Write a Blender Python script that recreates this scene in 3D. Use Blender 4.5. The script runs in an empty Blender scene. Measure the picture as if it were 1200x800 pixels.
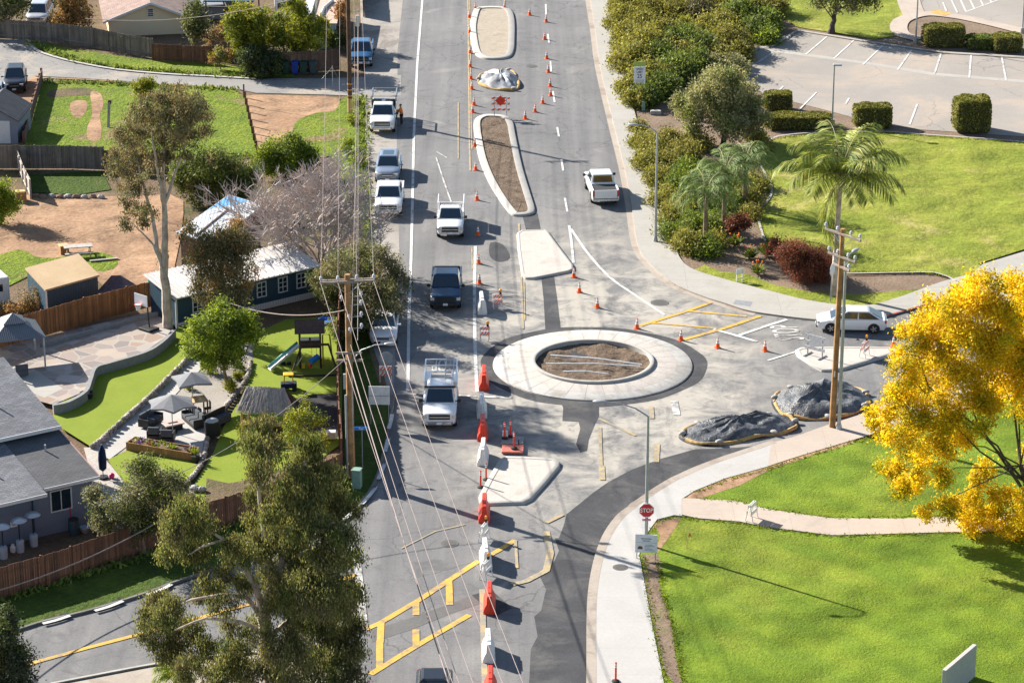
import bpy, bmesh, math, random
import numpy as np
from mathutils import Vector, Matrix
R = math.radians
rnd = random.Random(7)
SC = bpy.context.scene
COL = SC.collection
# ---------------------------------------------------------------- camera model (drone 65 m up, long lens)
F, H, TILT = 3400.0, 65.0, R(20.15)
SD, CD = math.sin(TILT), math.cos(TILT)
def G(px, py, z=0.0):
    a = (px-600)/F; b = (400-py)/F
    t = (H-z)/(SD-b*CD)
    return Vector((a*t, (CD+b*SD)*t, z))
def PY(px, py, Y):
    a = (px-600)/F; b = (400-py)/F
    t = Y/(CD+b*SD)
    return Vector((a*t, Y, H+(b*CD-SD)*t))
def S(py): return 1.0/G(601, py).x          # pixels per metre on the ground at a row
def HT(pb, pt):
    return PY(600, pt, G(600, pb).y).z      # height of an upright with its foot and tip at these rows
cam = bpy.data.cameras.new('camera'); co = bpy.data.objects.new('camera', cam); COL.objects.link(co)
co.location = (0, 0, H); co.rotation_euler = (math.pi/2-TILT, 0, 0)
cam.sensor_width = 36; cam.lens = 36*F/1200; cam.clip_start = 1; cam.clip_end = 5000
SC.camera = co
# ---------------------------------------------------------------- light
SUN_EL = R(28.5); SUN_DIR = Vector((-0.79, 0.613, 0)).normalized()
w = bpy.data.worlds.new('World'); SC.world = w; w.use_nodes = True
nt = w.node_tree; bg = nt.nodes['Background']
sky = nt.nodes.new('ShaderNodeTexSky'); sky.sky_type = 'NISHITA'; sky.sun_disc = False
sky.sun_elevation = SUN_EL; sky.sun_rotation = math.atan2(SUN_DIR.x, SUN_DIR.y) % (2*math.pi)
sky.air_density = 1.0; sky.dust_density = 0.6; sky.ozone_density = 1.0
nt.links.new(sky.outputs[0], bg.inputs[0]); bg.inputs[1].default_value = 0.062
sl = bpy.data.lights.new('sun', 'SUN'); sl.energy = 4.9; sl.angle = R(0.55); sl.color = (1, 0.93, 0.82)
so = bpy.data.objects.new('sun', sl); COL.objects.link(so)
sv = Vector((SUN_DIR.x*math.cos(SUN_EL), SUN_DIR.y*math.cos(SUN_EL), math.sin(SUN_EL)))
so.rotation_euler = sv.to_track_quat('Z', 'Y').to_euler(); so.location = sv*300
vs = SC.view_settings; vs.view_transform = 'Standard'; vs.look = 'None'; vs.gamma = 1; vs.use_curve_mapping = False
vs.exposure = 1.46
# ---------------------------------------------------------------- mesh helper
class MB:
    def __init__(s): s.v = []; s.f = []; s.m = []
    def add(s, vs, fs, mi=0, M=None):
        n = len(s.v)
        s.v += [tuple(M @ Vector(v)) if M else tuple(v) for v in vs]
        for f in fs: s.f.append([n+i for i in f]); s.m.append(mi)
        return s
    def box(s, x0, x1, y0, y1, z0, z1, mi=0, M=None):
        v = [(x, y, z) for z in (z0, z1) for y in (y0, y1) for x in (x0, x1)]
        return s.add(v, [(0,2,3,1),(4,5,7,6),(0,1,5,4),(2,6,7,3),(0,4,6,2),(1,3,7,5)], mi, M)
    def bar(s, p, q, w, h, mi=0, up=(0,0,1)):            # rectangular bar between two points
        p = Vector(p); q = Vector(q); d = (q-p).normalized(); u = Vector(up)
        if abs(d.dot(u)) > 0.97: u = Vector((0,1,0))
        a = d.cross(u).normalized(); b = a.cross(d).normalized()
        v = []
        for c in (p, q):
            for i, j in ((-1,-1),(1,-1),(1,1),(-1,1)): v.append(c+a*(i*w/2)+b*(j*h/2))
        return s.add(v, [(3,2,1,0),(4,5,6,7),(0,1,5,4),(1,2,6,5),(2,3,7,6),(3,0,4,7)], mi)
    def tube(s, pts, r, n=8, mi=0, caps=True):
        pts = [Vector(p) for p in pts]; k = len(pts)
        rr = r if isinstance(r, (list, tuple)) else [r]*k
        base = len(s.v); prev = None
        for i, p in enumerate(pts):
            d = (pts[min(i+1,k-1)]-pts[max(i-1,0)])
            d = d.normalized() if d.length > 1e-9 else Vector((0,0,1))
            if prev is None:
                u = Vector((1,0,0)) if abs(d.x) < .9 else Vector((0,1,0))
                a = (u-d*u.dot(d)).normalized()
            else:
                a = prev-d*prev.dot(d); a = a.normalized() if a.length > 1e-6 else Vector((1,0,0))
            prev = a; b = d.cross(a)
            for j in range(n):
                t = 2*math.pi*j/n; s.v.append(tuple(p+(a*math.cos(t)+b*math.sin(t))*rr[i]))
        for i in range(k-1):
            for j in range(n):
                s.f.append([base+i*n+j, base+i*n+(j+1)%n, base+(i+1)*n+(j+1)%n, base+(i+1)*n+j]); s.m.append(mi)
        if caps:
            s.f.append([base+j for j in range(n)][::-1]); s.m.append(mi)
            s.f.append([base+(k-1)*n+j for j in range(n)]); s.m.append(mi)
        return s
    def cyl(s, p, q, r0, r1=None, n=12, mi=0): return s.tube([p, q], [r0, r0 if r1 is None else r1], n, mi)
    def prism(s, poly, z0, z1, mi=0, mside=None):
        n = len(poly); z0 = z0 if isinstance(z0, list) else [z0]*n; z1 = z1 if isinstance(z1, list) else [z1]*n
        b = len(s.v)
        s.v += [(p[0], p[1], z0[i]) for i, p in enumerate(poly)]+[(p[0], p[1], z1[i]) for i, p in enumerate(poly)]
        ar = sum(poly[i][0]*poly[(i+1)%n][1]-poly[(i+1)%n][0]*poly[i][1] for i in range(n))
        o = list(range(n)) if ar > 0 else list(range(n))[::-1]
        s.f.append([b+n+i for i in o]); s.m.append(mi)
        s.f.append([b+i for i in o[::-1]]); s.m.append(mi)
        ms = mi if mside is None else mside
        for k in range(n):
            i, j = o[k], o[(k+1)%n]
            s.f.append([b+i, b+j, b+n+j, b+n+i]); s.m.append(ms)
        return s
    def ball(s, c, r, nu=10, nv=7, mi=0, jit=0):
        c = Vector(c); rx, ry, rz = r if isinstance(r, tuple) else (r, r, r)
        b = len(s.v); s.v.append((c.x, c.y, c.z+rz))
        for i in range(1, nv):
            t = math.pi*i/nv
            for j in range(nu):
                p = 2*math.pi*j/nu; k = 1+jit*(rnd.random()-.5)
                s.v.append((c.x+rx*k*math.sin(t)*math.cos(p), c.y+ry*k*math.sin(t)*math.sin(p), c.z+rz*k*math.cos(t)))
        s.v.append((c.x, c.y, c.z-rz)); e = len(s.v)-1
        for j in range(nu):
            s.f.append([b, b+1+j, b+1+(j+1)%nu]); s.m.append(mi)
            q = b+1+(nv-2)*nu; s.f.append([e, q+(j+1)%nu, q+j]); s.m.append(mi)
        for i in range(nv-2):
            for j in range(nu):
                q = b+1+i*nu; s.f.append([q+j, q+nu+j, q+nu+(j+1)%nu, q+(j+1)%nu]); s.m.append(mi)
        return s
    def lathe(s, prof, n=16, mi=0, M=None):             # [(r,z)]
        b = len(s.v)
        for r, z in prof:
            for j in range(n):
                t = 2*math.pi*j/n; p = Vector((r*math.cos(t), r*math.sin(t), z)); s.v.append(tuple(M @ p if M else p))
        for i in range(len(prof)-1):
            for j in range(n):
                s.f.append([b+i*n+j, b+i*n+(j+1)%n, b+(i+1)*n+(j+1)%n, b+(i+1)*n+j]); s.m.append(mi)
        s.f.append([b+j for j in range(n)][::-1]); s.m.append(mi)
        q = b+(len(prof)-1)*n; s.f.append([q+j for j in range(n)]); s.m.append(mi)
        return s
    def build(s, name, mats, parent=None, smooth=False, bevel=0, org=None, loc=None):
        me = bpy.data.meshes.new(name)
        vv = s.v
        if org is not None: vv = [(v[0]-org[0], v[1]-org[1], v[2]-org[2]) for v in vv]
        me.from_pydata(vv, [], s.f)
        mats = mats if isinstance(mats, (list, tuple)) else [mats]
        for m in mats: me.materials.append(m)
        me.polygons.foreach_set('material_index', s.m)
        if smooth:
            me.polygons.foreach_set('use_smooth', [True]*len(me.polygons))
            try: me.set_sharp_from_angle(angle=R(40))
            except Exception: pass
        me.validate(); me.update()
        o = bpy.data.objects.new(name, me); COL.objects.link(o)
        if parent: o.parent = parent
        if loc is not None: o.location = loc
        if bevel:
            b = o.modifiers.new('bevel', 'BEVEL'); b.width = bevel; b.segments = 2; b.limit_method = 'ANGLE'; b.angle_limit = R(40)
        return o
def tag(o, label=None, cat=None, group=None, kind=None):
    if label: o['label'] = label
    if cat: o['category'] = cat
    if group: o['group'] = group
    if kind: o['kind'] = kind
    return o
def thing(name, label, cat, loc=(0,0,0), rz=0, group=None):
    o = bpy.data.objects.new(name, None); COL.objects.link(o); o.empty_display_size = .3
    o.location = loc; o.rotation_euler = (0, 0, rz)
    return tag(o, label, cat, group)
def copy_tree(o, parent=None):
    c = o.copy(); COL.objects.link(c)
    if parent: c.parent = parent
    for ch in list(o.children):
        if ch.name in COL.objects and ch.parent == o: copy_tree(ch, c)
    return c
def spline(pts, n=6, closed=True):
    P = [Vector((p[0], p[1], 0)) for p in pts]; k = len(P); out = []
    for i in range(k if closed else k-1):
        if closed: a, b, c, d = P[i-1], P[i], P[(i+1)%k], P[(i+2)%k]
        else: a, b, c, d = P[max(i-1,0)], P[i], P[i+1], P[min(i+2,k-1)]
        for j in range(n):
            t = j/n
            q = 0.5*((2*b)+(c-a)*t+(2*a-5*b+4*c-d)*t*t+(3*b-a-3*c+d)*t**3)
            out.append((q.x, q.y))
    if not closed: out.append((P[-1].x, P[-1].y))
    return out
def offset(poly, d):                                      # inset a closed polygon by d (to the inside)
    n = len(poly); ar = sum(poly[i][0]*poly[(i+1)%n][1]-poly[(i+1)%n][0]*poly[i][1] for i in range(n))
    sg = 1 if ar > 0 else -1; out = []
    for i in range(n):
        p = Vector(poly[i]); a = (p-Vector(poly[i-1])).normalized(); b = (Vector(poly[(i+1)%n])-p).normalized()
        na = Vector((-a.y, a.x))*sg; nb = Vector((-b.y, b.x))*sg; m = na+nb
        m = m.normalized() if m.length > 1e-6 else na
        k = max(0.4, m.dot(na)); out.append(tuple(p+m*(d/k)))
    return out
def pxw(pts, z=0.0): return [tuple(G(p[0], p[1], z)[:2]) for p in pts]
def sheet(name, pts, z, mat, n=0, kind='structure', thick=0, mside=None, world=False):
    w_ = [tuple(p[:2]) for p in pts] if world else pxw(pts, z)
    if n: w_ = spline(w_, n)
    mb = MB()
    if thick: mb.prism(w_, z-thick, z, 0, 1 if mside else 0)
    else:
        k = len(w_); ar = sum(w_[i][0]*w_[(i+1)%k][1]-w_[(i+1)%k][0]*w_[i][1] for i in range(k))
        mb.add([(p[0], p[1], z) for p in w_], [list(range(k)) if ar > 0 else list(range(k))[::-1]])
    o = mb.build(name, [mat, mside] if mside else mat)
    if kind: o['kind'] = kind
    return o
def ribbon_w(pts, w, closed=False):                       # world 2-D path -> (left,right) edge lists
    P = [Vector(p[:2]) for p in pts]; k = len(P); Lf = []; Rt = []
    for i in range(k):
        d = (P[min(i+1,k-1)]-P[max(i-1,0)]).normalized(); nn = Vector((-d.y, d.x))
        Lf.append(P[i]+nn*w/2); Rt.append(P[i]-nn*w/2)
    return Lf, Rt
def ribbon(mb, pts, w, z, mi=0, world=False, n=0):
    W = pts if world else pxw(pts, z)
    if n: W = spline(W, n, False)
    L_, R_ = ribbon_w(W, w); b = len(mb.v)
    for l, r in zip(L_, R_): mb.v += [(l.x, l.y, z), (r.x, r.y, z)]
    for i in range(len(L_)-1):
        mb.f.append([b+2*i+1, b+2*i+3, b+2*i+2, b+2*i]); mb.m.append(mi)
# ---------------------------------------------------------------- materials
def nodes(name):
    m = bpy.data.materials.new(name); m.use_nodes = True; t = m.node_tree
    return m, t, t.nodes['Principled BSDF'], t.nodes.new, t.links.new
def c4(c): return (c[0], c[1], c[2], 1)
def noise(t, vec, scale, detail=4, rough=.6, dist=0):
    n = t.nodes.new('ShaderNodeTexNoise'); n.inputs['Scale'].default_value = scale; n.inputs['Detail'].default_value = detail
    n.inputs['Roughness'].default_value = rough; n.inputs['Distortion'].default_value = dist
    t.links.new(vec, n.inputs['Vector']); return n.outputs['Fac']
def ramp(t, fac, stops):
    r = t.nodes.new('ShaderNodeValToRGB'); e = r.color_ramp.elements
    while len(e) < len(stops): e.new(.5)
    for i, (p, c) in enumerate(stops): e[i].position = p; e[i].color = c4(c)
    t.links.new(fac, r.inputs[0]); return r.outputs[0]
def mix(t, fac, a, b, mode='MIX'):
    n = t.nodes.new('ShaderNodeMix'); n.data_type = 'RGBA'; n.blend_type = mode
    for sock, v in ((n.inputs[0], fac), (n.inputs[6], a), (n.inputs[7], b)):
        if isinstance(v, (int, float)): sock.default_value = v
        elif isinstance(v, tuple): sock.default_value = c4(v)
        else: t.links.new(v, sock)
    return n.outputs[2]
def bump(t, B, h, strength, dist=.02):
    b = t.nodes.new('ShaderNodeBump'); b.inputs['Strength'].default_value = strength; b.inputs['Distance'].default_value = dist
    t.links.new(h, b.inputs['Height']); t.links.new(b.outputs[0], B.inputs['Normal'])
def coord(t, which='Object', scale=None, rot=0):
    c = t.nodes.new('ShaderNodeTexCoord'); o = c.outputs[which]
    if scale or rot:
        mp = t.nodes.new('ShaderNodeMapping'); mp.inputs['Scale'].default_value = scale or (1,1,1)
        mp.inputs['Rotation'].default_value = (0, 0, rot); t.links.new(o, mp.inputs[0]); o = mp.outputs[0]
    return o
def mat(name, col, rough=.6, var=.12, scale=4, metal=0, spec=.4, coat=0, bmp=0, bscale=30):
    m, t, B, N, L = nodes(name); v = coord(t)
    f = noise(t, v, scale, 5)
    a = tuple(max(0, c*(1-var*1.6)) for c in col); b = tuple(min(1, c*(1+var)) for c in col)
    L(ramp(t, f, [(.3, a), (.7, b)]), B.inputs['Base Color'])
    B.inputs['Roughness'].default_value = rough; B.inputs['Metallic'].default_value = metal
    B.inputs['Specular IOR Level'].default_value = spec; B.inputs['Coat Weight'].default_value = coat
    if bmp: bump(t, B, noise(t, v, bscale, 3), bmp)
    return m
def ground(name, stops, s1=.25, fine=6, famt=.35, patch=None, pscale=.12, pth=(.52,.62), rough=.95, bmp=.4, bscale=8, dist=.05, extra=None, und=0):
    """patchy ground: a large noise picks the colour, a fine noise breaks it up, an optional second colour lies in blotches"""
    m, t, B, N, L = nodes(name); v = coord(t)
    c = ramp(t, noise(t, v, s1, 6, .65, .3), stops)
    if patch:
        f = ramp(t, noise(t, v, pscale, 5, .7, .6), [(pth[0], (0,0,0)), (pth[1], (1,1,1))])
        c = mix(t, f, c, patch)
    g = ramp(t, noise(t, v, fine, 4, .75), [(.25, (1-famt,)*3), (.75, (1+famt*.7,)*3)])
    c = mix(t, 1.0, c, g, 'MULTIPLY')
    if extra: c = extra(t, v, c)
    L(c, B.inputs['Base Color']); B.inputs['Roughness'].default_value = rough; B.inputs['Specular IOR Level'].default_value = .2
    if bmp: bump(t, B, noise(t, v, bscale, 4, .7), bmp, dist)
    if und:
        b1 = B.inputs['Normal'].links[0].from_node; b2 = N('ShaderNodeBump'); b2.inputs['Strength'].default_value = 1; b2.inputs['Distance'].default_value = und
        L(noise(t, v, .16, 2, .5), b2.inputs['Height']); L(b2.outputs[0], b1.inputs['Normal'])
    return m
def cracks(t, v, c, scale=.22, width=.012, col=(.05,.05,.055), rough_scale=1.2, amt=.7, mask=.5):
    nz = t.nodes.new('ShaderNodeTexNoise'); nz.inputs['Scale'].default_value = rough_scale; nz.inputs['Detail'].default_value = 4
    t.links.new(v, nz.inputs['Vector'])
    ad = t.nodes.new('ShaderNodeMixRGB'); ad.blend_type = 'ADD'; ad.inputs[0].default_value = .9
    t.links.new(v, ad.inputs[1]); t.links.new(nz.outputs['Color'], ad.inputs[2])
    vo = t.nodes.new('ShaderNodeTexVoronoi'); vo.feature = 'DISTANCE_TO_EDGE'; vo.inputs['Scale'].default_value = scale
    t.links.new(ad.outputs[0], vo.inputs['Vector'])
    f = ramp(t, vo.outputs['Distance'], [(0, (amt,)*3), (width, (0,0,0))])
    mk = ramp(t, noise(t, v, .09, 2), [(mask-.04, (0,0,0)), (mask+.06, (1,1,1))])
    f = mix(t, 1.0, f, mk, 'MULTIPLY')
    return mix(t, f, c, col)
def asphalt_extra(t, v, c):
    # tyre-worn streaks along the road and pale dust carried out of the works
    vv = t.nodes.new('ShaderNodeMapping'); vv.inputs['Scale'].default_value = (1.1, .03, 1); t.links.new(v, vv.inputs[0])
    st = ramp(t, noise(t, vv.outputs[0], 1.0, 4, .6), [(.35, (.86,.86,.87)), (.65, (1.12,1.11,1.1))])
    c = mix(t, 1.0, c, st, 'MULTIPLY')
    c = cracks(t, v, c, amt=.62, mask=.46)
    vo = t.nodes.new('ShaderNodeMapping'); vo.inputs['Location'].default_value = (-.42, -4.85, 0); vo.inputs['Scale'].default_value = (.072, .028, 1)
    t.links.new(v, vo.inputs[0])
    gr = t.nodes.new('ShaderNodeTexGradient'); gr.gradient_type = 'SPHERICAL'; t.links.new(vo.outputs[0], gr.inputs[0])
    n2 = ramp(t, noise(t, v, .35, 6, .7, .5), [(.38, (0,0,0)), (.66, (1,1,1))])
    f = mix(t, 1.0, gr.outputs[0], n2, 'MULTIPLY')
    f2 = mix(t, 1.0, f, (2.6,2.6,2.6), 'MULTIPLY')
    c = mix(t, f2, c, (.37,.345,.305))
    st2 = ramp(t, noise(t, v, .55, 6, .72, 1.2), [(.54,(0,0,0)),(.68,(.62,.62,.62))]); c = mix(t, st2, c, (.095,.094,.096))
    st3 = ramp(t, noise(t, v, .23, 4, .6, .5), [(.60,(0,0,0)),(.72,(.45,.45,.45))]); return mix(t, st3, c, (.30,.285,.265))
M = {}
M['asphalt'] = ground('asphalt', [(.3,(.142,.143,.147)),(.7,(.192,.191,.193))], .12, 9, .25, None, rough=.9, bmp=.15, bscale=25, dist=.01, extra=asphalt_extra)
M['asphalt2'] = ground('old_asphalt', [(.3,(.20,.195,.19)),(.7,(.27,.26,.25))], .2, 8, .2, (.33,.29,.25), .15, rough=.9, bmp=.15, bscale=25, dist=.01, extra=lambda t,v,c: cracks(t,v,c,.5,.02,amt=.6))
M['lot'] = ground('parking_asphalt', [(.3,(.255,.235,.215)),(.7,(.315,.29,.265))], .1, 8, .14, (.40,.325,.26), .07, (.48,.7), rough=.9, bmp=.1, bscale=25, dist=.01, extra=lambda t,v,c: cracks(t,v,c,.12,.006,amt=.5))
M['new_asphalt'] = ground('new_asphalt', [(.3,(.040,.041,.047)),(.7,(.064,.066,.073))], .5, 10, .3, (.125,.12,.115), .35, (.48,.75), rough=.85, bmp=.2, bscale=30, dist=.01)
M['trench'] = ground('trench_patch', [(.3,(.105,.104,.103)),(.7,(.145,.143,.14))], .3, 10, .25, rough=.9, bmp=.15, bscale=25, dist=.01)
M['shoulder'] = ground('shoulder_gravel', [(.3,(.25,.23,.21)),(.7,(.36,.33,.30))], .3, 9, .3, (.20,.18,.165), .2, rough=.95, bmp=.3, bscale=14, dist=.03)
def joints(t, v, c, sx=.6, sy=.6, dark=.72):
    br = t.nodes.new('ShaderNodeTexBrick'); br.offset = 0; br.inputs['Scale'].default_value = 1
    br.inputs['Brick Width'].default_value = sx; br.inputs['Row Height'].default_value = sy; br.inputs['Mortar Size'].default_value = .022
    br.inputs['Color1'].default_value = (1,1,1,1); br.inputs['Color2'].default_value = (.96,.96,.96,1); br.inputs['Mortar'].default_value = (dark,dark,dark,1)
    t.links.new(v, br.inputs['Vector']); return mix(t, 1.0, c, br.outputs[0], 'MULTIPLY')
M['concrete'] = ground('concrete', [(.3,(.33,.315,.29)),(.7,(.385,.37,.345))], .3, 6, .1, (.29,.275,.25), .25, (.55,.75), rough=.85, bmp=.05, extra=lambda t,v,c: joints(t,v,c,6.0,1.55,.8))
M['new_concrete_plain'] = ground('ring_concrete', [(.3,(.42,.41,.39)),(.7,(.47,.46,.44))], .5, 6, .1, (.30,.28,.25), .5, (.48,.66), rough=.85, bmp=.08)
M['new_concrete'] = ground('new_concrete', [(.3,(.385,.375,.36)),(.7,(.43,.42,.405))], .3, 6, .09, (.34,.325,.30), .22, (.55,.75), rough=.85, bmp=.05, extra=lambda t,v,c: joints(t,v,c,50,3.0,.86))
M['kerb'] = ground('kerb_concrete', [(.3,(.36,.345,.32)),(.7,(.43,.415,.39))], .5, 5, .12, (.30,.28,.25), .4, (.55,.75), rough=.85, bmp=.05)
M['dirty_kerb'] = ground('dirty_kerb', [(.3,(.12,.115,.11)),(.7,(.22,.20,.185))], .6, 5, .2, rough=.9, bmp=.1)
M['gutter'] = ground('gutter_concrete', [(.3,(.32,.275,.235)),(.7,(.38,.335,.29))], .4, 5, .14, (.27,.225,.19), .3, rough=.9, bmp=.05)
M['pink_pave'] = ground('pink_paver', [(.3,(.46,.42,.385)),(.7,(.50,.46,.425))], .4, 6, .12, (.38,.34,.30), .45, (.50,.70), rough=.85, bmp=.05, extra=lambda t,v,c: joints(t,v,c,.42,.42,.93))
M['pink_walk'] = ground('pink_walk', [(.3,(.39,.325,.275)),(.7,(.44,.375,.32))], .4, 6, .09, (.33,.28,.24), .3, (.55,.75), rough=.85, bmp=.05, extra=lambda t,v,c: joints(t,v,c,3.1,3.1,.85))
def mow(t, v, c):
    w_ = t.nodes.new('ShaderNodeTexWave'); w_.wave_type = 'BANDS'; w_.bands_direction = 'DIAGONAL'; w_.inputs['Scale'].default_value = .16; w_.inputs['Distortion'].default_value = 5; w_.inputs['Detail'].default_value = 3; w_.inputs['Detail Scale'].default_value = .5
    t.links.new(v, w_.inputs['Vector']); c = mix(t, 1.0, c, ramp(t, w_.outputs['Fac'], [(.1,(.90,.93,.9)),(.9,(1.08,1.05,1.05))]), 'MULTIPLY')
    f = ramp(t, noise(t, v, .9, 5, .75, .8), [(.66,(0,0,0)),(.78,(.55,.55,.55))]); return mix(t, f, c, (.30,.25,.10))
M['grass'] = ground('lawn_grass', [(.25,(.085,.15,.008)),(.5,(.13,.20,.011)),(.75,(.18,.235,.016))], .13, 5, .38, (.20,.23,.025), .08, (.50,.72), bmp=.9, bscale=7, dist=.12, extra=mow, und=1.6)
M['grass_dry'] = ground('palm_lawn_grass', [(.25,(.135,.18,.016)),(.5,(.195,.225,.025)),(.75,(.27,.26,.045))], .2, 1.6, .36, (.38,.32,.13), .2, (.56,.76), bmp=.7, bscale=3, dist=.2, und=1.2)
M['turf'] = ground('artificial_turf', [(.3,(.16,.215,.018)),(.7,(.20,.25,.026))], .5, 7, .15, bmp=.3, bscale=14, dist=.04)
M['weeds'] = ground('weedy_grass', [(.25,(.08,.13,.010)),(.5,(.145,.205,.014)),(.75,(.22,.255,.022))], .35, 2.5, .45, (.24,.17,.09), .16, (.56,.66), bmp=1, bscale=3, dist=.3)
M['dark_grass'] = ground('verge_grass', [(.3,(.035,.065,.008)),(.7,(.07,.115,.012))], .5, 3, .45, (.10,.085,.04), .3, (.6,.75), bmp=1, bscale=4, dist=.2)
M['dirt'] = ground('bare_dirt', [(.25,(.23,.135,.08)),(.75,(.40,.255,.155))], .22, 3, .4, (.15,.09,.055), .3, (.54,.68), bmp=.35, bscale=2.0, dist=.2, und=1.0)
M['yard'] = ground('yard_earth', [(.25,(.11,.075,.048)),(.75,(.21,.145,.092))], .3, 4, .4, (.07,.08,.025), .15, (.5,.66), bmp=.8, bscale=5, dist=.15)
M['bed'] = ground('planting_bed', [(.25,(.15,.105,.075)),(.75,(.25,.185,.135))], .4, 4, .35, (.17,.17,.06), .25, (.58,.72), bmp=.7, bscale=5, dist=.1)
M['soil'] = ground('island_soil', [(.25,(.10,.07,.048)),(.75,(.22,.16,.115))], .8, 5, .5, (.06,.045,.03), .7, (.52,.68), bmp=1, bscale=5, dist=.15)
M['sand'] = ground('island_base', [(.25,(.30,.255,.20)),(.75,(.40,.35,.285))], .5, 5, .2, (.25,.21,.16), .5, (.52,.68), bmp=.5, bscale=6, dist=.05)
def flags(t, v, c):
    vo = t.nodes.new('ShaderNodeTexVoronoi'); vo.inputs['Scale'].default_value = .9; t.links.new(v, vo.inputs['Vector'])
    sx = t.nodes.new('ShaderNodeSeparateColor'); t.links.new(vo.outputs['Color'], sx.inputs[0])
    k = ramp(t, sx.outputs[0], [(0,(.30,.22,.17)),(.3,(.20,.18,.18)),(.5,(.40,.33,.27)),(.75,(.26,.21,.2)),(1,(.42,.39,.37))])
    ve = t.nodes.new('ShaderNodeTexVoronoi'); ve.feature = 'DISTANCE_TO_EDGE'; ve.inputs['Scale'].default_value = .9; t.links.new(v, ve.inputs['Vector'])
    e = ramp(t, ve.outputs['Distance'], [(.03,(1,1,1)),(.06,(0,0,0))])
    return mix(t, e, mix(t, .85, c, k), (.34,.31,.28))
M['flagstone'] = ground('flagstone', [(.3,(.3,.26,.23)),(.7,(.34,.3,.27))], .5, 5, .2, bmp=.3, extra=flags)
M['white_line'] = ground('white_line_paint', [(.3,(.50,.50,.49)),(.7,(.60,.60,.59))], 1.2, 7, .2, (.28,.275,.27), 1.1, (.53,.64), rough=.7, bmp=0)
M['worn_line'] = ground('worn_line_paint', [(.3,(.45,.44,.42)),(.7,(.6,.59,.57))], 1.2, 7, .2, (.24,.23,.225), .9, (.46,.58), rough=.7, bmp=0)
M['yellow_line'] = ground('yellow_line_paint', [(.3,(.55,.32,.06)),(.7,(.64,.39,.085))], 1.2, 7, .22, (.30,.235,.14), 1.1, (.50,.62), rough=.7, bmp=0)
M['pale_yellow'] = ground('worn_yellow_paint', [(.3,(.40,.30,.15)),(.7,(.47,.36,.19))], 1.2, 7, .25, (.27,.25,.215), 1.0, (.42,.58), rough=.7, bmp=0)
M['red_kerb'] = mat('red_kerb_paint', (.36,.07,.05), .7, .3, 3)
def plain(n, c, **k): M[n] = mat(n, c, **k); return M[n]
plain('white_paint', (.80,.80,.80), rough=.25, var=.02, spec=.5, coat=.6)
plain('navy_paint', (.006,.035,.085), rough=.3, var=.04, spec=.3, coat=.35)
plain('black_paint', (.012,.014,.02), rough=.3, var=.04, spec=.3, coat=.35)
plain('blue_paint', (.02,.09,.20), rough=.3, var=.04, spec=.3, coat=.35)
plain('slate_paint', (.17,.21,.28), rough=.25, var=.04, spec=.5, coat=1.0)
plain('silver_paint', (.50,.51,.53), rough=.3, var=.03, spec=.5, coat=.8, metal=.3)
plain('glass', (.012,.028,.045), rough=.04, var=.05, spec=.8, coat=.5)
plain('tyre', (.018,.018,.02), rough=.85)
plain('rim', (.45,.45,.46), rough=.35, metal=.8)
plain('trim', (.02,.02,.022), rough=.55)
plain('chrome', (.6,.6,.6), rough=.2, metal=.9)
plain('headlight', (.62,.58,.52), rough=.12, spec=.8)
plain('taillight', (.45,.02,.02), rough=.2, spec=.6)
plain('plate', (.7,.72,.75), rough=.5)
plain('bedliner', (.03,.032,.036), rough=.8)
plain('steel', (.42,.44,.46), rough=.4, metal=.7)
plain('galv', (.40,.42,.44), rough=.5, metal=.4, var=.1)
plain('orange', (.85,.12,.015), rough=.5, var=.08)
plain('safety_red', (.72,.045,.02), rough=.45, var=.1)
plain('barrier_white', (.72,.71,.69), rough=.5, var=.08)
plain('reflect_white', (.8,.8,.78), rough=.4, var=.03)
plain('black_rubber', (.02,.02,.02), rough=.8)
plain('amber', (.9,.36,.01), rough=.25, spec=.6)
plain('wood_pole', (.36,.20,.085), rough=.85, var=.3, scale=2)
plain('dark_pole', (.10,.055,.04), rough=.85, var=.3, scale=2)
plain('crossarm', (.30,.25,.21), rough=.9, var=.25)
plain('wire', (.25,.20,.19), rough=.6)
plain('porcelain', (.55,.55,.62), rough=.25, spec=.6)
plain('sign_red', (.55,.015,.03), rough=.5, var=.03)
plain('sign_white', (.74,.75,.77), rough=.5, var=.03)
plain('sign_blue', (.03,.20,.62), rough=.5, var=.03)
plain('sign_lime', (.36,.5,.10), rough=.5, var=.03)
plain('sign_ink', (.03,.06,.16), rough=.6)
plain('sign_text', (.16,.19,.26), rough=.6)
plain('sign_brown', (.16,.07,.04), rough=.6)
plain('sign_purple', (.42,.03,.16), rough=.5)
M['tarp'] = ground('tarp', [(.3,(.05,.055,.063)),(.55,(.105,.11,.12)),(.75,(.22,.225,.235))], .9, 5, .3, (.25,.255,.26), .6, (.54,.68), rough=.38, bmp=.9, bscale=2.2, dist=.16)
plain('straw', (.46,.30,.12), rough=.95, var=.3, scale=6)
plain('sandbag', (.34,.33,.32), rough=.9)
plain('pvc', (.8,.8,.8), rough=.4)
plain('green_box', (.20,.32,.26), rough=.6)
plain('skin', (.42,.24,.16), rough=.6)
plain('hair', (.03,.02,.015), rough=.8)
plain('vest', (.92,.20,.01), rough=.7, var=.08)
plain('black_cloth_and_shade', (.018,.018,.022), rough=.9)
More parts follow.
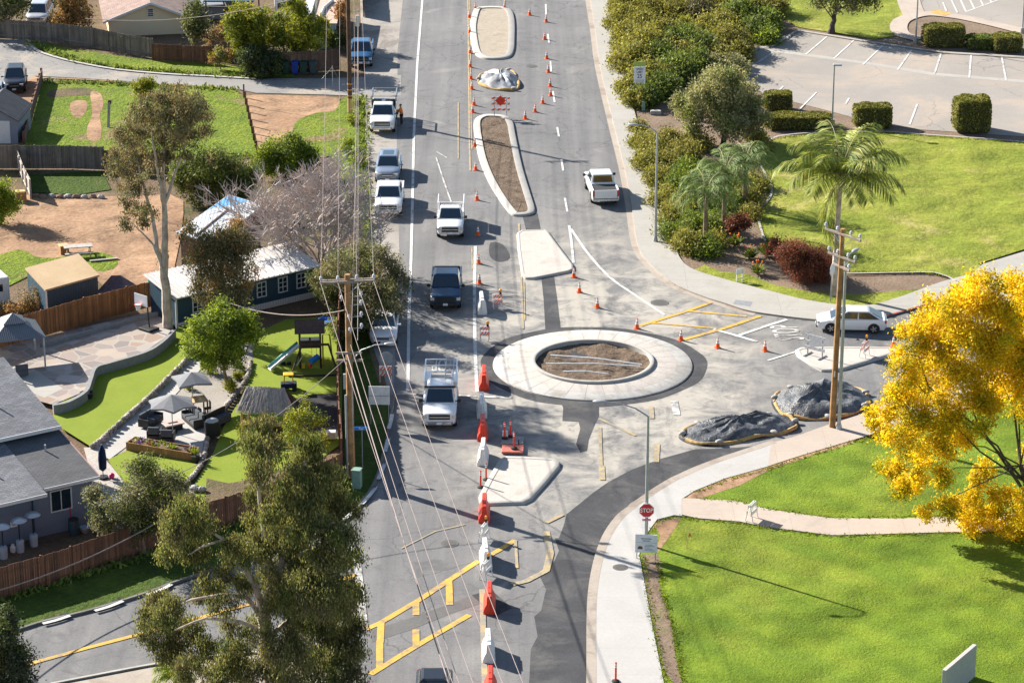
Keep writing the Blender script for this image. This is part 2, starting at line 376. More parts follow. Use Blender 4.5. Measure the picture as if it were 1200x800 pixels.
def boards(name, c1, c2, wdt=.14, axis='x', dark=.35):
    m, t, B, N, L = nodes(name); v = coord(t)
    c = ramp(t, noise(t, v, 1.2, 5, .7), [(.3, c1), (.7, c2)])
    f = noise(t, coord(t, 'Object', (7,7,.35)), 1.0, 4, .7)
    c = mix(t, 1.0, c, ramp(t, f, [(.3,(1-dark,)*3),(.7,(1.25,)*3)]), 'MULTIPLY')
    g = N('ShaderNodeNewGeometry'); c = mix(t, 1.0, c, ramp(t, g.outputs['Random Per Island'], [(0,(.65,.65,.65)),(1,(1.3,1.25,1.2))]), 'MULTIPLY')
    L(c, B.inputs['Base Color']); B.inputs['Roughness'].default_value = .9; return m
M['fence_red'] = boards('redwood_boards', (.115,.052,.034), (.19,.088,.052))
M['fence_brown'] = boards('cedar_boards', (.21,.088,.03), (.31,.135,.05))
M['fence_grey'] = boards('weathered_boards', (.13,.11,.095), (.22,.185,.16))
M['fence_dark'] = boards('dark_boards', (.10,.06,.045), (.16,.10,.075))
M['planter'] = boards('planter_boards', (.27,.14,.065), (.38,.21,.10))
M['light_wood'] = boards('light_wood', (.46,.30,.14), (.60,.41,.2))
M['grey_wood'] = boards('grey_wood', (.30,.28,.27), (.42,.39,.36))
M['dark_wood'] = boards('dark_wood', (.055,.03,.025), (.10,.06,.045))
def leafmat(name, a, b, c=None, trans=.3, rough=.65, g=1.3):
    a, b = tuple(x*g for x in a), tuple(x*g for x in b); c = tuple(min(.9, x*g) for x in c) if c else None
    m, t, B, N, L = nodes(name)
    g = N('ShaderNodeNewGeometry'); v = coord(t)
    st = [(0, a), (.55, b)] + ([(1, c)] if c else [])
    col = ramp(t, g.outputs['Random Per Island'], st)
    col = mix(t, 1.0, col, ramp(t, noise(t, v, .7, 3), [(.3,(.75,.75,.75)),(.7,(1.25,1.22,1.15))]), 'MULTIPLY')
    L(col, B.inputs['Base Color']); B.inputs['Roughness'].default_value = rough; B.inputs['Specular IOR Level'].default_value = .25
    tr = N('ShaderNodeBsdfTranslucent'); L(mix(t, 1.0, col, (1.3,1.25,.8), 'MULTIPLY'), tr.inputs[0])
    ms = N('ShaderNodeMixShader'); ms.inputs[0].default_value = trans
    L(B.outputs[0], ms.inputs[1]); L(tr.outputs[0], ms.inputs[2]); L(ms.outputs[0], t.nodes['Material Output'].inputs[0]); return m
M['l_euc'] = leafmat('eucalyptus_leaves', (.06,.08,.03), (.145,.16,.06), (.30,.265,.10), trans=.3)
M['l_eucdk'] = leafmat('dark_eucalyptus_leaves', (.05,.058,.032), (.10,.10,.052), (.20,.155,.08))
M['l_eucgrey'] = leafmat('grey_eucalyptus_leaves', (.085,.085,.05), (.16,.14,.08), (.28,.20,.11))
M['l_olive'] = leafmat('olive_leaves', (.08,.09,.05), (.15,.155,.085), (.25,.24,.14))
M['l_bright'] = leafmat('bright_green_leaves', (.07,.12,.012), (.16,.22,.02), (.26,.30,.035), trans=.35)
M['l_lime'] = leafmat('yellow_green_leaves', (.08,.10,.012), (.19,.21,.02), (.34,.31,.03), trans=.3)
M['l_dark'] = leafmat('dark_green_leaves', (.035,.06,.016), (.075,.10,.028), (.13,.145,.04))
M['l_mid'] = leafmat('mid_green_leaves', (.06,.10,.02), (.12,.165,.035), (.19,.22,.05))
M['l_hedge'] = leafmat('hedge_leaves', (.085,.09,.022), (.165,.16,.038), (.28,.24,.065))
M['l_chap'] = leafmat('chaparral_leaves', (.12,.13,.026), (.21,.21,.045), (.34,.30,.075))
M['l_sage'] = leafmat('sage_leaves', (.15,.16,.075), (.25,.25,.125), (.36,.34,.19))
M['l_yellow'] = leafmat('autumn_yellow_leaves', (.50,.37,.010), (.76,.56,.014), (.86,.69,.05), trans=.45, g=1.0)
M['l_ygreen'] = leafmat('autumn_green_leaves', (.22,.23,.015), (.42,.38,.015), (.6,.48,.02), trans=.4, g=1.0)
M['l_red'] = leafmat('red_shrub_leaves', (.085,.05,.036), (.14,.058,.04), (.27,.06,.04))
M['l_brown'] = leafmat('dry_brown_leaves', (.14,.075,.03), (.26,.14,.05), (.38,.22,.09))
M['l_palm'] = leafmat('palm_leaves', (.08,.12,.025), (.16,.21,.04), (.34,.33,.09), trans=.3)
M['l_palm2'] = leafmat('young_palm_leaves', (.06,.10,.03), (.12,.18,.055), (.22,.28,.10), trans=.25)
M['l_cyp'] = leafmat('cypress_leaves', (.02,.035,.022), (.045,.06,.035), (.075,.085,.05))
plain('bark', (.24,.17,.12), rough=.95, var=.35, scale=3)
plain('bark_pale', (.48,.40,.33), rough=.9, var=.3, scale=2)
plain('bark_dark', (.08,.065,.055), rough=.95, var=.3)
plain('twig', (.50,.43,.40), rough=.95, var=.2)
# ================================================================ ground, roads, pavements
sheet('ground', [(-600,-20),(600,-20),(900,1600),(-900,1600)], -0.02, M['yard'], world=True)
# right hand planting ground
sheet('planting_bed', [(650,-300),(1500,-300),(1500,420),(1200,330),(1100,345),(1007,372),(950,366),(860,345),(800,318),(770,262),(755,220),(722,110),(700,0)], 0.004, M['bed'])
road_px = [(430,-300),(640,-300),(694,0),(705,75),(720,140),(740,220),(752,275),(766,300),(792,330),(830,348),(880,362),(940,371),(1000,373),(1035,370),
 (1075,359),(1120,345),(1200,317),(1400,250),(1600,190),(1600,300),(1400,372),(1200,428),(1060,466),(1010,486),(970,499),(925,514),(882,527),(837,542),(800,557),(770,574),
 (750,588),(727,603),(712,624),(703,644),(697,667),(693,692),(692,725),(692,800),(692,1200),(420,1200),(432,830),(420,800),(360,775),(300,766),(240,772),(175,781),(60,803),(-200,860),(-500,940),
 (-500,860),(-200,788),(0,744),(50,731),(111,716),(172,697),(201,687),(240,674),(300,655),(360,634),(400,614),(424,592),(441,564),(452,522),(459,485),
 (462,440),(464,400),(468,300),(465,170),(466,60),(472,0)]
sheet('road', road_px, 0.02, M['asphalt'])
sheet('road_shoulder', [(425,-300),(472,-300),(478,0),(473,60),(472,170),(474,300),(470,400),(466,470),(459,485),(448,440),(436,405),(428,380),(430,290),(426,180),(430,112),(424,60),(422,0)], 0.012, M['shoulder'])
sheet('driveway', [(-300,18),(0,46),(33,48),(42,58),(60,65),(87,72),(137,81),(200,86),(250,89),(300,92),(380,92),(440,90),(470,88),(470,112),(430,113),(380,111),(300,109),(275,104),(160,96),(100,92),(40,89),(0,120),(-300,160)], 0.026, M['asphalt2'])
# kerbing of the driveway
mb = MB(); ribbon(mb, [(33,48),(42,58),(60,65),(87,72),(137,81),(200,86.5),(250,89),(300,92)], .35, .12, n=3); mb.build('driveway_kerb', M['kerb'])['kind'] = 'structure'
mb = MB(); ribbon(mb, [(50,91),(100,93),(160,97),(230,101),(275,104)], .3, .06, n=3); mb.build('driveway_edge', M['dirt'])['kind'] = 'structure'
# dark new asphalt
def patch(pts, n=0, m='new_asphalt', z=.03): sheet('asphalt_patch', pts, z, M[m], n)
RC = G(694.5, 428)
ring = [(RC.x+(7.2+.12*math.sin(3*a+1)+.05*math.sin(11*a))*math.cos(a), RC.y+(7.2+.12*math.sin(3*a+1)+.05*math.sin(11*a))*math.sin(a)) for a in [2*math.pi*i/72 for i in range(72)]]
sheet('asphalt_patch', ring, .030, M['new_asphalt'], world=True)
patch([(612,251),(630,250),(634,270),(617,272)], z=.027)
patch([(634,322),(649,322),(653,350),(657,384),(639,386),(637,350)], z=.027)
patch([(655,465),(702,470),(702,487),(696,500),(690,515),(688,528),(680,530),(675,520),(680,502),(678,494),(659,493),(660,478)], z=.027)
patch([(900,521),(850,525),(815,526),(775,537),(740,550),(712,565),(695,577),(679,590),(664,602),(661,614),(655,630),(650,630),(655,645),(650,656),(641,668),(632,674),(640,690),(634,715),(626,722),(630,745),(622,760),(620,800),(612,900),(615,1200),
 (694,1200),(694,800),(694,725),(695,692),(699,667),(704,645),(713,625),(727,605),(750,589),(770,575),(800,558),(837,543),(882,528)], z=.027)
patch([(435,738),(480,724),(530,706),(562,694),(566,706),(530,718),(480,738),(436,752)], z=.027, m='trench')
patch([(553,697),(575,690),(600,712),(580,722)], z=.0275)
patch([(575,284),(590,287),(598,302),(585,307),(574,300)], n=3, z=.027)
# right hand gutter, kerb and pavement
KR = [(640,-300),(692,0),(703,75),(718,140),(732,197),(740,240),(747,285),(760,307),(790,332),(825,347),(850,355),(875,363),(905,368),(957,374),(1000,374),(1035,370),(1075,359),(1120,345),(1200,317),(1400,250),(1600,190)]
KI = [(655,-300),(717,0),(735,95),(749,150),(764,200),(775,240),(789,270),(792,287),(797,302),(812,315),(850,327),(900,340),(950,352),(1007,358),(1050,349),(1100,331),(1150,317),(1170,309),(1300,262),(1600,160)]
def smooth_px(pts, n): return spline(pts, n, False)
W1 = smooth_px(KR, 6); W2 = smooth_px(KI, 6)
sheet('sidewalk', W1+W2[::-1], .13, M['concrete'], thick=.2, mside=M['gutter'])
mb = MB(); ribbon(mb, [(p[0]-2.4-max(0,(p[1]-300)*.02), p[1]+max(0,(p[1]-250)*.02)) for p in W1[:70]], .62, .028, 0); mb.build('gutter', M['gutter'])['kind'] = 'structure'
mb = MB(); ribbon(mb, smooth_px([(1036,370.3),(1075,359.3),(1120,345.3)], 4), .16, .138); mb.build('painted_kerb', M['red_kerb'])['kind'] = 'structure'
mb = MB(); ribbon(mb, smooth_px([(1036,371.5),(1075,360.5),(1120,346.5)], 4), .06, .07); 
# ramp plaza on the right
sheet('plaza', [(1152,309),(1200,294.5),(1400,230),(1400,330),(1200,385),(1120,335)], .128, M['concrete'])
# corner pavement, lower right
LK = [(1600,300),(1400,371),(1200,426),(1060,465),(1010,484.5),(970,497.5),(925,513),(900,519),(882,525),(837,540),(800,555),(770,572),(748,587),(727,601),(711,622),(702,643),(696,666),(692,692),(690.5,725),(690.5,800),(690.5,1200)]
LI = [(1600,345),(1400,414),(1200,460),(1060,497),(1010,512),(970,524),(930,536),(900,546),(850,560),(815,574),(799,584)]
LI2 = [(790,603),(770,608),(760,622),(752,640),(749,650),(755,680),(762,720),(775,785),(778,800),(800,1200)]
A1 = smooth_px(LK, 6); 
split = [i for i, p in enumerate(A1) if p[0] < 905][0]
sheet('sidewalk', A1[:split+1]+[(900,546)]+smooth_px(LI[:8], 4)[::-1], .132, M['pink_walk'], thick=.2, mside=M['red_kerb'])
sheet('sidewalk', A1[split-1:]+LI2[::-1]+[(799,604),(799,584),(815,574),(850,560),(900,546)], .130, M['new_concrete'], thick=.2, mside=M['kerb'])
g1 = [(p[0]-(1.5 if p[1] > 560 else 0), p[1]+(-2 if p[0] > 740 else 0)) for p in A1 if p[0] < 905]
mb = MB(); ribbon(mb, [(p[0]+4, p[1]+1) for p in g1], .5, .135); mb.build('gutter', M['gutter'])['kind'] = 'structure'
# paths and lawns
sheet('lawn', [(799,585),(815,576),(850,562),(900,548),(930,538),(970,526),(1010,514),(1060,499),(1200,462),(1400,416),(1500,560),(1200,598),(1150,604),(1050,607),(972,607),(900,597),(860,588),(820,585)], .10, M['grass'])
sheet('path', [(797,602),(797,583),(820,584),(860,586),(900,596),(972,606.5),(1050,607),(1150,604),(1200,600),(1500,565),(1500,590),(1200,621),(1105,623),(1040,625),(975,626.5),(900,617),(867,610.5),(817,606.5)], .124, M['pink_walk'], thick=.15, mside=M['pink_walk'])
sheet('lawn', [(760,624),(770,611),(790,605.5),(817,608),(867,612),(900,618.5),(975,628),(1040,626.5),(1105,624.5),(1200,622.5),(1500,592),(1600,1200),(800,1200),(778,800),(762,720),(749,650)], .10, M['grass'])
sheet('bare_strip', [(799,586),(815,575),(850,561),(900,546),(950,530),(1000,515),(1003,518),(950,534),(900,551),(868,568),(838,578),(820,584)], .105, M['dirt'])
sheet('bare_strip', [(752,648),(763,650),(770,648),(776,664),(772,678),(776,700),(784,716),(788,740),(792,770),(800,800),(790,800),(778,785),(764,722),(756,682)], .1055, M['bed'])
sheet('bare_strip', [(760,624),(769,611.5),(788,607),(798,608),(790,620),(776,640),(772,646),(770,640),(774,628),(768,616)], .105, M['dirt'])
# palm lawn
sheet('lawn', [(893,172),(905,164),(920,160),(970,156),(1037,155),(1080,158),(1200,167),(1500,200),(1500,240),(1200,292),(1146,309),(1160,317),(1122,328),(1110,324),(1095,319.5),(1080,319),(1000,320),(960,318),(925,300),(903,286),(893,272),(888,250),(896,239),(904,227),(903,214),(893,195)], .10, M['grass_dry'])
sheet('dry_grass', [(812,317),(850,329),(900,342),(950,354),(1007,360),(1050,351),(1085,338),(1060,340),(1000,345),(950,342),(905,333),(880,322),(845,318),(825,310)], .02, M['grass_dry'])
mb = MB(); ribbon(mb, [(897,282),(893,272),(888,250),(896,239),(904,227),(903,214),(895,200),(889,185),(893,170),(905,162),(920,158),(960,155),(1037,154),(1080,157),(1200,166),(1400,186)], .18, .16, n=4); mb.build('lawn_kerb', M['kerb'])['kind'] = 'structure'
mb = MB(); ribbon(mb, [(985,320),(1000,320),(1080,318.5),(1095,319),(1110,323.5),(1120,329)], .16, .16, n=4); mb.build('lawn_kerb', M['kerb'])['kind'] = 'structure'
# parking lots
sheet('parking_lot', [(935,35),(1025,49),(1100,60),(1200,66),(1500,90),(1500,180),(1200,160),(1080,152),(1045,147),(1000,138),(975,131),(900,112),(882,104),(866,88),(866,72),(890,55)], .03, M['lot'])
sheet('parking_lot', [(1075,-40),(1500,-40),(1500,70),(1200,36),(1150,25),(1100,18),(1070,10)], .03, M['lot'])
sheet('lawn', [(905,-40),(1045,-30),(1070,8),(1072,18),(1056,20),(1049,30),(1052,42),(1025,46),(935,32),(915,20)], .06, M['grass_dry'])
mb = MB(); ribbon(mb, [(866,90),(866,72),(890,55),(906,54),(935,35),(1025,49.5),(1100,60.5),(1200,66.5),(1400,84)], .28, .16); mb.build('parking_kerb', M['kerb'])['kind'] = 'structure'
mb = MB(); ribbon(mb, [(900,59.5),(920,61),(1025,75.5),(1095,87),(1200,95.5),(1400,112)], .9, .036); mb.build('drain_strip', M['concrete'])['kind'] = 'structure'
mb = MB(); ribbon(mb, [(1200,37),(1160,27),(1120,19),(1085,16),(1060,22),(1053,31),(1058,40),(1078,46)], 1.6, .08, n=5); ribbon(mb, [(1072,18),(1066,5),(1060,-20)], 2.2, .078, n=3); mb.build('path', M['pink_walk'])['kind'] = 'structure'
# painted lines
LZ = [0]
def line(mb, pts, w, z=.040, n=0): LZ[0] = (LZ[0]+1) % 37; ribbon(mb, pts, w, z+LZ[0]*.0005, n=n)
wl = MB()
line(wl, [(503,-300),(495,0),(489,75),(485,160),(483,250),(481,330),(479,380),(478,458)], .20)
line(wl, [(557,288),(556,332),(556.5,400),(559,459)], .22)
for a, b in (((637,-30),(638,-12)),((639.5,5),(640,18)),((642,40),(643.5,51)),((645,72),(646,84)),((648,107),(650,120)),((653,149),(655,160)),((658,187),(660,200)),((662,232),(665,248))): line(wl, [a, b], .16)
line(wl, [(667,264),(670,285),(672,308)], .2); line(wl, [(669,268),(690,298),(715,325),(745,346),(779,369)], .2, n=4)
line(wl, [(836,385.5),(860,392),(887,400)], .28); line(wl, [(862,394),(900,381),(922,374)], .3); line(wl, [(900,422),(932,412)], .2)
wl.build('white_road_marking', M['white_line'])['kind'] = 'structure'
wm = MB()
line(wm, [(459,461.5),(480,461.5),(530,463),(600,465.5)], .32, .0405)
line(wm, [(790,469),(793,486)], .45); line(wm, [(415,640),(420,672),(426,727)], .42)
line(wm, [(524,185),(512,178)], .1); line(wm, [(511,184),(520,212),(530,240)], .12)
line(wm, [(1100,14),(1101,15)], .1)
wm.build('worn_road_marking', M['worn_line'])['kind'] = 'structure'
kl = MB()
for a, b in (((969,43),(944,64)),((1001,47),(977,69)),((1034,54),(1011,76)),((1068,59),(1052,82)),((1103,62),(1095,87)),((1138,65),(1136,91)),((1174,67),(1179,94)),((957,108),(936,129)),((995,115),(991,122)),((1075,122),(1066,146)),((918,101),(914,105)),((1212,70),(1222,98)),((885,75),(905,62)),
 ((1105,3),(1109,13)),((1113,-4),(1122,15)),((1123,-6),(1132,14)),((1134,-6),(1142,11)),((1146,-6),(1152,6)),((1158,-4),(1162,3)),((1132,14),(1170,0))): line(kl, [a, b], .16)
kl.build('parking_line', M['white_line'])['kind'] = 'structure'
mb = MB(); line(mb, [(1095,12.5),(1101,15),(1112,17)], 1.3, .09); mb.build('ramp_marking', M['yellow_line'])['kind'] = 'structure'
yl = MB()
line(yl, [(429,736.5),(446,729),(490,703),(561,656.5)], .36); line(yl, [(434,789.5),(470,767),(500,749),(550,720)], .36)
line(yl, [(446.5,729),(445.5,752)], .36, .0412); line(yl, [(445,750),(445,782)], .36, .0412); line(yl, [(487.5,704),(487.5,720)], .36, .0412); line(yl, [(487.5,737),(487.5,756)], .36, .0412); line(yl, [(526,678),(527,708)], .36, .0412)
line(yl, [(574,650),(590,641),(604,632)], .34)
line(yl, [(834,354),(800,366),(750,381.5)], .30); line(yl, [(891,370),(850,384),(802,397.5)], .34, .0412); line(yl, [(806,364),(875,370.5)], .26, .0412); line(yl, [(760,377.5),(840,384.5)], .22, .0412)
line(yl, [(-100,812),(35,777),(100,759),(165,742),(270,713),(380,684),(418,673)], .3)
yl.build('yellow_road_marking', M['yellow_line'])['kind'] = 'structure'
py_ = MB()
line(py_, [(546,-300),(548.3,0),(549,60),(550,157),(551,200)], .13); line(py_, [(549,-300),(550.5,0),(551.2,60),(552.2,150),(553,175)], .11)
line(py_, [(592,-20),(591,8)], .15)
line(py_, [(553,290),(553.5,315)], .1); line(py_, [(537,120),(537,186)], .1)
line(py_, [(608,262),(611,330),(613,385)], .14); line(py_, [(614,330),(615,375)], .1)
line(py_, [(702,490),(745,510)], .22); line(py_, [(763,476),(764,490)], .3); line(py_, [(770,520),(769,541)], .34); line(py_, [(703,500),(705,560)], .2); line(py_, [(705,545),(706,562)], .34)
line(py_, [(640,622),(645,648),(640,668),(617,680),(600,684)], .4); line(py_, [(604,632),(606,665)], .16); line(py_, [(565,690),(568,800)], .3); line(py_, [(470,642),(510,622),(545,614)], .08)
line(py_, [(640,612),(660,602)], .3)
py_.build('worn_yellow_marking', M['pale_yellow'])['kind'] = 'structure'
def text(name, s, loc, size, rz, mat_, rx=0, parent=None, ext=.002, sx=1, sy=1, kind=None, align='CENTER'):
    cu = bpy.data.curves.new(name, 'FONT'); cu.body = s; cu.size = size; cu.align_x = align; cu.align_y = 'CENTER'; cu.extrude = ext
    cu.offset = .012*size; cu.resolution_u = 3
    o = bpy.data.objects.new(name, cu); COL.objects.link(o); bpy.context.view_layer.update()
    me = bpy.data.meshes.new_from_object(o); bpy.data.objects.remove(o); bpy.data.curves.remove(cu)
    o = bpy.data.objects.new(name, me); me.materials.clear(); me.materials.append(mat_); COL.objects.link(o)
    o.location = loc; o.rotation_euler = (rx, 0, rz); o.scale = (sx, sy, 1)
    if parent: o.parent = parent
    if kind: o['kind'] = kind
    return o
p = G(522, 427, .042); text('road_lettering', 'STOP', p, 1.0, math.pi, M['worn_line'], sx=.72, sy=3.4, kind='structure')
p = G(524, -8, .042); text('road_lettering', 'AHEAD', p, 1.0, math.pi, M['white_line'], sx=.85, sy=4.2, kind='structure')
p = G(924, 389.5, .042); text('road_lettering', 'STOP', p, 1.0, R(96), M['worn_line'], sx=1.2, sy=2.6, kind='structure')
# side-street kerbs
def kerb_run(name, pts, mats_, h=.15, w=.16, n=5):
    W = spline(pxw(pts), n, False); mb = MB()
    L_, R_ = ribbon_w(W, w)
    for i in range(len(W)-1):
        mb.prism([tuple(L_[i]), tuple(R_[i]), tuple(R_[i+1]), tuple(L_[i+1])], 0, h, 0)
    o = mb.build(name, mats_); o['kind'] = 'structure'; return o
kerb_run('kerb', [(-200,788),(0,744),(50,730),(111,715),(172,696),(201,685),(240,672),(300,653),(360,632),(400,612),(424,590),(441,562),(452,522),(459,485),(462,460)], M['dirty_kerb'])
mb = MB()
for seg in ([(50,730),(66,726),(82,720.5)],[(111,715),(128,710),(144,703.5)],[(172,696),(187,691),(201,684)],[(424,590),(433,580),(440,571)],[(443.5,561),(448,550),(451,543)],[(451.2,529),(453.5,520),(455,514)],[(455.5,502),(458,493),(459.5,485)],[(402,608),(408,604),(414,599)]):
    ribbon(mb, seg, .24, .156, n=4)
    W = spline(pxw(seg), 4, False); L_, R_ = ribbon_w(W, .24)
    for E_ in (L_, R_):
        for i in range(len(W)-1): mb.add([(E_[i].x,E_[i].y,.155),(E_[i+1].x,E_[i+1].y,.155),(E_[i+1].x,E_[i+1].y,.03),(E_[i].x,E_[i].y,.03)], [(0,1,2,3)])
mb.build('white_kerb_paint', M['white_line'])['kind'] = 'structure'
kerb_run('kerb', [(60,803),(175,781),(240,772),(300,766),(360,775),(405,792),(428,815),(432,850)], M['kerb'])
sheet('sidewalk', [(60,804),(175,782),(240,773),(300,767),(360,776),(405,793),(428,816),(432,850),(420,1200),(-400,1200),(-400,905)], .11, M['gutter'])
# left verges and yards
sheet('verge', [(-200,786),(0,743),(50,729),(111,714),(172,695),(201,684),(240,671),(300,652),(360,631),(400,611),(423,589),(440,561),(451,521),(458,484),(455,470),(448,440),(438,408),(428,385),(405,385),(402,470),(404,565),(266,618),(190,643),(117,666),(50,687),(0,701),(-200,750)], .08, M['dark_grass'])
sheet('bare_strip', [(436,405),(450,440),(457,470),(450,475),(444,450),(437,425),(431,405)], .085, M['yard'])
sheet('weeds', [(38,48),(80,56),(140,66),(182,71),(248,74),(300,80),(345,86),(345,90),(300,90.5),(250,88),(200,85),(137,79.5),(87,70.5),(60,63),(46,57)], .05, M['weeds'])
sheet('field', [(50,95),(100,95),(160,99),(275,105),(288,116),(302,182),(240,184),(118,182),(28,172),(35,150)], .05, M['weeds'])
sheet('bare_ground', [(288,112),(300,111),(380,113),(398,115),(400,180),(380,184),(306,184)], .045, M['dirt'])
sheet('weeds', [(345,145),(372,132),(392,130),(402,115),(425,115),(426,180),(428,250),(405,250),(395,190),(370,182),(345,178)], .052, M['weeds'], n=3)
sheet('track', [(106,108),(118,110),(121,124),(117,135),(119,150),(117,164),(104,164),(102,150),(108,134)], .06, M['dirt'], n=3)
sheet('bare_ground', [(60,106),(100,103),(112,110),(95,112),(60,114),(55,112)], .057, M['yard'], n=3)
sheet('bare_ground', [(83,120),(100,118),(102,128),(94,138),(84,134)], .057, M['dirt'], n=3)
sheet('parking_dirt', [(-300,158),(0,119),(40,89),(48,92),(40,130),(28,170),(-300,220)], .03, M['dirt'])
sheet('dirt_yard', [(-300,300),(-100,215),(0,225),(90,232),(200,228),(215,250),(205,310),(195,345),(150,362),(115,330),(0,325),(-300,420)], .03, M['dirt'], n=2)
sheet('weeds', [(-40,315),(20,292),(40,300),(65,302),(110,295),(132,300),(138,310),(120,318),(60,312),(10,335),(-40,340)], .04, M['weeds'], n=2)
sheet('weeds', [(30,205),(120,200),(130,222),(90,228),(35,225)], .04, M['dark_grass'])
# lower garden
sheet('patio', [(0,405),(52,394),(190,362),(203,380),(198,392),(170,412),(112,430),(106,444),(100,458),(62,474),(40,468),(0,432)], .30, M['flagstone'])
sheet('lawn', [(62,488),(64,474),(102,459),(108,442),(113,432),(170,414),(200,393),(212,380),(300,365),(232,416),(218,423),(175,467),(108,524),(70,500)], .30, M['turf'])
sheet('lawn', [(127,538),(150,527),(190,530),(236,545),(225,560),(205,582),(150,580),(135,556)], .12, M['turf'])
sheet('lawn', [(290,395),(335,374),(400,370),(401,470),(400,520),(300,590),(255,600),(215,590),(232,560),(250,530),(262,500),(280,470),(292,440)], .06, M['turf'])
sheet('bare_ground', [(242,560),(268,566),(300,560),(400,528),(402,562),(330,590),(262,614),(240,600)], .065, M['yard'])
sheet('gravel', [(232,415),(300,400),(296,420),(290,440),(270,470),(246,500),(240,530),(228,548),(220,540),(175,528),(150,528),(125,537),(108,524),(175,467),(218,424)], .07, M['shoulder'])
sheet('path', [(210,428),(236,410),(246,414),(236,432),(215,452),(185,484),(152,520),(128,538),(110,526),(160,484)], .10, M['new_concrete'])
sheet('patio', [(190,470),(240,478),(243,500),(236,532),(205,528),(160,520),(150,522),(178,490)], .112, M['new_concrete'])
sheet('painted_tree_shade', [(340,470),(365,462),(398,460),(400,512),(370,512),(345,500)], .072, M['black_cloth_and_shade'])  # flat dark sheet painting in the cast shade of the bright green garden tree
sheet('deck', [(98,524),(112,524),(130,545),(150,570),(150,600),(112,612),(108,560)], .2, M['grey_wood'])
sheet('bare_ground', [(-100,668),(0,640),(51,629),(110,614),(150,604),(190,610),(190,634),(117,660),(0,694),(-100,725)], .05, M['yard'])
sheet('patio', [(10,440),(40,432),(74,455),(52,466),(20,452)], .305, M['concrete'])
# ================================================================ vehicles (local frame: +x is the front)
def loft(mb, secs, mi=0, caps=True):
    """secs: (x, half profile [(y,z)...] from bottom centre to top centre), mirrored"""
    b = len(mb.v); k = None
    for x, hp in secs:
        full = [(y, z) for y, z in hp]+[(-y, z) for y, z in hp[-2:0:-1]]
        k = len(full); mb.v += [(x, y, z) for y, z in full]
    for i in range(len(secs)-1):
        for j in range(k):
            mb.f.append([b+i*k+j, b+i*k+(j+1)%k, b+(i+1)*k+(j+1)%k, b+(i+1)*k+j]); mb.m.append(mi)
    if caps:
        mb.f.append([b+j for j in range(k)]); mb.m.append(mi)
        q = b+(len(secs)-1)*k; mb.f.append([q+j for j in range(k)][::-1]); mb.m.append(mi)
def hp(zb, ws, zm, zs, wt, zt, crown=.03): return [(0,zb),(ws-.1,zb),(ws,zm),(ws-.01,zs),(wt,zt),(wt*.5,zt+crown),(0,zt+crown*1.2)]
def pane(mb, A, B, C, D, u0=.06, u1=.94, v0=.08, v1=.92, off=.012, mi=0):
    """a glass pane on the face A(bottom left) B(bottom right) C(top right) D(top left) seen from outside"""
    A, B, C, D = map(Vector, (A, B, C, D))
    n = (B-A).cross(D-A).normalized()*off
    f = lambda u, v: (A*(1-u)+B*u)*(1-v)+(D*(1-u)+C*u)*v+n
    mb.add([f(u0,v0), f(u1,v0), f(u1,v1), f(u0,v1)], [(0,1,2,3)], mi)
def wheels(t, xs, r, hw, rimr=.62, w=.24):
    for x in xs:
        for s in (1, -1):
            m = MB(); prof = [(r*.6, -w/2), (r*.93, -w/2), (r, -w*.3), (r, w*.3), (r*.93, w/2), (r*.6, w/2)]
            Mx = Matrix.Translation((x, s*(hw-w/2+.012), r)) @ Matrix.Rotation(math.pi/2, 4, 'X')
            m.lathe(prof, 20, 0, Mx); o = m.build('wheel', M['tyre'], t, smooth=True)
            m = MB(); y = s*(hw+.016)
            rr = r*rimr; m.add([(x, y, r)]+[(x+rr*math.cos(a), y, r+rr*math.sin(a)) for a in [2*math.pi*i/20 for i in range(20)]], [(0, 1+(i if s < 0 else (i+1)%20), 1+((i+1)%20 if s < 0 else i)) for i in range(20)])
            for i in range(5):
                a = 2*math.pi*i/5; m.bar((x, y+s*.006, r), (x+rr*.95*math.cos(a), y+s*.006, r+rr*.95*math.sin(a)), .07, .012, 1, up=(0,1,0))
            m.build('rim', [M['trim'], M['rim']], o)
def arches(mb, xs, r, hw, mi=1):
    for x in xs:
        for s in (1, -1):
            y = s*(hw+.004); rr = r*1.2
            vs_ = [(x, y, r)]+[(x+rr*math.cos(a), y, max(.28, r+rr*math.sin(a))) for a in [2*math.pi*i/24 for i in range(24)]]
            mb.add(vs_, [(0, 1+(i if s < 0 else (i+1)%24), 1+((i+1)%24 if s < 0 else i)) for i in range(24)], mi)
def smallpart(t, name, mt, boxes, bev=0):
    m = MB()
    for b in boxes: m.box(*b)
    return m.build(name, mt, t, bevel=bev)
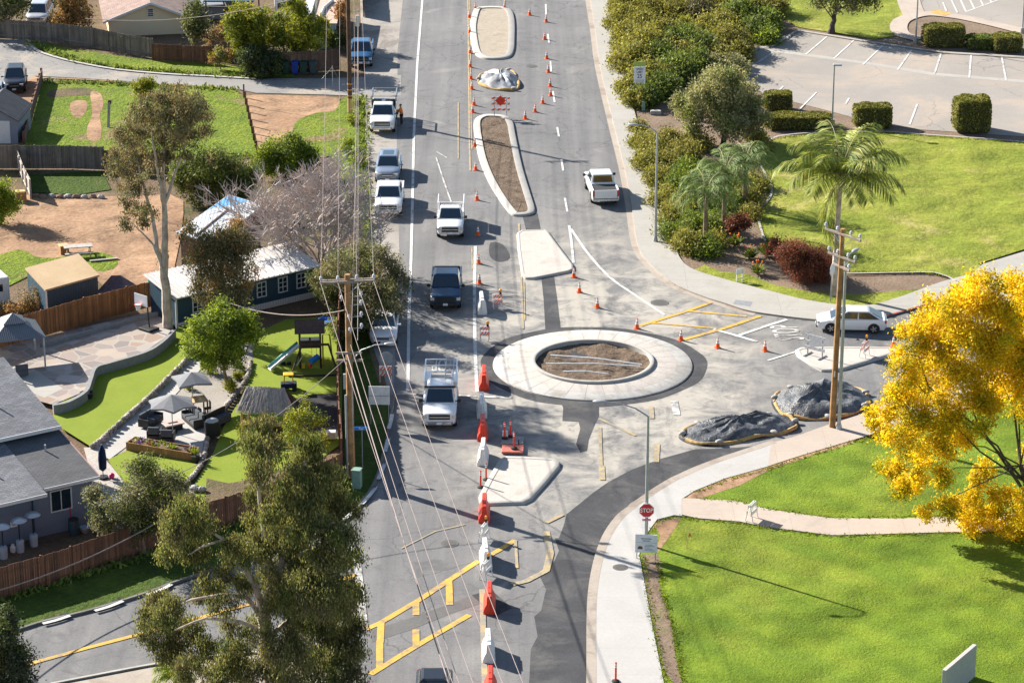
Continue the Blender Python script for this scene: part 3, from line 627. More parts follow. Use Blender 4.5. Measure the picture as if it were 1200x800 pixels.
def cab_frustum(t, paint, b0, b1, w0, z0, r0, r1, w1, z1, name='cab'):
    m = MB(); zr = z1-.045
    m.add([(b0,-w0,z0),(b0,w0,z0),(b1,w0,z0),(b1,-w0,z0), (r0,-w1,zr),(r0,w1,zr),(r1,w1,zr),(r1,-w1,zr), (r0-.15,-w1+.14,z1),(r0-.15,w1-.14,z1),(r1+.15,w1-.14,z1),(r1+.15,-w1+.14,z1)],
      [(0,1,5,4),(1,2,6,5),(2,3,7,6),(3,0,4,7),(4,5,9,8),(5,6,10,9),(6,7,11,10),(7,4,8,11),(8,9,10,11),(3,2,1,0)])
    m.build(name, paint, t, smooth=False, bevel=.03)
    fr = MB(); pane(fr, (b0,-w0,z0),(b0,w0,z0),(r0,w1,zr),(r0,-w1,zr), .05,.95,.05,.93, .02); fr.build('windshield', M['glass'], t)
    rr = MB(); pane(rr, (b1,w0,z0),(b1,-w0,z0),(r1,-w1,zr),(r1,w1,zr), .08,.92,.14,.9, .02); rr.build('rear_window', M['glass'], t)
    for s in (1, -1):
        a, b_, c, d = (b0,s*w0,z0),(b1,s*w0,z0),(r1,s*w1,zr),(r0,s*w1,zr)
        if s < 0: a, b_, c, d = b_, a, d, c
        for u0, u1 in (((.10,.50),(.53,.93)) if s > 0 else ((.07,.47),(.50,.90))):
            g = MB(); pane(g, a, b_, c, d, u0, u1, .10, .86, .02); g.build('side_window', M['glass'], t)
def face_car(t, x, w, z0, zl, grille='trim', gz=(.72,.98), gw=.62, lw=.26, lz=(.84,1.0), plate=True, bumper='chrome', bz=(.42,.66), chrome=True):
    smallpart(t, 'grille', M[grille], [(x-.06,x+.035,-gw,gw,gz[0],gz[1])], .03)
    if chrome: smallpart(t, 'grille_bar', M['chrome'], [(x,x+.05,-gw*.95,gw*.95,(gz[0]+gz[1])/2-.03,(gz[0]+gz[1])/2+.03)])
    for s in (1, -1): smallpart(t, 'headlight', M['headlight'], [(x-.16,x+.02,s*(w-.14)-lw/2 if s>0 else -(w-.14)-lw/2, s*(w-.14)+lw/2 if s>0 else -(w-.14)+lw/2, lz[0], lz[1])], .03)
    m = MB(); m.add([(x-.25,-w-.01,bz[0]),(x+.08,-w*.72,bz[0]),(x+.08,w*.72,bz[0]),(x-.25,w+.01,bz[0]),(x-.25,-w-.01,bz[1]),(x+.08,-w*.72,bz[1]),(x+.08,w*.72,bz[1]),(x-.25,w+.01,bz[1])],
        [(3,2,1,0),(4,5,6,7),(0,1,5,4),(1,2,6,5),(2,3,7,6),(3,0,4,7)]); m.build('bumper', M[bumper], t, bevel=.03)
    if plate: smallpart(t, 'license_plate', M['plate'], [(x+.075,x+.095,-.16,.16,bz[0]+.05,bz[0]+.2)])
def mirrors(t, x, w, z, mt='trim', size=(.1,.2,.2)):
    for s in (1, -1):
        m = MB(); a, b_ = (w, w+.12+size[1]) if s > 0 else (-w-.12-size[1], -w)
        m.box(x-size[0]/2, x+size[0]/2, *( (w+.1, w+.1+size[1]) if s > 0 else (-w-.1-size[1], -w-.1) ), z, z+size[2])
        m.bar((x, s*(w-.05), z+.06), (x, s*(w+.12), z+.08), .06, .06); m.build('mirror', M[mt], t, bevel=.02)
def pickup(label, paint, foot, heading, L=5.85, W=2.03, Hh=1.93, name='pickup_truck', tonneau=False, bedmat=None, bumper='chrome', mir='trim', wrx=.40, bed=True, crew=True, grille='trim', group=None, rear_foot=False, chrome=True):
    d = Vector((math.cos(heading), math.sin(heading), 0)); c = foot+(d*(L/2) if rear_foot else -d*(L/2))
    t = thing(name, label, 'pickup truck', (c.x, c.y, .02), heading, group); P = M[paint]; w = W/2; f = L/2
    hz = Hh*.60; cr = .92 if crew else .2                     # hood height; rear of the cab is at x=-cr
    m = MB()
    loft(m, [(f-.05, hp(.5,w-.10,.62,hz-.16,w-.2,hz-.08)), (f-.22, hp(.42,w-.03,.6,hz-.1,w-.12,hz-.02)), (f-1.4, hp(.40,w,.62,hz+.0,w-.09,hz+.05)), (f-1.5, hp(.40,w,.62,hz+.0,w-.08,hz+.08)), (-cr-.06, hp(.40,w,.62,hz+.0,w-.08,hz+.08))])
    arches(m, [f-.98], wrx, w); m.build('body', [P, M['trim']], t, smooth=True)
    if bed:
        z0, z1, xr = .62, hz+.12, -f+.08
        m = MB()
        for s in (1, -1):
            y0, y1 = (w-.13, w-.005) if s > 0 else (-w+.005, -w+.13)
            m.box(xr, -cr-.09, y0, y1, .45, z1)
        m.box(-cr-.17, -cr-.09, -w+.13, w-.13, .62, z1-.002); arches(m, [-f+1.2], wrx, w-.004, 1); m.build('bed', [P, M['trim']], t, bevel=.02)
        smallpart(t, 'bed_floor', M['bedliner'], [(xr+.02, -cr-.18, -w+.131, w-.131, .5, z1-.07 if tonneau else .72)])
        smallpart(t, 'tailgate', P, [(xr-.07, xr-.002, -w+.16, w-.16, .62, z1-.01)], .02)
        smallpart(t, 'rear_bumper', M[bumper], [(-f-.06, -f+.0, -w+.06, w-.06, .42, .6)], .02)
        smallpart(t, 'license_plate', M['plate'], [(-f-.075, -f-.062, -.16, .16, .45, .58)])
        for s in (1, -1): smallpart(t, 'taillight', M['taillight'], [(xr-.075, xr+.03, min(s*(w-.015),s*(w-.155)), max(s*(w-.015),s*(w-.155)), .78, z1-.06)], .015)
    cab_frustum(t, P, f-1.38, -cr, w-.09, hz+.08, f-2.15, -cr+.12, w-.24, Hh)
    face_car(t, f-.05, w-.02, .5, hz, gz=(hz-.46,hz-.14), gw=w*.62, lz=(hz-.38,hz-.16), bumper=bumper, bz=(.42,.64), grille=grille, chrome=chrome)
    mirrors(t, f-1.62, w-.06, hz+.06, mir)
    wheels(t, [f-.98, -f+1.2], wrx, w, .6, .27)
    return t
def carbody(label, cat, name, paint, foot, heading, L, W, Hh, hood, belt, b0, b1, r0, r1, ground=.28, wr=.34, sun=False, rear_foot=False, lw=.34):
    d = Vector((math.cos(heading), math.sin(heading), 0)); c = foot+(d*(L/2) if rear_foot else -d*(L/2))
    t = thing(name, label, cat, (c.x, c.y, .02), heading); P = M[paint]; w = W/2; f = L/2
    m = MB()
    loft(m, [(f, hp(ground+.05,w-.30,.5,hood-.22,w-.42,hood-.14)), (f-.12, hp(ground,w-.14,.5,hood-.14,w-.26,hood-.04)), (f-.4, hp(ground-.03,w-.02,.55,hood-.06,w-.16,hood+.03)), (b0+.05, hp(ground-.05,w,.6,belt-.08,w-.1,belt-.02)), (0, hp(ground-.05,w,.6,belt-.04,w-.09,belt)), (b1, hp(ground-.03,w,.6,belt-.02,w-.09,belt+.02)), (-f+.15, hp(ground,w-.04,.6,belt-.05,w-.13,belt)), (-f, hp(ground+.1,w-.2,.6,belt-.2,w-.25,belt-.08))])
    arches(m, [f-.9, -f+.85], wr, w-.003); m.build('body', [P, M['trim']], t, smooth=True)
    cab_frustum(t, P, b0, b1, w-.1, belt-.03, r0, r1, w-.27, Hh, 'roof')
    if sun: smallpart(t, 'sunroof', M['glass'], [(r1+.55 if r0-r1 > 1.6 else r1+.3, r0-.3, -.42, .42, Hh-.02, Hh+.008)])
    face_car(t, f-.02, w-.18, .3, hood, gz=(hood-.34,hood-.16), gw=w*.45, lw=lw, lz=(hood-.24,hood-.08), bumper='trim', bz=(ground,ground+.16), chrome=True)
    for s in (1, -1): smallpart(t, 'taillight', M['taillight'], [(-f+.02, -f+.2, min(s*(w-.06),s*(w-.3)), max(s*(w-.06),s*(w-.3)), belt-.25, belt-.05)], .03)
    mirrors(t, b0-.25, w-.05, belt-.0, paint, (.1,.16,.12)); wheels(t, [f-.9, -f+.85], wr, w-.004, .66, .22)
    return t
DN = -math.pi/2
def rack(t, x0, x1, w, z0, z1, cross=3, mt='steel', ladder=False, over=None):
    for s in (1, -1):
        for x in ([x0, (x0+x1)/2, x1] if x0-x1 > 2 else [x0, x1]):
            m = MB(); m.bar((x, s*w, z0), (x, s*w, z1), .06, .06); m.build('rack_post', M[mt], t)
        m = MB(); m.bar((over or x0, s*w, z1+.02), (x1, s*w, z1+.02), .08, .07); m.build('rack_rail', M[mt], t)
    for i in range(cross):
        x = x0+(x1-x0)*i/(cross-1); m = MB(); m.bar((x, -w, z1+.02), (x, w, z1+.02), .06, .06); m.build('rack_crossbar', M[mt], t)
# --- white flatbed with stake sides and overhead rack, worker beside it
t = pickup('white utility truck parked on the left shoulder with the orange worker at its door', 'white_paint', G(448,158.5), DN, L=6.1, Hh=1.98, name='utility_truck', bed=False, crew=False, bumper='chrome')
t['category'] = 'truck'
m = MB(); m.box(-3.0, -.35, -1.0, 1.0, .75, .88)
for s in (1, -1): m.box(-3.0, -.35, min(s*1.0,s*.93), max(s*1.0,s*.93), .88, 1.5)
m.box(-3.0,-2.93,-.93,.93,.881,1.45); m.build('flatbed', M['white_paint'], t, bevel=.015)
m = MB(); m.box(-.8,-.45,-.9,.9,.885,1.5); m.build('toolbox', M['bedliner'], t, bevel=.02)
for i, (x, y, c) in enumerate(((-1.2,.4,'trim'),(-1.6,-.3,'galv'),(-2.2,.3,'trim'),(-1.9,.6,'sign_red'),(-1.4,-.6,'sign_red'))):
    m = MB(); m.box(x-.25,x+.25,y-.22,y+.22,.885,1.25+.1*(i%3)); m.build('load', M[c], t, bevel=.03)
rack(t, -.45, -2.95, .98, 1.45, 2.25, 2); wheels(t, [-1.85], .40, 1.0, .6, .27)
for s in (1,-1): smallpart(t, 'headache_rack', M['trim'], [(-.33,-.28,min(s*.15,s*.95),max(s*.15,s*.95),1.2,2.05)])
smallpart(t, 'taillight', M['taillight'], [(-3.05,-3.0,.7,.95,.75,.87)]); smallpart(t, 'taillight', M['taillight'], [(-3.05,-3.0,-.95,-.7,.75,.87)])
# --- parked and moving traffic
carbody('slate blue SUV with a sunroof parked behind the white pickup', 'SUV', 'parked_suv', 'slate_paint', G(454,217), DN, 4.75, 1.9, 1.68, .98, 1.05, .95, -2.2, .15, -1.85, ground=.32, wr=.36, sun=True)
pickup('white pickup parked beneath the bare grey branches', 'white_paint', G(455,257), DN, mir='white_paint', W=2.02, L=5.6)
t = pickup('white pickup driving towards us with white lumber rails on its bed', 'white_paint', G(527.5,282), DN, W=1.93, L=5.5, Hh=1.82, crew=False, name='work_pickup')
for s in (1, -1):
    m = MB(); m.box(-2.6,-.4,min(s*.90,s*.96),max(s*.90,s*.96),1.25,1.85); m.build('bed_rail', M['white_paint'], t, bevel=.015)
pickup('dark navy crew cab pickup driving towards us with an empty bed', 'navy_paint', G(522,366), DN, W=2.06, L=5.9, Hh=1.95, bumper='black_paint', chrome=False)
pickup('blue pickup parked beside the brown utility pole at the top of the road', 'blue_paint', G(423,81), DN+.02, W=1.98, Hh=1.9)
carbody('white car parked nose out under the dark green roadside tree', 'car', 'parked_car', 'white_paint', G(449,408), DN, 4.6, 1.82, 1.5, .88, .98, .95, -1.9, .1, -1.35)
t = pickup('white crew cab work truck with a ladder rack stopped by the stop line', 'white_paint', G(515,506), DN, W=2.05, L=6.25, Hh=2.02, name='ladder_truck', crew=True)
rack(t, -.95, -3.05, .96, 1.2, 2.3, 3, 'white_paint', over=.9)
m = MB()
for y in (.30, .78): m.bar((-3.2, y, 2.42), (.6, y, 2.42), .05, .08)
for i in range(13): m.bar((-3.1+i*.3, .30, 2.42), (-3.1+i*.3, .78, 2.42), .035, .035)
m.build('ladder', M['galv'], t)
for s in (1, -1): smallpart(t, 'side_toolbox', M['white_paint'], [(-2.95,-1.1,min(s*.62,s*1.0),max(s*.62,s*1.0),1.25,1.62)], .02)
m = MB(); m.bar((1.0,-.94,2.06),(1.0,.94,2.06),.08,.12); m.build('light_bar', M['trim'], t)
pickup('white pickup driving away uphill beside the right kerb, seen from behind', 'white_paint', G(710,242.5), math.pi/2+.10, W=2.0, L=5.6, tonneau=True, rear_foot=True, mir='trim')
carbody('white hatchback waiting at the right street corner behind the wooden pole', 'hatchback car', 'hatchback_car', 'white_paint', G(957.5,388)+Vector((0,.5,0)), math.pi-.06, 4.55, 1.76, 1.5, .84, .95, 1.45, -2.12, .30, -1.05, wr=.33)
carbody('dark car entering at the bottom edge of the road', 'car', 'dark_car', 'black_paint', G(507,853), DN, 4.5, 1.8, 1.47, .86, .95, .9, -1.9, .1, -1.3)
carbody('dark blue SUV parked on the dirt beside the driveway and garden shed', 'SUV', 'dark_suv', 'black_paint', G(17,111), DN+.12, 4.7, 1.86, 1.7, .98, 1.06, .9, -2.2, .1, -1.85, ground=.32, wr=.36)
carbody('silver car cut by the left edge behind the garden shed', 'car', 'silver_car', 'silver_paint', G(-8,128), DN+.1, 4.5, 1.8, 1.47, .86, .95, .9, -1.9, .1, -1.3)
carbody('white van parked behind the top left grey fence', 'van', 'white_van', 'silver_paint', G(42,33), DN, 4.9, 1.95, 1.85, 1.05, 1.12, 1.3, -2.35, .55, -2.1, ground=.32, wr=.35)
carbody('blue car half hidden at the top edge behind the white van', 'car', 'blue_car', 'slate_paint', G(39,8), DN, 4.5, 1.8, 1.47, .86, .95, .9, -1.9, .1, -1.3)
# ================================================================ the worker
def skin(name, joints, edges, mt, parent=None, sub=1):
    me = bpy.data.meshes.new(name); me.from_pydata([j[:3] for j in joints], edges, []); me.materials.append(mt)
    o = bpy.data.objects.new(name, me); COL.objects.link(o)
    sk = o.modifiers.new('skin', 'SKIN'); sk.use_smooth_shade = True
    if not me.skin_vertices: 
        bm = bmesh.new(); bm.from_mesh(me); bm.verts.layers.skin.verify(); bm.to_mesh(me); bm.free()
    for i, j in enumerate(joints):
        r = j[3]; me.skin_vertices[0].data[i].radius = r if isinstance(r, tuple) else (r, r)
    me.skin_vertices[0].data[0].use_root = True
    sb = o.modifiers.new('sub', 'SUBSURF'); sb.levels = sub; sb.render_levels = sub
    if parent: o.parent = parent
    return o
t = thing('person', 'worker in an orange hooded jacket and black trousers leaning on the white utility truck', 'person', tuple(G(470.5,147)), R(180))
J = [(0,0,.95,(.13,.15)),(0,0,1.15,(.12,.15)),(.03,0,1.38,(.12,.17)),(.05,0,1.5,.065),(.07,0,1.62,(.095,.085)),(.07,0,1.74,.075),
 (.02,.19,1.42,.065),(.16,.24,1.2,.05),(.36,.2,1.15,.04),(.45,.19,1.16,.035),(.02,-.19,1.42,.065),(.18,-.24,1.22,.05),(.38,-.18,1.17,.04),(.47,-.17,1.18,.035),
 (0,.10,.88,.095),(.04,.12,.5,.065),(0,.13,.1,.05),(.12,.14,.05,.045),(0,-.10,.88,.095),(-.02,-.12,.5,.065),(-.05,-.13,.1,.05),(.07,-.14,.05,.045)]
Ed = [(0,1),(1,2),(2,3),(3,4),(4,5),(2,6),(6,7),(7,8),(8,9),(2,10),(10,11),(11,12),(12,13),(0,14),(14,15),(15,16),(16,17),(0,18),(18,19),(19,20),(20,21)]
skin('body', J, Ed, M['skin'], t)
def sub(idx, grow):
    out = []
    for i in idx:
        r = J[i][3]; r = tuple(q+grow for q in r) if isinstance(r, tuple) else r+grow; out.append((*J[i][:3], r))
    mp = {k: n for n, k in enumerate(idx)}
    return out, [(mp[a], mp[b]) for a, b in Ed if a in mp and b in mp]
j, e = sub([0,1,2,6,7,8,10,11,12,3], .03); skin('jacket', j, e, M['vest'], t)
j, e = sub([0,14,15,16,18,19,20], .018); skin('trousers', j, e, M['black_cloth_and_shade'], t)
for a, b in ((16,17),(20,21)):
    j, e = sub([a, b], .022); skin('boot', j, e, M['trim'], t)
m = MB(); m.ball((.055,0,1.725), (.11,.098,.085), 12, 8); m.build('hair', M['hair'], t, smooth=True)
for s in (1,-1):
    m = MB()
    for i in range(4): m.tube([(.46,s*.18+(i-1.5)*.02,1.165),(.52,s*.18+(i-1.5)*.022,1.16),(.55,s*.18+(i-1.5)*.022,1.135)], [.011,.01,.008], 6)
    m.tube([(.45,s*.18-s*.035,1.17),(.50,s*.18-s*.06,1.165)], [.012,.009], 6); m.build('fingers', M['skin'], t, smooth=True)
m = MB(); m.ball((.165,.034,1.665), .013, 6, 5); m.ball((.165,-.034,1.665), .013, 6, 5); m.build('eyes', M['trim'], t)
m = MB(); m.ball((.175,0,1.635), (.022,.014,.026), 6, 5); m.build('nose', M['skin'], t)
# ================================================================ roundabout and traffic islands
def circ(r, n=72, c=None, z=None):
    c = c or RC; return [(c.x+r*math.cos(2*math.pi*i/n), c.y+r*math.sin(2*math.pi*i/n)) for i in range(n)]
def rings(mb, specs, mi=0, n=96):           # specs: list of (r,z), swept round the roundabout centre (local)
    b = len(mb.v)
    for r, z in specs: mb.v += [(r*math.cos(2*math.pi*i/n), r*math.sin(2*math.pi*i/n), z) for i in range(n)]
    for k in range(len(specs)-1):
        for i in range(n): mb.f.append([b+k*n+i, b+k*n+(i+1)%n, b+(k+1)*n+(i+1)%n, b+(k+1)*n+i]); mb.m.append(mi)
plain('joint', (.29,.27,.25), rough=.95)
t = thing('roundabout_island', 'round pale concrete roundabout island with an open dirt hole in the middle', 'roundabout', (RC.x, RC.y, 0))
mb = MB(); rings(mb, [(6.36,.0),(6.33,.10),(6.28,.125),(5.35,.20)]); mb.build('kerb', M['new_concrete_plain'] if 'new_concrete_plain' in M else M['kerb'], t, smooth=True)
mb = MB(); rings(mb, [(5.35,.196),(5.32,.205),(3.92,.24)]); 
for i in range(30):
    a = 2*math.pi*i/30; e = Vector((-math.sin(a), math.cos(a), 0))*.018; q0 = Vector((3.95*math.cos(a), 3.95*math.sin(a), .2425)); q1 = Vector((5.3*math.cos(a), 5.3*math.sin(a), .2085)); q2 = Vector((6.27*math.cos(a), 6.27*math.sin(a), .129))
    mb.add([q0-e,q1-e,q1+e,q0+e], [(0,1,2,3)], 1); mb.add([q1-e,q2-e,q2+e,q1+e], [(0,1,2,3)], 1)
mb.build('apron', [M['pink_pave'], M['joint']], t, smooth=True)
mb = MB(); rings(mb, [(3.92,.2),(3.91,.38),(3.87,.40),(3.70,.40),(3.66,.38),(3.66,-.02)]); mb.build('inner_kerb', M['kerb'], t, smooth=True)
def mound(mb, inside, x0, x1, y0, y1, n, zf, mi=0):
    b = {}; 
    for i in range(n+1):
        for j in range(n+1):
            x = x0+(x1-x0)*i/n; y = y0+(y1-y0)*j/n
            b[i,j] = len(mb.v); mb.v.append((x, y, zf(x, y)))
    for i in range(n):
        for j in range(n):
            x = x0+(x1-x0)*(i+.5)/n; y = y0+(y1-y0)*(j+.5)/n
            if inside(x, y): mb.f.append([b[i,j], b[i+1,j], b[i+1,j+1], b[i,j+1]]); mb.m.append(mi)
from mathutils import noise as mn
mb = MB(); mound(mb, lambda x, y: x*x+y*y < 3.72**2, -3.8, 3.8, -3.8, 3.8, 60, lambda x, y: .13+.2*mn.fractal(Vector((x*.55, y*.55, 3)), 1, 2, 4)); mb.build('soil', M['soil'], t, smooth=True)
for i, (a, b) in enumerate((((645,416),(752,427)),((640,426),(750,429)),((660,435),(713,438)))):
    A, B = G(*a, .36), G(*b, .38)
    o = MB().tube([A, A.lerp(B,.5)+Vector((0,0,.1)), B], .05, 8).build('plastic_pipe', M['pvc'], org=A, loc=A)
    tag(o, ['white plastic pipe lying farthest back across the roundabout dirt', 'white plastic pipe in the middle of the roundabout dirt', 'short white plastic pipe nearest the front of the roundabout dirt'][i], 'pipe', 'pipes on the roundabout dirt')
def island(label, pts, h, kw, top, part, n=0, zin=None, name='traffic_island', smooth_n=0, kerbm='kerb'):
    W = pxw(pts, h)
    if n: W = spline(W, n)
    c = Vector((sum(p[0] for p in W)/len(W), sum(p[1] for p in W)/len(W)))
    W = [(p[0]-c.x, p[1]-c.y) for p in W]
    t = thing(name, label, 'traffic island', (c.x, c.y, .02)); k = len(W)
    ins = offset(W, kw); o2 = offset(W, -.04); mb = MB(); zi = h-.02 if zin is None else zin
    rows = [[(p[0], p[1], 0) for p in o2], [(p[0], p[1], h-.025) for p in W], [(p[0], p[1], h) for p in offset(W, .03)], [(p[0], p[1], h) for p in ins], [(p[0], p[1], zi-.03) for p in ins]]
    for r in rows: mb.v += r
    for a in range(4):
        for i in range(k): mb.f.append([a*k+i, a*k+(i+1)%k, (a+1)*k+(i+1)%k, (a+1)*k+i]); mb.m.append(0)
    ar = sum(W[i][0]*W[(i+1)%k][1]-W[(i+1)%k][0]*W[i][1] for i in range(k))
    if ar < 0: mb.f = [f[::-1] for f in mb.f]
    mb.build('kerb', M[kerbm], t, smooth=True)
    mb = MB(); mb.add([(p[0], p[1], zi) for p in ins], [list(range(k)) if ar > 0 else list(range(k))[::-1]]); mb.build(part, M[top], t)
    return t
island('long oval kerbed island with bare sand at the top of the road', [(556,10),(564,8),(578,7.5),(592,8.5),(600,13),(603,25),(603,45),(602,58),(597,66),(583,68.5),(566,67.5),(556,61),(552,45),(551,28)], .16, .55, 'sand', 'soil', 4, .08)
island('teardrop kerbed planter island filled with brown soil', [(557,139),(566,134.5),(580,134),(594,136),(601,143),(604,158),(612,195),(622,228),(626.5,245),(620,250.5),(604,251.5),(597,248),(585,232),(572,210),(562,185),(557,160),(555.5,147)], .16, .5, 'soil', 'soil', 3, .08)
island('pale concrete splitter island above the roundabout', [(606,273),(611,269.8),(639,268.7),(642,271),(656,290),(671.5,310),(672,315),(666,317.5),(625,325.5),(616,325),(611.5,321),(607,290)], .16, .16, 'pink_pave', 'paving')
island('pale concrete splitter island below the roundabout with a grey corner', [(585,538),(592,534.5),(620,535),(650,537),(656,541),(655,546),(640,564),(622,584),(613,588.5),(590,589),(569,589.5),(562,586),(561.5,580),(572,560)], .16, .30, 'pink_pave', 'paving')
island('low concrete splitter island on the right street beside the wooden pole', [(932,410),(938,407),(990,406),(1047,406.5),(1055,410),(1050,413),(1020,422),(990,431),(975,433.5),(963,433),(950,426),(935,416)], .16, .25, 'pink_pave', 'paving')
# ================================================================ cones
def make_cone():
    t = thing('traffic_cone', '', 'traffic cone')
    m = MB(); m.box(-.19,.19,-.19,.19,0,.04); m.build('base', M['orange'], t, bevel=.01)
    m = MB(); m.lathe([(.145,.04),(.045,.66),(.04,.70),(.028,.71)], 14); m.build('body', M['orange'], t, smooth=True)
    for z0, z1 in ((.33,.43),(.49,.64)):
        f = lambda z: .145+(z-.04)*(.045-.145)/.62+.004
        m = MB(); m.lathe([(f(z0),z0),(f(z1),z1)], 14); m.build('reflective_collar', M['reflect_white'], t, smooth=True)
    return t
left = [(550,21,'beside the left kerb of the top oval island'),(557,11.5,'near the top left corner of the oval sand island'),(550.5,39,'beside the middle of the oval sand island'),(551,62.5,'beside the bottom left of the oval sand island'),(551,79,'just below the oval sand island'),(552,93,'left of the small tarped pile'),
 (553,105,'left of and just below the small tarped pile'),(555.5,123.5,'upper one of a close pair left of the diamond sign'),(554,132,'lower one of a close pair left of the diamond sign'),(556.5,171.5,'where the yellow line ends beside the soil planter'),(557.5,199.5,'beside the middle of the soil planter'),
 (559,234.5,'left of the lower tip of the soil planter'),(560,276,'in the shadow of the white railed pickup'),(561,309,'behind the navy pickup beside the white line'),(562,332.5,'half shaded above the white barrier')]
right = [(620.7,18,'on its own between the oval island and the right cone line'),(640,26,'topmost on the right lane dashes'),(638.3,46.5,'second from the top on the right lane dashes'),(640.7,69,'third from the top on the right lane dashes'),(642.5,85,'fourth from the top on the right lane dashes'),(644.7,101.5,'upper one of two standing close right of the tarped pile'),(645.3,112.5,'dark shaded one right of the tarped pile'),(636,121.5,'topmost of three stepping in to the planter'),(627,131.5,'middle of three stepping in to the planter'),(615.5,139.5,'at the top edge of the soil planter'),(591.3,10.5,'at the top right of the oval island')]
low = [(672.5,325,'touching the right corner of the pale splitter island'),(679,342.5,'second below the splitter island corner'),(700,360.5,'third below the splitter island corner'),(746.5,385,'at the end of the yellow crosswalk line'),(798,398.5,'between the yellow crosswalk and white lines'),(841,407.5,'in the empty mouth of the right street'),(896.5,411,'left of the small island on the right street'),(1047,406,'at the far end of the right street island beside the yellow tree')]
cone0 = make_cone(); first = True
for lst, gname in ((left, 'cones along the yellow line'), (right, 'cones along the right lane'), (low, 'cones around the roundabout')):
    for x, y, d in lst:
        c = cone0 if first else copy_tree(cone0); first = False
        c.location = G(x, y, .022 if x < 1040 else .18); c.rotation_euler.z = rnd.uniform(-.4,.4)
        c['label'] = 'orange traffic cone '+d; c['group'] = gname
# ================================================================ water filled barriers
def make_barrier(mt):
    t = thing('water_barrier', '', 'road barrier')
    prof = [(-.32,0),(-.32,.2),(-.25,.42),(-.15,.62),(-.13,1.03),(-.10,1.1),(.10,1.1),(.13,1.03),(.15,.62),(.25,.42),(.32,.2),(.32,0)]
    m = MB(); k = len(prof)
    secs = [(-.95,.8,.60),(-.93,1,.62),(-.55,1,.64),(-.50,1,1),(.50,1,1),(.55,1,.64),(.93,1,.62),(.95,.8,.60)]
    ys = [-.97,-.95,-.62,-.56,.56,.62,.95,.97]; hz = [.93,.95,.95,1,1,.95,.95,.93]; ws = [.94,1,1,1,1,1,1,.94]
    for y, h_, w_ in zip(ys, hz, ws): m.v += [(x*w_, y, z*h_) for x, z in prof]
    for i in range(len(ys)-1):
        for j in range(k): m.f.append([i*k+j, (i+1)*k+j, (i+1)*k+(j+1)%k, i*k+(j+1)%k]); m.m.append(0)
    m.f.append(list(range(k))); m.m.append(0); m.f.append([(len(ys)-1)*k+j for j in range(k)][::-1]); m.m.append(0)
    m.build('body', M[mt], t, bevel=.02)
    for y in (-.985, .955):
        m = MB(); m.cyl((0,y,.3),(0,y+.03,.9),.06,n=10); m.build('connector', M[mt], t)
    m = MB()
    for y in (-.3,.3):
        for s in (1,-1): m.box(min(s*.175,s*.235),max(s*.175,s*.235),y-.14,y+.14,.30,.44)
    m.build('fork_slot', M['trim'] if mt != 'barrier_white' else M['galv'], t)
    m = MB(); m.cyl((0,.0,1.06),(0,0,1.1),.06,n=10); m.build('fill_cap', M['trim'], t)
    return t
bw, br = make_barrier('barrier_white'), make_barrier('safety_red'); used = set()
for x, y, k, d, ang in ((564.5,369,'w','standing alone in the shade beside the navy pickup',.05),(567,458,'r','at the top of the chain beside the roundabout',0),(564.5,490.5,'w','second from the top of the chain beside the ladder truck',.02),(565.5,517,'r','left of the brick red pallet',0),(566,546,'w','left of the lower splitter island tip',-.03),
  (567.5,613,'r','touching the lower left corner of the splitter island',0),(569,667,'w','leaning between two amber lamp boards',.05),(573.5,720,'r','standing on the dark asphalt square',0),(572.5,777,'w','next to last at the bottom of the road',.03),(574.5,822,'r','cut by the bottom edge of the picture',0),(576,870,'w','below the picture edge',0)):
    src = bw if k == 'w' else br
    b = src if k not in used else copy_tree(src); used.add(k)
    p = G(x, y, .022); b.location = (p.x, p.y+.95, .022); b.rotation_euler.z = ang
    b['label'] = ('white' if k == 'w' else 'red')+' plastic water barrier '+d; b['group'] = 'water barriers along the closed lane'
# ================================================================ barricades
def striped(m, x0, x1, z0, z1, y0, y1, n=7, mi=(0,1), lean=1):
    m.box(x0, x1, y0, y1, z0, z1, mi[0]); h = z1-z0; st = (x1-x0)/n
    for i in range(0, n, 2):
        a = x0+i*st; s = h*.9*lean
        q = [(a, z0+.001), (a+st, z0+.001), (min(x1,a+st+s), z1-.001), (min(x1,a+s), z1-.001)]
        for y, o in ((y0-.004, 1), (y1+.004, -1)):
            m.add([(p[0], y, p[1]) for p in q][::o], [(0,1,2,3)], mi[1])
def barricade(label, foot, rz, w=.6, lamp=True, rails=2, orange=True, h=1.0, cat='barricade', tilt=.16):
    t = thing('road_barricade', label, cat, foot, rz, 'road work barricades')
    for s, yy in ((-1, -tilt*1.4), (1, tilt*1.4)):
        m = MB()
        for x in (-w/2+.02, w/2-.02): m.bar((x, yy, 0), (x, 0.02*s, h), .045, .03)
        m.build('leg_frame', M['barrier_white'], t)
        for i in range(rails):
            z = h-.12-i*.36; m = MB(); y = yy*(1-z/h)+.02*s+s*.02
            striped(m, -w/2-.02, w/2+.02, z-.12, z+.1, y-.012, y+.012); m.build('striped_board', [M['reflect_white'], M['orange'] if orange else M['reflect_white']], t)
    if lamp:
        m = MB(); m.box(w/2-.17,w/2-.03,-.05,.05,h-.02,h+.14); o = m.build('lamp_housing', M['trim'], t)
        m = MB(); m.lathe([(.02,-.045),(.1,-.045),(.115,0),(.1,.045),(.02,.045)], 16, 0, Matrix.Translation((w/2-.1,0,h+.25)) @ Matrix.Rotation(math.pi/2,4,'X')); m.build('warning_lamp', M['amber'], t, smooth=True)
    return t
barricade('small striped barricade with an amber lamp right of the solitary white barrier', G(583,361), R(8))
barricade('small striped barricade with an amber lamp at the upper left edge of the roundabout', G(568,399), R(-6))
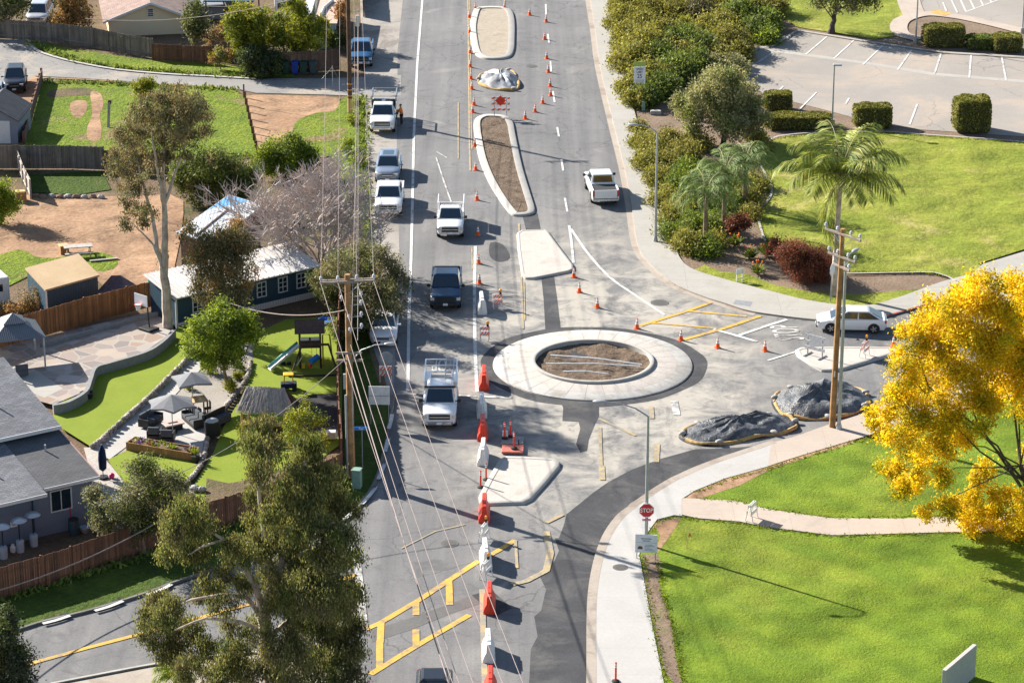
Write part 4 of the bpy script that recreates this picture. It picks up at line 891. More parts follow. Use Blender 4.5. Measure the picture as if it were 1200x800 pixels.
barricade('white barricade board with an amber lamp under the lower left splitter corner', G(567.5,633), R(72), orange=False, w=.8)
barricade('white barricade board with an amber lamp above the dark asphalt square', G(569.5,677), R(66), orange=False, w=.8)
barricade('white folding barricade with an amber lamp on the right street island', G(1013,417,.18), R(62), w=.75)
barricade('white folding barricade standing on the pink path across the lawn', G(881,608,.13), R(62), orange=False, lamp=False, w=.75)
barricade('orange striped barricade in front of the round sign by the left verge', G(452,446,.08), R(3), w=.75, lamp=False, rails=2)
t = thing('road_barricade', 'long white three rail barricade on the near end of the right street island', 'barricade', G(955,417,.18), R(-38), 'road work barricades')
for s in (1,-1):
    m = MB(); m.bar((s*.55,0,0),(s*.55,0,1.5),.06,.06); m.build('post', M['galv'], t); m = MB(); m.bar((s*.55,-.5,.03),(s*.55,.5,.03),.06,.06); m.build('foot', M['galv'], t)
for z in (.5,.9,1.3): m = MB(); striped(m, -.75,.75,z-.1,z+.1,-.06,-.03,8,(0,1)); m.build('board', [M['barrier_white'], M['reflect_white']], t)
t = thing('work_sign', 'orange diamond road work sign mounted on a three rail striped barricade', 'road sign', G(586.5,138.5), 0)
for s in (1,-1):
    m = MB(); m.bar((s*.5,0,0),(s*.5,0,1.85),.05,.05); m.build('post', M['galv'], t); m = MB(); m.bar((s*.5,-.5,.03),(s*.5,.5,.03),.06,.06); m.build('foot', M['galv'], t)
for z in (.75,1.25,1.72): m = MB(); striped(m, -.76,.76,z-.1,z+.1,-.055,-.03,7); m.build('striped_board', [M['reflect_white'], M['orange']], t)
m = MB(); r = .46; m.prism([(r,0),(0,r),(-r,0),(0,-r)], -.01, .01); o = m.build('diamond_panel', M['safety_red'], t); o.location = (0,-.09,1.5); o.rotation_euler = (math.pi/2,0,0)
# ================================================================ delineator posts, pallet
def make_post():
    t = thing('delineator_post', '', 'delineator post')
    m = MB(); m.lathe([(.20,0),(.20,.05),(.12,.09),(.06,.10)], 14); m.build('base', M['black_rubber'], t, smooth=True)
    m = MB(); m.lathe([(.052,.09),(.05,.98),(.04,1.04),(.025,1.06)], 12); m.build('tube', M['safety_red'], t, smooth=True)
    for z in (.78,.9): m = MB(); m.lathe([(.056,z),(.056,z+.06)], 12); m.build('reflective_band', M['reflect_white'], t, smooth=True)
    return t
d0 = make_post()
for i, (x, y, z, d) in enumerate(((563.3,571,.022,'orange delineator post standing nearest the camera by the splitter island tip'),(569.7,562,.022,'orange delineator post just behind another at the splitter island tip'),(591.5,513.5,.24,'orange delineator post at the left rear of the brick red pallet'),(598.3,511.5,.24,'orange delineator post at the right rear of the brick red pallet'),(602.3,525,.24,'orange delineator post on the front of the brick red pallet'),(721.5,798,.135,'orange delineator post on the white pavement at the bottom edge'))):
    o = d0 if i == 0 else copy_tree(d0); o.location = G(x, y, z); o['label'] = d; o['group'] = 'orange delineator posts'
p = G(600.5, 533); t = thing('pallet', 'brick red work platform with a grey board behind carrying orange posts', 'pallet', p, R(-2))
m = MB(); m.box(-.64,.64,0,1.2,.06,.2); m.build('deck', M['red_deck'] if 'red_deck' in M else plain('red_deck', (.42,.13,.10), rough=.8), t, bevel=.02)
m = MB(); m.box(-.72,.6,1.25,2.45,.06,.22); m.build('board', M['grey_wood'], t, bevel=.02)
m = MB()
for x in (-.5,0,.5): m.box(x-.06,x+.06,.03,2.4,.0,.06)
m.build('runner', M['dark_wood'], t); m = MB(); m.box(-.68,-.35,2.1,2.35,.23,.62); m.build('box', M['barrier_white'], t, bevel=.02); m = MB(); m.cyl((.33,1.1,.2),(.33,1.1,.55),.035); m.build('handle', M['trim'], t)
# ================================================================ tarped stock piles, wattles, sandbags
def pile(label, pts, h, seed, mt, tag2, wat=True, bags=6, n=4):
    W = spline(pxw(pts, .02), n); c = Vector((sum(p[0] for p in W)/len(W), sum(p[1] for p in W)/len(W))); k = len(W)
    t = thing('stock_pile', label, 'tarped pile', (c.x, c.y, .02)); NR = 26; mb = MB(); lv = [(0,0)]
    for r in range(NR+1):
        f = r/NR
        for i, p in enumerate(W):
            x, y = (p[0]-c.x)*f, (p[1]-c.y)*f
            fold = math.sin(i*2*math.pi/k*13+seed)*.5+math.sin(i*2*math.pi/k*29+seed*2)*.3
            prof = (1-f**1.7)**.85; rid = (1-abs(mn.noise(Vector((x*.9+seed, y*.9, seed*3))))*1.6)**3
            z = h*prof*(.85+.42*mn.fractal(Vector((x*.45+seed, y*.55, seed)),1,2,4)) + fold*.13*min(1,f*2.2)*(1-f*.5) + .06*(rid-.4)*min(1,(1-f)*4) + .07*mn.fractal(Vector((x*1.9, y*1.9, seed)),1,2,4)*min(1,(1-f)*5+.2)
            mb.v.append((x, y, max(.02, z+.05)))
    for r in range(NR):
        for i in range(k): mb.f.append([r*k+i, (r+1)*k+i, (r+1)*k+(i+1)%k, r*k+(i+1)%k]); mb.m.append(0)
    mb.build('tarp', M[mt], t, smooth=True)
    mb = MB(); mb.add([((p[0]-c.x)*1.04, (p[1]-c.y)*1.04, .012) for p in W], [list(range(k)) if sum(W[i][0]*W[(i+1)%k][1]-W[(i+1)%k][0]*W[i][1] for i in range(k)) > 0 else list(range(k))[::-1]]); mb.build('tarp_skirt', M[mt], t)
    ring_ = [(c.x+(p[0]-c.x)*.97, c.y+(p[1]-c.y)*.97, .11+.06*math.sin(i*.9)) for i, p in enumerate(W)]; ring_.append(ring_[0])
    cut = len(ring_)//2
    for q, seg in enumerate((ring_[:cut-1], ring_[cut:-1])):
        o = MB().tube(seg, [.12*(.55+.6*abs(math.sin(i*.37+q)))+.02*rnd.random() for i in range(len(seg))], 8).build('straw_wattle', M['straw'], smooth=True, org=seg[0], loc=seg[0])
        tag(o, 'straw wattle roll along the '+('far' if (sum(s[1] for s in seg)/len(seg) > c.y) else 'near')+' edge of '+tag2, 'straw wattle', 'wattles around the tarped piles')
    side = {}
    for b in range(bags):
        p = ring_[int(b*len(W)/bags+1) % len(W)]; m = MB(); m.ball((0,0,0), (.26,.17,.12), 10, 6, jit=.15)
        o = m.build('sandbag', M['sandbag'], smooth=True, loc=(p[0], p[1], .26)); o.rotation_euler.z = rnd.random()*3
        tag(o, 'grey sandbag holding down the edge of '+tag2, 'sandbag', 'sandbags holding '+tag2)
plain('tarp_pale', (.24,.25,.27), rough=.5, var=.5, scale=1.2)
pile('long low stock pile under a dark grey tarp nearest the pavement', [(799,514),(801,505),(812,500),(830,498),(852,499),(872,497),(895,490),(920,487),(932,494),(934,503),(915,509),(885,514),(850,521),(820,522)], .85, 2.3, 'tarp', 'the long tarped pile by the pavement', bags=7)
pile('taller stock pile under a dark tarp behind the wooden pole', [(906,472),(910,462),(925,457),(950,452),(985,451),(1005,456),(1018,465),(1018,474),(1008,483),(985,490),(955,493),(930,491),(914,485)], 1.2, 5.1, 'tarp', 'the tall tarped pile behind the wooden pole', bags=7)
pile('small stock pile under a pale and dark tarp below the oval island', [(560,97),(564,88),(574,84),(590,83),(602,86),(607,94),(608,104),(600,107),(585,106.5),(570,104)], .8, 8.7, 'tarp_pale', 'the small tarped pile below the oval island', bags=3)
# ================================================================ manholes and pavement boxes
for x, y, r, d, z in ((773,355,.62,'round iron manhole cover in the lane above the yellow crosswalk',.034),(527,637,.5,'round manhole cover left of the white barrier chain',.034),(623,78,.5,'faint round manhole cover right of the oval island',.034),(727,667,.42,'oval looking grey utility lid set in the white pavement',.134)):
    p = G(x, y); t = thing('manhole_cover', d, 'manhole cover', (p.x, p.y, z))
    m = MB(); m.lathe([(r,-.02),(r,.004)], 28); m.build('frame', M['trench'], t); m = MB(); m.lathe([(r*.72,-.02),(r*.72,.009),(r*.68,.012)], 28); m.build('lid', M['iron'] if 'iron' in M else plain('iron', (.10,.095,.09), rough=.7, metal=.3), t)
o = sheet('tactile_pad', [(862,351),(882,353.5),(879,359),(859,356)], .136, plain('pad_grey', (.22,.23,.25), rough=.9), kind=None); tag(o, 'dark grey tactile pad set in the curved pavement', 'tactile pad')
# ================================================================ utility poles, wires, lamps, signs
def insulator(t, p, mt='porcelain'):
    m = MB(); m.lathe([(.03,0),(.03,.12),(.09,.13),(.10,.19),(.06,.2),(.09,.23),(.08,.30),(.04,.33)], 10, 0, Matrix.Translation(p)); m.build('insulator', M[mt], t, smooth=True)
def wood_pole(label, foot, h, r0=.20, r1=.13, mt='wood_pole', lean=(0,0)):
    t = thing('utility_pole', label, 'utility pole', foot)
    m = MB(); m.tube([(lean[0]*h*k, lean[1]*h*k, h*k) for k in (0,.25,.5,.75,1)], [r0-(r0-r1)*k for k in (0,.25,.5,.75,1)], 12); m.build('pole', M[mt], t, smooth=True)
    return t
def crossarm(t, z, half, rz, y=-.17, ins=(), mt='crossarm', braces=True, x0=0):
    d = Vector((math.cos(rz), math.sin(rz), 0)); c = Vector((x0, y, z))
    m = MB(); m.bar(c-d*half, c+d*half, .11, .13); m.build('crossarm', M[mt], t, bevel=.01)
    if braces:
        for s in (1,-1): m = MB(); m.bar(c+d*s*half*.55+Vector((0,0,-.05)), Vector((x0,y+.04,z-.75)), .03,.03); m.build('crossarm_brace', M['galv'], t)
    pts = []
    for k in ins:
        p = c+d*half*k+Vector((0,0,.065)); insulator(t, p); pts.append(p+Vector((0,0,.3)))
    return pts
P1 = G(412, 560); P2 = G(410.5, 133)
t1 = wood_pole('brown wooden power pole with the crossarms on the left street corner', P1, 12.4, .23, .16)
top1 = crossarm(t1, 12.0, 1.55, R(8), ins=(-.96,-.34,.34,.96)); crossarm(t1, 12.0, 1.55, R(8), y=.17, ins=(), braces=False)
crossarm(t1, 7.75, .75, R(2), ins=()); crossarm(t1, 7.3, .75, R(2), ins=(), braces=False, x0=.05)
m = MB(); m.tube([(.12,-.1,6.9),(.12,-.12,0)], .05, 8); m.build('riser_pipe', M['galv'], t1); m = MB(); m.tube([(-.22,-.16,5.2),(-.22,-.16,0)], .07, 8); m.build('riser_pipe', M['galv'], t1)
m = MB(); m.tube([(.15,0,7.2),(.7,-.1,7.9),(1.5,-.2,8.25),(2.1,-.25,8.3)], .035, 8); la = m.build('lamp_arm', M['galv'], t1, smooth=True)
m = MB(); m.ball((2.35,-.25,8.33), (.36,.15,.1), 12, 7); m.build('lamp_head', M['galv'], t1, smooth=True)
m = MB(); m.box(-.34,-.2,-.3,-.12,5.6,6.5); m.build('meter_box', M['galv'], t1)
for z in (9.2,9.9,10.6,11.1):
    m = MB(); m.bar((.1,-.1,z),(.75,-.15,z+.05),.03,.03); m.build('bracket', M['galv'], t1); insulator(t1, Vector((.75,-.15,z)))
for z, x in ((10.9,-.35),(9.8,.05),(9.0,.1)): insulator(t1, Vector((x,-.25,z)))
for k in range(6):
    m = MB(); m.bar((.13,-.2,1.0+k*.22),(.17,-.2,1.08+k*.22),.1,.03); m.build('pole_marker', M['amber'], t1)
t2 = wood_pole('dark brown power pole beside the blue parked pickup', P2, 12.6, .2, .15, 'dark_pole')
m = MB(); m.cyl((0,0,.1),(0,0,1.3),.215,n=12); m.build('base_sleeve', M['light_wood'], t2)
for k in range(3): m = MB(); m.cyl((0,0,1.5+k*.5),(0,0,1.56+k*.5),.212,n=12); m.build('pole_band', M['amber'], t2)
top2 = crossarm(t2, 12.2, 1.7, R(2), ins=(-.95,-.35,.3,.62))
for z in (8.0,8.6): m = MB(); m.bar((.1,0,z),(.9,0,z+.1),.04,.04); m.build('bracket', M['galv'], t2)
m = MB(); m.cyl((.75,-.05,7.4),(.75,-.05,8.3),.16,n=12); m.build('cable_splice', M['galv'], t2, smooth=True)
P3 = G(975, 502)
t3 = wood_pole('tall light brown wooden pole between the tarped pile and the right pavement', P3, 12.6, .20, .13, lean=(.012,0))
for z, hf in ((12.3,1.5),(10.9,1.15)): crossarm(t3, z, hf, R(-52), y=-.16, ins=(-.95,-.3,.45,.95), x0=.15)
crossarm(t3, 10.3, .8, R(-60), y=-.2, ins=(-.9,.9), x0=.15, braces=False)
m = MB(); m.cyl((.02,-.2,3.4),(.02,-.2,3.75),.05); m.build('pole_tag', M['galv'], t3)
P1v, P2v, P3v = Vector(P1), Vector(P2), Vector(P3)
def wire(label, A, B, sag, r=.022, n=22, mt='wire', group='overhead wires'):
    pts = []
    for i in range(n+1):
        k = i/n; p = Vector(A).lerp(Vector(B), k); p.z -= sag*4*k*(1-k); pts.append(p)
    o = MB().tube(pts, r, 5, caps=False).build('overhead_wire', M[mt], org=pts[0], loc=pts[0], smooth=True); return tag(o, label, 'wire', group)
far = ['leftmost','second from the left','third from the left','rightmost']
for i in range(4): wire('wire running up to the dark pole, '+far[i]+' of four', P1v+top1[i], P2v+top2[i], .9, .013)
# the next pole stands off the picture, across the road towards the camera
PN = Vector((3.6, 80, 12.2))
for i, (ox, oy) in enumerate(((-1.6,1.2),(-.7,.4),(.7,-.3),(1.6,-1.1))): wire('wire slanting to the lower right, '+far[i]+' of four at the top', P1v+top1[i]+Vector((0,-.1,-.35)), PN+Vector((ox,oy,-.2)), 1.0, .016)
wire('thick cable bundle slanting down across the left verge', P1v+Vector((-.1,-.2,7.7)), PN+Vector((-.6,-.2,-4.6)), .7, .036)
wire('thin cable just beside the thick slanting bundle', P1v+Vector((.1,-.2,8.3)), PN+Vector((-.2,-.2,-4.0)), .8, .018)
for i, (z1, z2, x) in enumerate(((7.6,8.2,.1),(8.4,8.8,.5))): wire(('lower' if i == 0 else 'upper')+' communication cable running to the dark pole', P1v+Vector((x,.1,z1)), P2v+Vector((.8,0,z2)), 1.0, .02)
wire('pale cable from the power pole to the blue house', P1v+Vector((-.2,-.1,10.3)), G(262,352,3.2)+Vector((0,0,0)), .6, .03)
wire('pale cable passing over the thatched hut', P1v+Vector((-.2,-.2,7.4)), G(112,590,4.2), 1.2, .022)
wire('loose cable crossing in front of the red fence at the lower left', G(-60,705,3.0), G(192,607,2.6), .6, .035)
wire('service cable sloping across the beige gable', P2v+Vector((-.1,0,11)), G(100,22,5.2), 1.2, .03)
# --- street lamps
def lamp(label, foot, h, arm, mt='galv', r=.09, drop=.55):
    t = thing('street_lamp', label, 'street lamp', foot)
    m = MB(); m.lathe([(r*1.9,0),(r*1.9,.12),(r*1.25,.35)], 12); m.build('base', M[mt], t, smooth=True)
    m = MB(); m.tube([(0,0,.1),(0,0,h*.5),(0,0,h)], [r*1.15,r,r*.75], 12); m.build('pole', M[mt], t, smooth=True)
    a = Vector(arm); m = MB(); m.tube([(0,0,h-.05), a*.3+Vector((0,0,h+drop*.55)), a*.65+Vector((0,0,h+drop*.9)), a+Vector((0,0,h+drop))], [.045,.04,.035,.03], 8); m.build('lamp_arm', M[mt], t, smooth=True)
    e = a+a.normalized()*.3+Vector((0,0,h+drop)); m = MB(); m.ball((0,0,0), (.40,.16,.09), 12, 7); o = m.build('lamp_head', M['galv'], t, smooth=True); o.location = e; o.rotation_euler.z = math.atan2(a.y, a.x)
    return t
f1 = G(768,282.5,.13); lamp('grey street lamp on the right pavement reaching left over the kerb', f1, HT(282.5,154)-.1, (-1.4,.1,0))
f2 = G(757,637,.13); t = lamp('grey street lamp at the lower right corner carrying the stop sign', f2, HT(637,487), (-2.3,.25,0), drop=.7)
m = MB(); r = .40; m.prism([(r*math.cos(a)/math.cos(math.pi/8), r*math.sin(a)/math.cos(math.pi/8)) for a in [math.pi/8+i*math.pi/4 for i in range(8)]], -.01, .01)
zs = (HT(637,594)); 
sp = thing('stop_sign', 'red octagonal stop sign fixed to the lower grey street lamp', 'stop sign', (f2.x, f2.y-.14, 0))
o = m.build('panel', M['sign_white'], sp); o.location = (0,0,zs); o.rotation_euler = (math.pi/2,0,0)
m = MB(); r = .365; m.prism([(r*math.cos(a)/math.cos(math.pi/8), r*math.sin(a)/math.cos(math.pi/8)) for a in [math.pi/8+i*math.pi/4 for i in range(8)]], -.012, .014); o = m.build('red_face', M['sign_red'], sp); o.location = (0,-.004,zs); o.rotation_euler = (math.pi/2,0,0)
text('lettering', 'STOP', (0,-.026,zs), .30, 0, M['reflect_white'], rx=math.pi/2, parent=sp, sx=.98, sy=1.15)
m = MB(); m.box(-.23,.23,-.01,.01,zs-.62,zs-.5); m.build('plaque', M['sign_purple'], sp); text('lettering', 'ALL WAY', (0,-.014,zs-.56), .1, 0, M['reflect_white'], rx=math.pi/2, parent=sp)
f3 = G(983,502,.13); h3 = HT(502,306); t = lamp('slim grey steel lamp post right beside the tall wooden pole', f3, h3, (.5,.8,0), r=.1, drop=.3)
def park_lamp(label, foot, h):
    t = thing('lamp_post', label, 'lamp post', foot); m = MB(); m.cyl((0,0,0),(0,0,.5),.22,n=14); m.build('base', M['kerb'], t)
    m = MB(); m.tube([(0,0,.4),(0,0,h)], [.08,.06], 10); m.build('pole', M['galv'], t, smooth=True); m = MB(); m.box(-.1,.6,-.18,.18,h,h+.14); m.build('lamp_head', M['galv'], t, bevel=.03); return t
park_lamp('parking lamp post standing behind the big palm crown', G(975,147), 5.0); park_lamp('parking lamp post at the round path in the top right', G(1073,51), 7.5); park_lamp('parking lamp post at the far top right edge', G(1198,39), 7.0)
# --- signs
def sign_post(t, h, x=0, r=.03): m = MB(); m.bar((x,.04,0),(x,.04,h),.05,.05); m.build('post', M['galv'], t)
p = G(749,128); h = HT(128,72); t = thing('speed_limit_sign', 'white speed limit sign with a lime panel above it before the hedge', 'road sign', p); sign_post(t, h-.05)
zb, zt = HT(128,97), HT(128,72.5); hh = zt-zb
m = MB(); m.box(-.48,.48,-.012,.012,zb,zt-.24*hh); m.build('panel', M['sign_white'], t); m = MB(); m.box(-.48,.48,-.012,.012,zt-.22*hh,zt); m.build('lime_panel', M['sign_lime'], t)
for s_, z, sz in (('SPEED', .64, .22), ('LIMIT', .50, .22), ('25', .30, .42)): text('lettering', s_, (0,-.018,zb+hh*z), sz, 0, M['sign_ink'], rx=math.pi/2, parent=t, sy=1.15)
for z in (.12,.06): m = MB(); m.box(-.36,.36,-.016,-.013,zb+hh*z-.02,zb+hh*z+.02); m.build('small_print', M['sign_text'], t)
p = G(757,655,.1); t = thing('project_sign', 'white construction notice board below the stop sign at the lawn corner', 'notice board', p, R(-6))
zb = .25; m = MB(); m.box(-.59,.59,-.02,.02,zb+.15,zb+1.2); m.build('panel', M['sign_white'], t); 
for x in (-.5,.5): sign_post(t, 1.35, x)
for z, w_ in ((1.22,.28),(1.1,.2)): m = MB(); m.box(-w_,w_,-.026,-.021,z-.025,z+.025); m.build('print_line', M['sign_text'], t)
m = MB(); m.box(-.55,.55,-.026,-.021,.985,.995); m.build('print_rule', M['sign_text'], t)
for k, z in enumerate((.86,.78,.70,.62,.54)): m = MB(); m.box(-.08,.34+.14*math.sin(k*2.1),-.026,-.021,z-.012,z+.012); m.build('print_line', M['sign_text'], t)
m = MB(); m.prism([(-.13,-.08),(.13,-.08),(.13,.03),(.06,.10),(-.06,.10),(-.13,.03)], -.003, .003); o = m.build('emblem', M['sign_brown'], t); o.location = (-.32,-.024,.68); o.rotation_euler = (math.pi/2,0,0)
p = G(445,497,.08); t = thing('notice_board', 'blank white board on posts seen from behind at the left kerb', 'sign board', p, R(-2))
m = MB(); m.box(-.63,.63,-.02,.02,1.28,2.45); m.build('panel', M['barrier_white'], t); m = MB(); m.box(-.6,.6,-.045,-.021,1.83,1.87); m.build('rail', M['galv'], t)
for x in (-.55,.55): sign_post(t, 2.4, x)
p = G(453,450,.08); t = thing('round_sign', 'round grey sign back on a post behind the white board', 'road sign', p)
sign_post(t, 1.9); m = MB(); m.lathe([(.0,-.01),(.42,-.01),(.42,.01),(.0,.01)], 24, 0, Matrix.Translation((0,-.02,1.75)) @ Matrix.Rotation(math.pi/2,4,'X')); m.build('panel', M['galv'], t)
p = G(425,549,.08); t = thing('street_name_sign', 'blue street name sign on a thin post by the power pole', 'street sign', p); sign_post(t, 2.55)
m = MB(); m.box(-.5,.45,-.015,.015,2.4,2.62); m.build('panel', M['sign_blue'], t); text('lettering', 'Fair', (-.03,-.02,2.51), .2, 0, M['reflect_white'], rx=math.pi/2, parent=t)
p = G(974,354); t = thing('stop_sign', 'grey back of a stop sign turned edge on before the red hedge', 'stop sign', p, R(62)); h = HT(354,309); sign_post(t, h)
m = MB(); r = .42; m.prism([(r*math.cos(a)/math.cos(math.pi/8), r*math.sin(a)/math.cos(math.pi/8)) for a in [math.pi/8+i*math.pi/4 for i in range(8)]], -.01, .01); o = m.build('panel', M['sign_white'], t); o.location = (0,0,h-.4); o.rotation_euler = (math.pi/2,0,0)
p = G(866.5,330); t = thing('yard_sign', 'little white yard sign standing in the planting bed by the curved pavement', 'yard sign', p, R(25))
for x in (-.22,.22): m = MB(); m.bar((x,0,0),(x,0,.85),.04,.04); m.build('stake', M['barrier_white'], t)
m = MB(); m.box(-.28,.28,-.02,.0,.55,.95); m.build('panel', M['sign_white'], t); m = MB(); m.box(-.2,.2,-.015,.015,.22,.3); m.build('rail', M['barrier_white'], t)
# --- cabinets
def cabinet(label, foot, w_, d_, h_, rz=0):
    t = thing('utility_cabinet', label, 'utility cabinet', foot, rz); m = MB(); m.box(-w_/2,w_/2,-d_/2,d_/2,0,h_); m.build('body', M['green_box'], t, bevel=.03)
    m = MB(); m.box(-w_/2-.03,w_/2+.03,-d_/2-.03,d_/2+.03,h_,h_+.06); m.build('lid', M['green_box'], t, bevel=.02); m = MB(); m.box(-w_*.38,w_*.38,-d_/2-.012,-d_/2,h_*.15,h_*.85); m.build('door', M['green_box'], t)
cabinet('pale green utility cabinet at the foot of the power pole', G(418.5,571,.08), .5, .5, 1.1, R(-12))
cabinet('slim pale green pedestal at the pavement edge below the speed sign', G(754,130), .28, .28, .75)
t = thing('utility_box', 'low cream utility box on the bare soil below the hedge', 'utility box', G(768.5,134), R(-5)); m = MB(); m.box(-.45,.45,-.3,.3,0,.3); m.build('body', M['concrete'], t, bevel=.03); m = MB(); m.box(-.4,.4,-.25,.25,.3,.34); m.build('lid', M['kerb'], t)
t = thing('survey_flag', 'small pink flag on a stick in the lower lawn', 'flag', G(804,642,.1)); m = MB(); m.bar((0,0,0),(.15,.1,.9),.02,.02); m.build('stick', M['light_wood'], t); m = MB(); m.add([(.12,.08,.65),(.15,.1,.9),(.3,.0,.72)],[(0,1,2)]); m.add([(.12,.085,.65),(.15,.105,.9),(.3,.005,.72)],[(2,1,0)]); m.build('pennant', M['orange'], t)
# --- white monument slab on the lower lawn
A, B_ = G(1102,822,.1), G(1138,791,.1); d = (B_-A); L_ = d.length; t = thing('monument_sign', 'blank white slab sign cut by the bottom edge of the lower lawn', 'monument sign', A, math.atan2(d.y, d.x))
m = MB(); m.box(0,L_,-.22,0,0,1.75); m.build('slab', plain('slab_white', (.42,.40,.385), rough=.85, var=.05), t, bevel=.02)
# ================================================================ fences
def fence(label, pts, h, mt, post=2.4, z0=0.05, name='wood_fence', bw=.14, rail='front', world=False, postm=None, posth=.05, jit=.03, n=0, gap=.008):
    W = pts if world else pxw(pts, z0)
    if n: W = spline(W, n, False)
    o = Vector((W[0][0], W[0][1], z0)); t = thing(name, label, 'fence', o); pm = MB(); rm = MB(); acc = 0; posts = []
    for a, b in zip(W[:-1], W[1:]):
        A, B = Vector((*a[:2], 0)), Vector((*b[:2], 0)); d = B-A; L_ = d.length; d.normalize(); nn = Vector((-d.y, d.x, 0))
        if nn.y > 0: nn = -nn
        k = max(1, int(L_/bw))
        for i in range(k):
            p = A+d*(L_*i/k); q = A+d*(L_*(i+1)/k-gap); hh = h+rnd.uniform(-jit,jit); off = nn*rnd.uniform(-.006,.006)
            v = []
            for e in (p, q):
                for y in (-.012, .012): v.append((e+nn*y+off-Vector((o.x,o.y,0))))
            vs_ = [(x.x, x.y, 0) for x in v]+[(x.x, x.y, hh) for x in v]
            pm.add(vs_, [(0,1,3,2),(4,6,7,5),(0,4,5,1),(1,5,7,3),(3,7,6,2),(2,6,4,0)])
        sgn = 1 if rail == 'front' else -1
        for z in (.3, h-.3): rm.bar(A+nn*.045*sgn-Vector((o.x,o.y,-z)), B+nn*.045*sgn-Vector((o.x,o.y,-z)), .05, .09)
        m_ = max(1, round(L_/post))
        for i in range(m_+1):
            p = A+d*(L_*i/m_)+nn*.06*sgn
            if not posts or (p-posts[-1]).length > .5: posts.append(p)
    pm.build('board_panel', M[mt], t); rm.build('rails', M[mt], t)
    for p in posts: m = MB(); x, y = p.x-o.x, p.y-o.y; m.box(x-.05,x+.05,y-.05,y+.05,0,h+posth); m.build('post', M[postm or mt], t)
    return t
fence('weathered grey board fence along the top of the driveway verge', [(-60,42),(0,45),(37,47),(75,50.5),(110,55),(145,62.5),(180,68)], 1.75, 'fence_grey')
fence('reddish board fence in front of the beige gabled house', [(179,70.5),(212,72.5),(250,74)], 1.5, 'fence_red', posth=.1)
fence('dark board fence behind the four wheelie bins', [(250,72),(300,80),(328,86),(362,85),(398,82)], 1.9, 'fence_dark')
fence('dark weathered board fence between the green field and the dirt yard', [(-60,198),(0,197.5),(83,197.5),(122,199)], 1.85, 'fence_grey', rail='back')
fence('low black screen fence behind the tall eucalyptus', [(123,199),(160,203),(200,205)], 1.6, 'fence_dark')
fence('short green wire screen leaning at the edge of the dirt yard', [(21,196),(28,215),(37,233)], 1.5, 'grey_wood', name='screen_fence')
fence('new cedar board fence above the flagstone patio', [(-40,421),(0,407),(50,394),(100,379),(150,366),(191,356)], 1.78, 'fence_brown', rail='back', z0=.3)
fence('old reddish board fence running edge on beside the power pole', [(402,330),(400,375),(398,405),(398,434),(397,480),(398,510),(402,562)], 2.55, 'fence_red', jit=.08)
fence('dark red board fence below the grey house and olive tree', [(402,563),(360,585),(330,596),(266,616),(228,628),(190,641),(150,653),(117,664),(85,676),(50,687),(0,701),(-60,718)], 1.75, 'fence_red', rail='back')
fence('old dark fence beside the shoulder at the top of the road', [(424,-40),(426,0),(427,20)], 1.7, 'fence_dark')
t = thing('post_fence', 'line of short brown posts dividing the field from the shed', 'fence', G(49,95)); o = G(49,95)
for i in range(13):
    k = i/12; p = G(49-21*k, 95+75*k)-o; m = MB(); m.box(p.x-.09,p.x+.09,p.y-.09,p.y+.09,0,1.15); m.build('post', M['fence_red'], t)
m = MB()
for z in (.4,.95): m.bar(Vector((0,0,z)), G(28,170)-o+Vector((0,0,z)), .05, .1)
m.build('rails', M['fence_red'], t); m = MB(); m.bar(Vector((.08,0,.6)), G(28,170)-o+Vector((.08,0,.6)), .03, 1.0); m.build('panel', M['fence_dark'], t)
t = thing('post_fence', 'sagging line of thin brown posts on the right of the green field', 'fence', G(286,115)); o = G(286,115)
for i in range(9): k = i/8; p = G(286+15*k, 115+67*k)-o; m = MB(); m.box(p.x-.06,p.x+.06,p.y-.06,p.y+.06,0,1.2); m.build('post', M['fence_red'], t)
# ================================================================ walls and edging
def wall(label, pts, h, w_, mt, z0=0, n=4, name='retaining_wall', cat='wall', bumps=0):
    W = spline(pxw(pts, z0+h), n, False); L_, R_ = ribbon_w(W, w_); o = Vector((W[0][0], W[0][1], z0)); mb = MB(); k = len(W)
    for i in range(k):
        j = rnd.uniform(-bumps, bumps)
        for p, z in ((L_[i],0),(L_[i],h+j),(R_[i],h+j),(R_[i],0)): mb.v.append((p.x-o.x, p.y-o.y, z))
    for i in range(k-1):
        for a in range(3): mb.f.append([4*i+a, 4*i+a+1, 4*i+5+a, 4*i+4+a][::-1]); mb.m.append(0)
    mb.f += [[0,1,2,3],[4*k-1,4*k-2,4*k-3,4*k-4]]; mb.m += [0,0]
    ob = mb.build(name, M[mt]); ob.location = o; return tag(ob, label, cat)
def stone_edge(label, pts, h, w_, z0=0, step=.3, mt='stone'):
    W = spline(pxw(pts, z0+h*.5), 12, False); o = Vector((W[0][0], W[0][1], z0)); mb = MB(); acc = 0; last = None
    for p in W:
        p = Vector((p[0], p[1]))
        if last is None or (p-last).length > step:
            d = (p-last).normalized() if last else Vector((1,0)); nn = Vector((-d.y, d.x))
            for r in range(2 if h > .3 else 1):
                zz = h*(r+.5)/(2 if h > .3 else 1); c = p+nn*rnd.uniform(-.03,.03)
                mb.ball((c.x-o.x, c.y-o.y, zz), (step*.56*rnd.uniform(.85,1.1), w_*.5, h*(.34 if h > .3 else .55)), 8, 5, jit=.2)
            last = p
    ob = mb.build('stone_edging', M[mt], smooth=False); ob.location = o; return tag(ob, label, 'stone edging')
